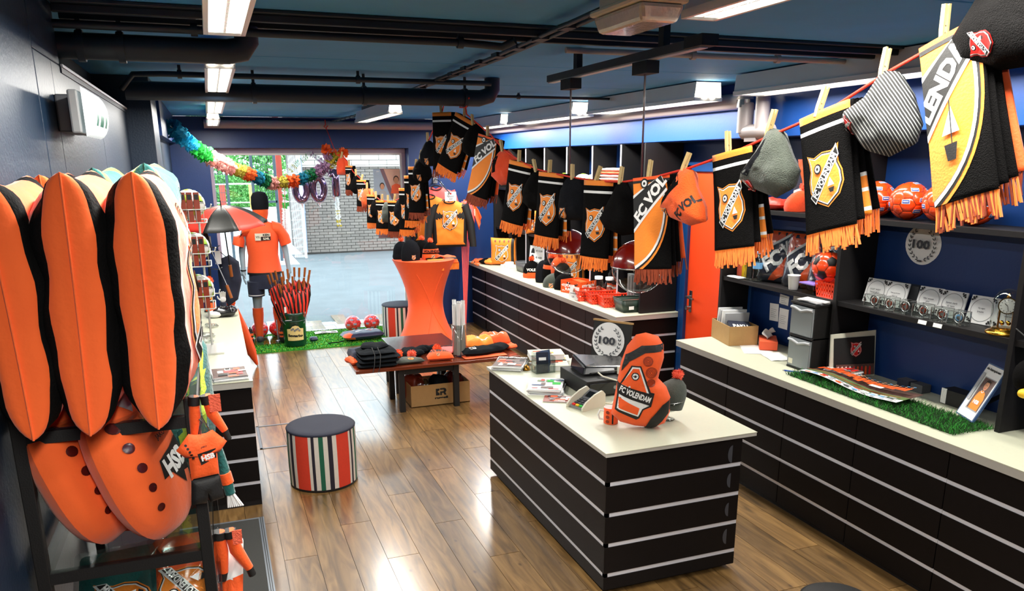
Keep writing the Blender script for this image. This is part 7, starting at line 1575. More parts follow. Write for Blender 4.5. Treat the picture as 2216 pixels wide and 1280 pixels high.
        d.put(q, lambda a, b, h: f(a, b, .0075+h), .0004); q.build('print', t); return seat(t)
    for i, y in enumerate((3.70, 3.545, 3.33, 3.175, 2.99, 2.83)): tile(3.80 if i > 1 else 3.775, y, 'white motto tile on the lower shelf, '+['first beside the upright', 'second from the upright', 'third from the upright', 'fourth from the upright', 'fifth, left of the clock', 'last one behind the clock'][i], i)
    for y, lb in ((3.62, 'dark box behind the first two motto tiles'),): single(MB().box(3.815, y-.19, S, 3.88, y+.16, S+.135, 'paper_dark'), 'tile_carton', lb, 'box', bevel=.003)
    for i, y in enumerate((3.60, 3.485, 3.37, 3.245, 3.12, 3.015)):
        t = thing('desk_ornament', 'clear glass block ornament with silver ring, '+['first from the upright', 'second from the upright', 'third from the upright', 'fourth from the upright', 'fifth from the upright', 'last of the row by the clock'][i], 'ornament', 'glass ornaments along the shelf edge'); x = 3.665; s = .040
        MB().box(x-s, y-s, S, x+s, y+s, S+.075, 'clear').build('glass_cube', t, .003); MB().tube([(x, y+.030*cos(a), S+.039+.030*sin(a)) for a in [2*pi*j/20 for j in range(20)]], .0045, 'silver', 6, False, True).build('ring', t); MB().tube([(x-.004, y, S+.039), (x+.004, y, S+.039)], .018, 'rust' if i < 5 else 'skyblue', 14).tube([(x-.006, y, S+.039), (x+.006, y, S+.039)], .010, 'silver', 12).build('medal', t)
        q = MB()
        for a, b in ((-1, -1), (1, -1), (1, 1), (-1, 1)): q.box(x+a*s*.97-.002, y+b*s*.97-.002, S, x+a*s*.97+.002, y+b*s*.97+.002, S+.0755, 'silver')
        for zz in (S+.001, S+.0735):
            for a in (-1, 1): q.box(x-s, y+a*s*.97-.0015, zz, x+s, y+a*s*.97+.0015, zz+.002, 'silver').box(x+a*s*.97-.0015, y-s, zz, x+a*s*.97+.0015, y+s, zz+.002, 'silver')
        q.build('polished_edges', t); seat(t)
    for i, y in enumerate((3.19, 3.09)): m = MB(); m.cbox((3.607, y, S-.014), (.002, .055, .022), 'paper', (0, .2, 0)); single(m, 'shelf_label', ['white price label on the shelf edge, left of two', 'white price label on the shelf edge, right of two'][i], 'label', 'price labels on the shelf edge')
    t = thing('anniversary_clock', 'brass anniversary clock under a glass dome on the shelf', 'clock'); kx, ky = 3.69, 2.77
    MB().lathe([(0, 0), (.082, 0), (.085, .008), (.075, .016), (.06, .022), (.055, .03), (0, .03)], 'gold', 36, (kx, ky, S)).build('base', t)
    n = V((-.80, -.60, 0)); u = V((.60, -.80, 0)); v = V((0, 0, 1)); f = lambda a, b, h: tuple(V((kx, ky, S+.145))+n*.012+u*a+v*b+n*h)
    MB().prism([(.042*cos(2*pi*i/28), .042*sin(2*pi*i/28)) for i in range(28)], f, .012, 'gold').build('case', t); q = MB(); d = Dec().circ(0, 0, .037, 'white', 28)
    for i in range(12): a = 2*pi*i/12; d.line((.026*cos(a), .026*sin(a)), (.034*cos(a), .034*sin(a)), .0022, 'black')
    d.line((0, 0), (-.014, .012), .003, 'black').line((0, 0), (.006, -.026), .002, 'black'); d.put(q, lambda a, b, h: f(a, b, .0125+h), .0003); q.build('dial', t)
    for s in (-1, 1): p = V((kx, ky, S+.03))+u*s*.03; MB().tube([p, p+v*.085], .0045, 'brass', 8).build('column', t)
    MB().tube([V((kx, ky, S+.115))+u*-.035, V((kx, ky, S+.115))+u*.035], .004, 'gold', 8).lathe([(0, .18), (.012, .185), (.008, .195), (.004, .20), (0, .205)], 'gold', 12, (kx, ky, S)).build('crossbar', t)
    q = MB()
    for a in range(4): q.ball((kx+.02*cos(a*pi/2), ky+.02*sin(a*pi/2), S+.055), .010, 'gold', 10, 8)
    q.tube([(kx, ky, S+.055), (kx, ky, S+.12)], .0012, 'gold', 5).build('pendulum', t, kind='stuff')
    MB().lathe([(.068, .022), (.068, .15), (.062, .185), (.045, .212), (.02, .226), (0, .229)], 'clear', 32, (kx, ky, S)).build('glass_dome', t); seat(t)
    t = thing('anniversary_badge', 'round white paper badge with 100 on the blue back of the shelves', 'badge'); fb = plane_fn((3.8835, 3.50, 1.715), (0, -1, 0), (0, 0, 1)); MB().prism([(.127*cos(2*pi*i/30), .115*sin(2*pi*i/30)) for i in range(30)], fb, .0012, 'paper').build('paper_disc', t); q = MB(); Dec().sub(BADGE, 0, 0, .24).put(q, lambda a, b, h: fb(a, b, .0014+h), .0004); q.build('paper_print', t); seat(t)
    # far bay lower shelf: bottles, packed cushions, cup, tub, basket
    for i, (x, y) in enumerate(((3.66, 4.80), (3.66, 4.705))):
        t = thing('water_bottle', ['clear water bottle nearer the door on the shelf', 'clear water bottle with blue label on the shelf'][i], 'bottle', 'water bottles on the shelf'); MB(True).lathe([(0, .002), (.030, .0), (.034, .01), (.034, .05), (.029, .075), (.034, .09), (.034, .15), (.018, .19), (.013, .195), (.013, .205)], 'clear', 24, (x, y, S)).build('bottle_body', t); MB(True).lathe([(.0345, .095), (.0345, .14)], 'skyblue' if i else 'clear', 24, (x, y, S)).build('label', t); MB().lathe([(.015, .2), (.015, .218), (0, .219)], 'skyblue' if i else 'white', 16, (x, y, S)).build('cap', t); seat(t)
    for i, (y, h, k, lb) in enumerate(((5.0, .16, 'pom_pink', 'pink-orange carton at the door end of the shelf'), (4.94, .17, 'yellow', 'yellow carton at the door end of the shelf'), (4.88, .15, 'black', 'black carton right of the yellow one on the shelf'))): single(MB().box(3.72, y-.028, S, 3.84, y+.028, S+h, k), 'small_carton', lb, 'box', 'cartons at the shelf end', bevel=.002)
    m = MB(True); soft(m, (3.64, 4.92, S), (.07, .16, .012), 'paper', 1, 0, .002); single(m, 'paper_plate', 'white flat plate lying at the door end of the shelf', 'plate')
    for i, (y, yaw, lb) in enumerate(((4.60, .35, 'film packed club flag cushion behind the water bottles'), (4.33, .15, 'film packed club flag cushion with large letters behind the cup'), (4.08, .1, 'film packed club flag cushion behind the orange basket'))):
        t = thing('packed_cushion', lb, 'package', 'packed club cushions on the shelf'); u = V((.18+yaw*.4, -1, 0)).normalized(); v = (V((.16, 0, 1))).normalized(); n = u.cross(v); c = V((3.77, y, S+.19)); f = lambda a, b, h: tuple(c+u*a+v*b-n*h) if n.x > 0 else tuple(c+u*a+v*b+n*h); m = MB(True)
        top = inflate(m, rrect(.16, .185, .03), .045, f, 'cloth_navy', 7, (4, .5), .008, 12, i); m.build('cushion_body', t); q = MB(); d = Dec().poly([(-.15, .02), (-.15, .175), (.09, .175)], 'orange_print').poly([(-.15, .0), (-.15, .022), (.09, .177), (.12, .177)], 'white').poly([(.15, .10), (.15, -.1), (.0, -.175), (-.05, -.175)], 'orange_print').text('FC', -.03, -.035, .12, 'white', .15, .62, .05).text('VOL', .10, .08, .11, 'white', .15, .62, .05)
        d.put(q, top, .0015, .04, (-.15, -.175, .15, .175)); q.build('flag_print', t); m = MB(True); inflate(m, rrect(.165, .19, .02), .055, f, 'film', 7, (4, .5), .014, 24, i+5); m.build('film_wrap', t); seat(t)
    t = thing('paper_cup', 'white plastic cup at the edge of the shelf', 'cup'); MB().lathe([(0, .001), (.028, .001), (.03, .004), (.040, .095), (.043, .097), (.043, .101), (.038, .10), (.027, .006), (0, .006)], 'white', 28, (3.65, 4.30, S)).build('cup_body', t); seat(t)
    t = thing('food_tub', 'clear food tub with lilac lid beside the orange basket', 'tub'); MB().frust(S, S+.065, (.055, .055), (.068, .068), 'clear', (3.67, 4.12)).build('tub', t, .004); MB().frust(S+.064, S+.075, (.071, .071), (.071, .071), 'lilac', (3.67, 4.12)).build('lid', t, .003); seat(t)
    t = thing('plastic_basket', 'bright orange perforated basket on the shelf by the upright', 'basket'); X, Y = 3.70, 3.955; a, b, h = .10, .085, .10
    for (p, q_) in (((-a, -b), (a, -b)), ((a, -b), (a, b)), ((a, b), (-a, b)), ((-a, b), (-a, -b))):
        m = MB(); L = lambda u, v: (X+(p[0]+(q_[0]-p[0])*u)*(.88+.12*v), Y+(p[1]+(q_[1]-p[1])*u)*(.88+.12*v), S+.001+h*v)
        for i in range(4): v0 = i/3; m.add([L(0, max(0, v0-.09)), L(1, max(0, v0-.09)), L(1, min(1, v0+.09)), L(0, min(1, v0+.09))], [(0, 1, 2, 3)], 'plastic_orange', False)
        for i in range(8): u0 = i/7; m.add([L(max(0, u0-.03), 0), L(min(1, u0+.03), 0), L(min(1, u0+.03), 1), L(max(0, u0-.03), 1)], [(0, 1, 2, 3)], 'plastic_orange', False)
        m.build('side', t, solid=.003)
    MB().box(X-a*.88, Y-b*.88, S, X+a*.88, Y+b*.88, S+.004, 'plastic_orange').build('bottom', t); seat(t)
    # top shelf far bay: rosette hats and red banner
    beanie('red hat with big pink bobble lying on the top shelf', (3.72, 4.40, 1.8622), (0, 0, .2), None, body='knit_deep', pom='pom_pink', r=.11, hgt=.14, slouch=(-.02, -.05))
    m = MB(True); soft(m, (3.70, 4.62, 1.8622), (.16, .24, .07), 'umb_red', 2, .1, .012); single(m, 'folded_shirt', 'red folded shirt on the top shelf behind the grey hat', 'shirt')
    t = thing('packed_cushion', 'film packed red and black banner standing at the back of the top shelf', 'package'); f = frame((3.84, 4.42, 2.04), (.1, -1, 0), (.05, 0, 1)); m = MB(True); top = inflate(m, rrect(.17, .17, .02), .02, f, 'cloth_navy', 6, (4, .5), .005); m.build('cushion_body', t); q = MB(); Dec().poly([(-.15, .16), (.15, .16), (.15, .02), (-.02, -.1)], 'orange_print').poly([(-.15, -.05), (-.15, -.08), (.15, .0), (.15, .03)], 'white').put(q, lambda a, b, h: top(a, b, h, -1 if f(0, 0, 1)[0] > f(0, 0, 0)[0] else 1), .0015, .05); q.build('flag_print', t); seat(t)
    # yellow-black toy at the right edge of frame
    t = thing('plush_toy', 'black and yellow plush cap hanging at the near edge of the shelf unit', 'toy'); m = MB(True); m.ball((3.55, 2.50, 1.20), .07, 'knit_black', 16, 12, (1, 1, 1.2)); m.build('body', t); MB(True).ball((3.50, 2.47, 1.13), .03, 'yellow', 12, 8, (1.3, 1, .8)).build('peak', t); MB().tube([(3.56, 2.50, 1.27), (3.585, 2.55, 1.36), (3.60, 2.641, 1.40)], .004, 'black', 6).build('loop', t); seat(t)
build_right()
# ---------------------------------------------------------------- left counter goods
def build_left_counter():
    Z = .8625
    mags('magazine_stack', 'club magazines stacked at the near end of the left counter', 'magazines', (.0, 5.22), (.21, .26), 6, Z, .05, ('print_crowd', 'orange_print', 'black', 'red', 'paper'))
    m = MB(True); inflate(m, dense([(-.10, -.05), (.10, -.06), (.13, .03), (.03, .08), (-.09, .05)], .03), .045, frame((.0, 7.40, Z+.05), (1, 0, .05), (0, 1, .2)), 'black_gloss', 7, (3, .5), .018, 14); t = tag(m.build('black_pouch'), 'glossy black pouch lying at the window end of the left counter', 'bag'); seat(t)
    for i, (x, y, lb) in enumerate(((-.10, 6.95, 'small clear film packet behind the black pouch'), (-.13, 6.55, 'clear film packet beside the pillow edge on the left counter'), (-.14, 6.05+.3, 'clear film packet nearest the wire tower'))): m = MB(True); soft(m, (x, y, Z), (.09, .12, .03), 'film', i, .3, .01); single(m, 'film_packet', lb, 'packet', 'film packets on the left counter')
    # umbrella stand-up display: open umbrella hung upside over the counter
    t = thing('open_umbrella', 'open black and red umbrella hooked over the left counter', 'umbrella'); ap = V((.075, 7.75, 1.82)); ax = V((-.05, -.10, 1)).normalized(); e1 = V((1, .1, .08)).normalized(); e1 = (e1-ax*e1.dot(ax)).normalized(); e2 = ax.cross(e1); RR = .40
    for i in range(8):
        a0, a1 = 2*pi*i/8+.2, 2*pi*(i+1)/8+.2; k = ['umb_red', 'umb_black', 'umb_red', 'umb_black', 'umb_red', 'umb_black', 'umb_red', 'umb_black'][(i) % 8]
        def fn(u, v, a0=a0, a1=a1):
            a = a0+(a1-a0)*u; sag = 1-.06*sin(pi*u)*v; r = RR*v*sag*(cos((a1-a0)/2)/cos(a-(a0+a1)/2)); return tuple(ap+(e1*cos(a)+e2*sin(a))*r-ax*(.17*v*v+.012*sin(pi*u)*v))
        MB().grid(fn, 8, 8, k).build('canopy_panel', t, solid=.002)
        MB().tube([ap-ax*.01+(e1*cos(a0)+e2*sin(a0))*RR*q-ax*.17*q*q for q in (0, .3, .6, .85, 1)], .0025, 'steel', 5).build('rib', t)
    MB().tube([ap, ap-ax*.55], .006, 'black', 8).build('shaft', t); MB().tube([ap-ax*.55, ap-ax*.66], .015, 'wood_handle', 10).build('handle', t); MB().tube([ap, ap+ax*.05], .005, 'black', 8).build('tip', t); seat(t)
    t = thing('display_stand', 'dark slim stand with hooks at the window end of the left counter', 'stand'); MB().box(-.16, 7.70, Z, .04, 7.88, Z+.012, 'black').tube([(-.08, 7.80, Z), (-.08, 7.80, 1.75)], .012, 'black', 10).build('pole', t); q = MB()
    for z in (1.7, 1.45, 1.25): q.tube([(-.08, 7.80, z), (.0, 7.72, z), (.03, 7.69, z+.02)], .004, 'steel', 6)
    q.build('hook', t); MB().box(-.10, 7.775, 1.42, -.04, 7.783, 1.55, 'paper').box(-.02, 7.70, 1.30, .03, 7.703, 1.42, 'paper').build('price_tag', t); seat(t)
    t = thing('folded_umbrella', 'closed umbrella with wooden handle hanging from the display stand', 'umbrella'); MB().tube([(-.07, 7.66, 1.50), (.055, 7.58, 1.12)], .005, 'steel', 8).build('shaft', t); MB().tube([(.055, 7.58, 1.12), (.085, 7.57, 1.0)], .014, 'wood_handle', 10).build('handle', t); MB(True).tube([(-.10, 7.68, 1.62), (-.09, 7.67, 1.58), (-.065, 7.66, 1.48), (-.04, 7.645, 1.40)], [.01, .03, .026, .008], 'umb_black', 10).build('canopy', t); seat(t)
    t = thing('drawstring_bag', 'dark navy bag hanging at the end of the left counter', 'bag'); m = MB(True); inflate(m, dense([(-.06, .22), (.02, .25), (.10, .18), (.11, .0), (.06, -.18), (-.03, -.24), (-.10, -.12), (-.10, .1)], .03), .05, frame((.09, 7.98, 1.10), (1, .1, 0), (0, .05, 1)), 'cloth_navy', 7, (3, .5), .012, 10); m.build('body', t); MB().tube([(.08, 7.98, 1.33), (.0, 7.9, 1.42), (-.08, 7.815, 1.46)], .004, 'black', 6).build('cord', t); seat(t)
    t = thing('sock_roll', 'orange and black club sock standing on a white shoe-shaped holder', 'socks'); MB(True).tube([(-.10, 7.42, Z+.06), (-.10, 7.42, 1.09), (-.095, 7.42, 1.16)], [.045, .043, .04], 'orange', 14).build('leg', t); MB(True).tube([(-.10, 7.42, 1.0), (-.10, 7.42, 1.10)], .0455, 'black', 14).build('stripe', t); fluffball(MB(), (-.095, 7.42, 1.19), .045, 'orange', 200, 2).build('top_tuft', t); MB(True).ball((-.07, 7.38, Z+.035), .05, 'white', 14, 8, (1.4, .9, .7)).build('foot', t); q = MB(); Dec().text('M', 0, 0, .05, 'orange_hi', None, 0, .06).put(q, lambda a, b, h: (-.10+.046*sin(a/.045), 7.42-(.046+h)*cos(a/.045), 1.05+b), .0008); q.build('lettering', t); seat(t)
    t = thing('orange_umbrella', 'closed orange umbrella leaning at the end of the left counter', 'umbrella'); b = V((.30, 8.95, .02)); h = V((.04, 8.60, .90)); d = (h-b); m = MB(True); n = 14; u = d.normalized().orthogonal().normalized(); w = d.normalized().cross(u); vs = []; fs = []
    for k, (q, r) in enumerate(((.0, .012), (.2, .045), (.5, .055), (.75, .05), (.82, .03), (.86, .055), (.93, .05), (1.0, .02))):
        for j in range(n): a = 2*pi*j/n+k*.35; rr = r*(1+(.22 if j % 2 else -.12)); vs.append(b+d*q+(u*cos(a)+w*sin(a))*rr)
    for k in range(7):
        for j in range(n): fs.append((k*n+j, k*n+(j+1) % n, (k+1)*n+(j+1) % n, (k+1)*n+j))
    m.add(vs, fs, 'shirt_orange', True).build('cloth', t); MB().tube([b-d*.02, b+d*.02], .006, 'steel', 8).build('tip', t); MB().tube([b+d*.83, b+d*.845], .034, 'orange_hi', 12).build('strap', t); seat(t)
    t = thing('display_hand', 'white mannequin hand standing in a dark sleeve at the counter end', 'mannequin hand'); MB(True).tube([(.01, 7.75, Z), (.01, 7.75, Z+.075)], .030, 'cloth_navy', 12).build('sleeve', t); m = MB(True); m.ball((.01, 7.75, Z+.105), .028, 'white', 12, 8, (1, .6, 1.3)); m.build('palm', t)
    for i in range(4): MB(True).tube([(-.008+.012*i, 7.745, Z+.125), (-.010+.014*i, 7.735, Z+.155), (-.008+.014*i, 7.72, Z+.172+.006*(i in (1, 2)))], [.0075, .007, .005], 'white', 8).build('finger', t)
    MB(True).tube([(-.016, 7.745, Z+.10), (-.032, 7.735, Z+.118), (-.036, 7.728, Z+.138)], [.008, .0075, .005], 'white', 8).build('thumb', t); seat(t)
build_left_counter()

# ---------------------------------------------------------------- the clothes line of scarves and hats
def cord_pts(A, drop=.0): return A
PIN = None
def build_line():
    global PIN
    L1 = [(1.40, 10.22, 2.60), (1.434, 9.741, 2.283), (1.47, 9.24, 2.215), (1.491, 8.95, 2.09), (1.525, 8.467, 1.985), (1.537, 8.30, 1.90), (1.564, 7.92, 1.835), (1.595, 7.50, 1.83), (1.619, 7.17, 1.885), (1.643, 6.825, 2.09), (1.661, 6.572, 2.23), (1.682, 6.285, 2.42), (1.70, 6.04, 2.56), (1.71, 5.93, 2.70)]
    t = thing('clothes_line', 'orange-red cord from window wall to ceiling carrying the farther scarves', 'cord'); MB().tube(L1, .0045, 'red_cord', 6).build('cord', t); MB(True).tube([(1.40, 10.275, 2.70), (1.40, 10.262, 2.64), (1.38, 10.265, 2.62), (1.40, 10.268, 2.60), (1.43, 10.265, 2.63)], .006, 'red_cord', 6).build('knot', t); seat(t)
    # second swag: x about 1.64 running towards the viewer
    rat = [(1.931/6.394, 2.70, 0), (.3136, 2.50, 0), (1.81/5.24, 2.355, 0), (1.771/4.859, 2.26, 0), (1.727/4.44, 2.192, 0), (1.692/4.106, 2.155, 0), (1.664/3.838, 2.138, 0), (1.628/3.489, 2.12, 0), (1.592/3.152, 2.11, 0), (1.565/2.893, 2.112, 0), (1.536/2.608, 2.135, 0), (1.508/2.344, 2.17, 0), (1.477/2.046, 2.225, 0), (1.456/1.846, 2.275, 0), (1.433/1.623, 2.33, 0), (1.412/1.419, 2.415, 0), (1.394/1.247, 2.475, 0), (1.386/1.17, 2.52, 0)]
    P = [(1.64, 1.64/q, z) for q, z, _ in rat]
    P[0] = (1.62, 5.24, 2.66)
    t = thing('clothes_line', 'orange-red cord sagging above the sales counter with the nearer scarves', 'cord'); MB().tube(P+[(1.64, 1.05, 2.66), (1.64, .9, 2.729)], .0045, 'red_cord', 6).build('cord', t); MB(True).tube([(1.62, 5.27, 2.66), (1.62, 5.26, 2.62), (1.60, 5.25, 2.545), (1.62, 5.18, 2.54), (1.63, 5.14, 2.60)], .005, 'red_cord', 6).build('knot', t); seat(t)
    # clothes peg prototype: origin where it grips, legs pointing up
    PIN = thing('clothes_peg', 'wooden clothes peg on the cord', 'peg', 'wooden clothes pegs on the cord')
    for s in (-1, 1):
        MB().add([(-.005, s*.001, -.022), (.005, s*.001, -.022), (.005, s*.004, .0), (.005, s*.003, .055), (-.005, s*.003, .055), (-.005, s*.004, .0), (-.005, s*.006, -.022), (.005, s*.006, -.022), (.005, s*.009, .005), (.005, s*.0085, .055), (-.005, s*.0085, .055), (-.005, s*.009, .005)], [(0, 1, 2, 5), (5, 2, 3, 4), (6, 11, 8, 7), (11, 10, 9, 8), (0, 6, 7, 1), (1, 7, 8, 2), (2, 8, 9, 3), (3, 9, 10, 4), (4, 10, 11, 5), (5, 11, 6, 0)], 'wood_pin', False).build('half', PIN)
    MB().tube([(0, .008*cos(a), .006+.008*sin(a)) for a in [2*pi*i/10 for i in range(10)]], .0013, 'steel', 5, False, True).build('spring', PIN)
    used = [0]
    def pin(p, rot, lb, sc=1.1):
        if not used[0]: used[0] = 1; o = PIN; place(o, p, rot); o['label'] = lb; o.scale = (sc,)*3
        else: dup(PIN, p, rot, lb, sc)
    # scarf prototypes: local x = width, y = thickness (front is -y), z down from 0
    def scarf(lb, kind, W, L, loc, yaw, roll=0.0, group=None, seed=0, fr='fringe_orange', sway=.0):
        t = thing('club_scarf', lb, 'scarf', group); rnd = random.Random(seed)
        def F(layer, ofs):
            return lambda u, v, h=0: ((u-.5)*W*(1-.04*sin(pi*v))+ofs+sway*v*v, .009*(layer-1.5)+(.014*layer-.015)*v-.010*sin(pi*u)*(.4+.6*v)-h, -v*(L-.012*layer))
        NV = 30
        for layer in range(4):
            f = F(layer, .006*layer)
            def kf(u, v, layer=layer):
                if kind == 'bar':
                    if layer == 0:
                        if v < .075: return 'orange_hi'
                        if .13 < v < .165: return 'white'
                        return 'knit_black'
                    return 'knit_black' if (layer != 2 or v < .62) else ('orange_hi' if int(v*26) % 4 else 'white')
                if kind == 'big':
                    return 'knit_black' if layer < 2 else ('orange' if v > .25 and layer == 3 else 'knit_black')
                return 'knit_black'
            MB(True).grid(lambda u, v: f(u, v), 8, NV, kf).build('fold' if layer else 'front_panel', t, solid=.0065)
            q = MB()
            if layer in (0, 3) or layer == 2:
                for i in range(46 if layer == 0 else 22):
                    uu = (i+.5)/(46 if layer == 0 else 22); a = V(f(uu, 1)); dx = rnd.uniform(-.012, .012); ln = rnd.uniform(.045, .065); w = .0021
                    q.add([a+V((-w, 0, .004)), a+V((w, 0, .004)), a+V((w+dx, -.004, -ln)), a+V((-w+dx, -.004, -ln)), a+V((0, .006, .004)), a+V((dx, .004, -ln))], [(0, 1, 2, 3), (1, 4, 5, 2), (4, 0, 3, 5)], rnd.choice([fr, fr, 'fringe_rust']) if kind == 'big' else fr, False)
                q.build('fringe', t)
        f = F(0, 0); fn = lambda x, y, h: f(.5+x/W, -y/L, h+.0035)
        q = MB(); d = Dec()
        if kind == 'bar': d.sub(CREST, 0, -L*.56, W*.66, .10)
        else:
            w, l = W/2, L
            def bulge(s):
                B = [V((w*.50, -.0, 0)), V((w*.62, -l*.16, 0)), V((w*1.02, -l*.42, 0)), V((w*.62, -l*.78, 0)), V((-w*.2, -l*.88, 0)), V((-w, -l*.97, 0))]; o = []
                for t in range(17):
                    t /= 16; p = [b.copy() for b in B]
                    while len(p) > 1: p = [a+(b-a)*t for a, b in zip(p, p[1:])]
                    o.append((p[0].x+s*(1-t*.6), p[0].y-s*t*1.2))
                return o
            for s, kk in ((.026, 'orange_hi'), (.017, 'black'), (.010, 'white'), (0, 'orange_hi')): d.poly([(-w, 0)]+bulge(s)+[(-w, -l*.90)], kk)
            d.rect(-w, -.012, w, 0, 'orange').rect(-w, -.022, w, -.012, 'black')
            d.poly([(-w, -l*.60), (-w, -l*.19), (w*.60, -.0), (w*.9, -l*.16)], 'white').poly([(-w, -l*.56), (-w, -l*.225), (w*.56, -.0), (w*.86, -l*.13)], 'black')
            if seed % 2: d.text('LENDAM', -w*.12, -l*.23, W*.30, 'white', W*1.42, .84, .05).poly([(-w*.05, -l*.44), (w*.18, -l*.60), (-w*.42, -l*.60)], 'white').line((-w*.08, -l*.40), (-w*.08, -l*.66), .003, 'black').poly([(-w*.35, -l*.66), (w*.1, -l*.66), (w*.02, -l*.76), (-w*.26, -l*.76)], 'black')
            else: d.text('FC VOL', -w*.05, -l*.24, W*.26, 'white', W*1.15, .84, .05).circ(-w*.3, -l*.07, W*.11, 'black', 14).circ(-w*.3, -l*.07, W*.075, 'white', 10).circ(-w*.3, -l*.07, W*.035, 'black', 5)
        d.put(q, fn, .0007, .025, (-W/2, -L, W/2, 0)); q.build('crest', t)
        return place(t, loc, (0, roll, yaw))
    def pt(px_ratio, z, x=1.64): return (x, x/px_ratio, z)
    YW0 = -pi/2
    def yw(deg): return YW0+R(deg)
    K = dict(group='scarves on the nearer cord')
    S = [('far black scarf with orange fringe first on the nearer cord', 'bar', .18, .36, 1, 2.475, 35, 'fringe_orange'), ('orange shield scarf with rust fringe beside the deep orange hat', 'big', .17, .37, 2, 2.34, 30, 'fringe_rust'), ('black scarf with small shield left of the round black hat', 'bar', .17, .34, 4, 2.19, 25, 'fringe_orange'), ('black scarf with shield in front of the farther globe', 'bar', .18, .32, 6, 2.137, 20, 'fringe_orange'), ('black scarf with shield between the two globe pendants', 'bar', .17, .34, 8, 2.11, 22, 'fringe_orange'), ('large shield scarf with rust fringe in front of the nearer globe', 'big', .18, .36, 10, 2.135, 22, 'fringe_rust'), ('black scarf with shield in front of the orange door', 'bar', .18, .32, 12, 2.225, 8, 'fringe_orange'), ('black scarf with shield left of the striped grey hat', 'bar', .18, .335, 14, 2.33, 4, 'fringe_orange'), ('largest nearest scarf with big shield and boat picture', 'big', .165, .385, 16, 2.475, 0, 'fringe_orange')]
    for i, (lb, kind, W, L, k, z, yd, fr) in enumerate(S):
        p = pt(rat[k][0], z+.004); sl = 0
        a, b = V(P[max(0, k-1)]), V(P[min(len(P)-1, k+1)]); sl = atan2((b-a).z, hypot((b-a).x, (b-a).y))
        scarf(lb, kind, W, L, p, yw(yd), -sl*.8, 'scarves on the nearer cord', i+1 if kind == 'big' and i == 8 else i*2, fr) if not (i == 8) else scarf(lb, kind, W, L, p, yw(yd), -sl*.8, 'scarves on the nearer cord', 9, fr)
        pin((p[0]-.012, p[1]+.02, p[2]+.004), (random.uniform(-.35, .1), random.uniform(-.3, .35), yw(yd)), ('wooden peg holding the '+lb) if len(lb.split()) < 12 else 'wooden peg on the '+' '.join(lb.split()[:12]))
    # hanging hats on the nearer cord
    def sack(lb, p, out, T, k, yaw, badge=None, bpos=(0, 0), brot=0, roll=0, group='hats hanging on the nearer cord', nm='knit_hat', rim=None, seed=0, bs=.045, txt=None):
        t = thing(nm, lb, 'hat', group); m = MB(True); f = lambda x, y, h: (x, -h, y)
        top = inflate(m, dense(out, .02), T, f, k, 8, (2.4, .55), .008, 14, seed); m.build('crown', t)
        if badge: q = MB(); Dec().sub(badge, bpos[0], bpos[1], bs, brot).put(q, top, .0015, .02); q.build('badge', t)
        if rim: q = MB(); d = Dec(); d.poly(rim, 'knit_black' if k != 'knit_grey' else 'knit_charcoal'); d.put(q, top, .001, .02); q.build('opening', t)
        if txt: q = MB(); Dec().text(txt[0], txt[1], txt[2], txt[3], txt[4], txt[5], txt[6], .05).put(q, top, .0015, .02); q.build('lettering', t)
        return place(t, p, (0, roll, yaw))
    rnd_out = [(-.02, .0), (.02, 0), (.06, -.03), (.105, -.10), (.11, -.16), (.06, -.20), (-.05, -.205), (-.10, -.17), (-.10, -.10), (-.055, -.03)]
    wide = [(-.02, .0), (.02, 0), (.10, -.12), (.125, -.17), (.09, -.21), (0, -.225), (-.09, -.20), (-.12, -.16), (-.09, -.11)]
    dome = [(-.05, -.0), (.04, .0), (.085, -.04), (.10, -.13), (.095, -.20), (-.095, -.20), (-.10, -.13), (-.085, -.05)]
    def hat(lb, k, z, out, T, col, yd, **kw):
        q = pt(rat[k][0], z) if isinstance(k, int) else pt(k, z); sack(lb, (q[0]+.0, q[1], q[2]), out, T, col, yw(yd), **kw); pin((q[0]-.012, q[1]+.01, q[2]+.004), (random.uniform(-.35, .1), random.uniform(-.5, .5), yw(yd)), ('wooden peg holding the '+lb) if len(lb.split()) < 12 else 'wooden peg on the '+' '.join(lb.split()[:12]))
    hat('round black hat second on the nearer cord', (1.893/6.036+1.81/5.24)/2-.005, 2.43, rnd_out, .05, 'knit_black', 35)
    hat('deep orange ribbed hat pinned beside the shield scarf', 3, 2.26, [(-.03, .0), (.03, .0), (.10, -.06), (.12, -.14), (.06, -.19), (-.03, -.20), (-.10, -.15), (-.09, -.05)], .05, 'knit_deep', 30, rim=[(-.06, -.02), (-.02, -.02), (-.04, -.12), (-.075, -.13)])
    hat('round black hat hanging between two black scarves', 5, 2.15, rnd_out, .055, 'knit_black', 28)
    hat('dark ribbed hat with club badge in front of the farther globe', 7, 2.12, dome, .05, 'knit_charcoal', 25, badge=CREST_PL, bpos=(-.045, -.165), bs=.04)
    hat('wide black hat hanging like a triangle between the globes', 9, 2.112, wide, .06, 'knit_black', 22)
    hat('orange ribbed hat with lettering in front of the door', 11, 2.165, [(-.02, .01), (.03, .0), (.05, -.06), (.10, -.13), (.11, -.18), (.03, -.20), (-.06, -.18), (-.13, -.14), (-.12, -.11)], .05, 'knit_orange', 10, rim=[(-.02, -.0), (-.11, -.115), (-.10, -.13), (-.0, -.05)], txt=('FC VOL', .035, -.13, .036, 'black', .11, .75), badge=CREST_PL, bpos=(-.08, -.155), bs=.028)
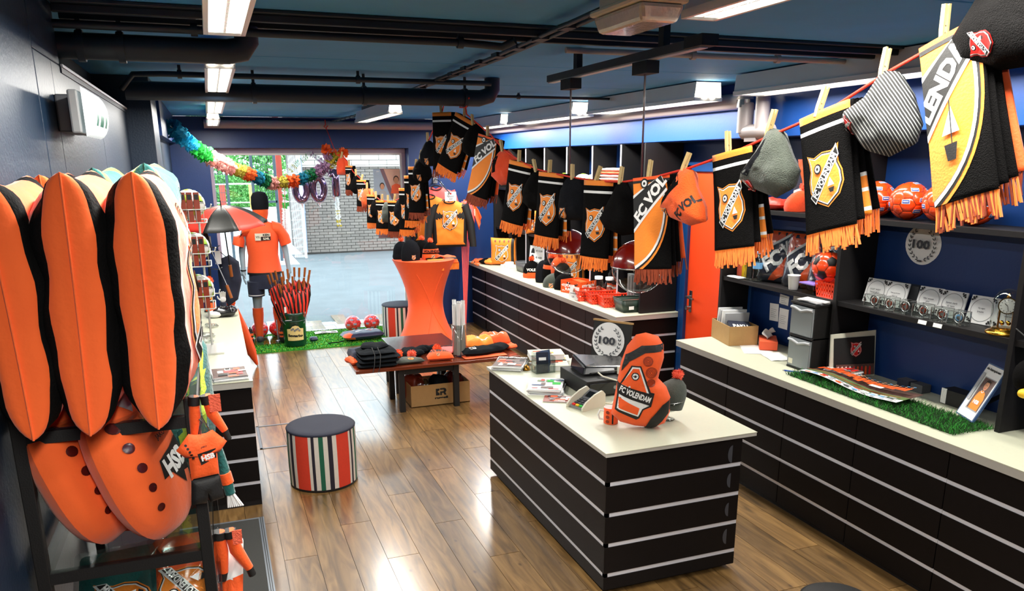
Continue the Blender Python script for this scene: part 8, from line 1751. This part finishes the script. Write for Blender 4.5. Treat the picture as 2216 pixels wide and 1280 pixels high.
    hat('grey wool hat with badge between two black scarves', 13, 2.285, [(-.01, .01), (.035, .0), (.07, -.06), (.11, -.12), (.095, -.17), (.03, -.20), (-.05, -.18), (-.125, -.15), (-.12, -.125), (-.06, -.06)], .05, 'knit_grey', 8, badge=CREST_R, bpos=(-.065, -.165), bs=.035, brot=1.5, rim=[(-.105, -.125), (-.03, -.06), (.0, -.02), (-.01, -.07), (-.06, -.135)])
    hat('grey and black fine striped hat beside the nearest scarf', 15, 2.41, [(-.01, .01), (.03, -.0), (.075, -.05), (.115, -.13), (.105, -.175), (.03, -.205), (-.04, -.19), (-.10, -.135), (-.135, -.10), (-.13, -.085), (-.06, -.05)], .05, 'knit_stripe', 2, badge=CREST_R, bpos=(-.095, -.125), bs=.034, brot=-.6)
    hat('black hat with red badge nearest the viewer at the upper right', 1.386/1.17, 2.51, [(-.03, .03), (.06, .10), (.2, .12), (.24, -.02), (.2, -.12), (.05, -.125), (-.05, -.10), (-.085, -.05)], .06, 'knit_black', 0, badge=CREST_R, bpos=(.03, -.07), bs=.05, brot=1.5)
    # farther swag
    def pl(k, dz=0): return L1[k]
    F1 = [((1.455, 9.45, 2.25), 'orange hat hanging under the rosette on the farther cord', 'hat', 'knit_deep', .26, 0), ((1.48, 9.10, 2.155), 'black scarf with rust fringe second on the farther cord', 'bar', 'fringe_rust', .26, 20), ((1.50, 8.80, 2.06), 'black hat third on the farther cord', 'hat', 'knit_black', 0, 0), ((1.517, 8.58, 2.01), 'black scarf with small shield beside the black hat on the farther cord', 'bar', 'fringe_rust', .27, 30), ((1.532, 8.36, 1.93), 'bright orange hat in the low part of the farther cord', 'hat', 'knit_orange', 0, 0), ((1.543, 8.17, 1.872), 'black scarf with orange fringe behind the bright orange hat', 'bar', 'fringe_orange', .28, 30), ((1.556, 8.02, 1.85), 'black hat at the lowest point of the farther cord', 'hat', 'knit_black', 0, 0), ((1.572, 7.80, 1.83), 'black scarf with shield and orange fringe at the lowest point', 'bar', 'fringe_orange', .27, 45), ((1.588, 7.60, 1.828), 'grey hat hanging in front of the posters', 'hat', 'knit_grey', 0, 0), ((1.603, 7.38, 1.845), 'black scarf with white stripe in front of the posters', 'bar', 'fringe_rust', .28, 45), ((1.618, 7.18, 1.885), 'dark pointed hat before the window edge', 'hat', 'knit_charcoal', 0, 0), ((1.63, 7.0, 1.97), 'black and orange scarf at the right window edge', 'bar', 'fringe_orange', .36, 40), ((1.643, 6.83, 2.08), 'black scarf hanging right of the window frame', 'bar', 'fringe_orange', .38, 40), ((1.652, 6.70, 2.155), 'black scarf with rust fringe beside the blue wall', 'bar', 'fringe_rust', .38, 40), ((1.661, 6.57, 2.23), 'black hat with badge before the blue wall', 'hat', 'knit_black', 0, 1), ((1.676, 6.37, 2.36), 'dark ribbed hat with club badge high on the farther cord', 'hat', 'knit_charcoal', 0, 1), ((1.70, 6.03, 2.555), 'narrow orange and black scarf at the top of the farther cord', 'bar', 'fringe_rust', .42, 45)]
    for i, (p, lb, kd, col, L, a) in enumerate(F1):
        if kd == 'hat': sack(lb, p, [(x*(.9), y*.98) for x, y in (dome if i % 4 == 0 else rnd_out)], .045, col, yw(40), badge=CREST_PL if a else None, bpos=(.0, -.16), group='hats hanging on the farther cord', seed=i, bs=.04)
        else: scarf(lb, kd, .15 if L < .3 else .16, L, (p[0], p[1], p[2]+.003), yw(a), .0, 'scarves on the farther cord', i*2, col)
        pin((p[0]-.010, p[1], p[2]+.004), (random.uniform(-.3, .1), random.uniform(-.3, .3), yw(30)), ('wooden peg holding the '+lb) if len(lb.split()) < 12 else 'wooden peg on the '+' '.join(lb.split()[:12]))
build_line()
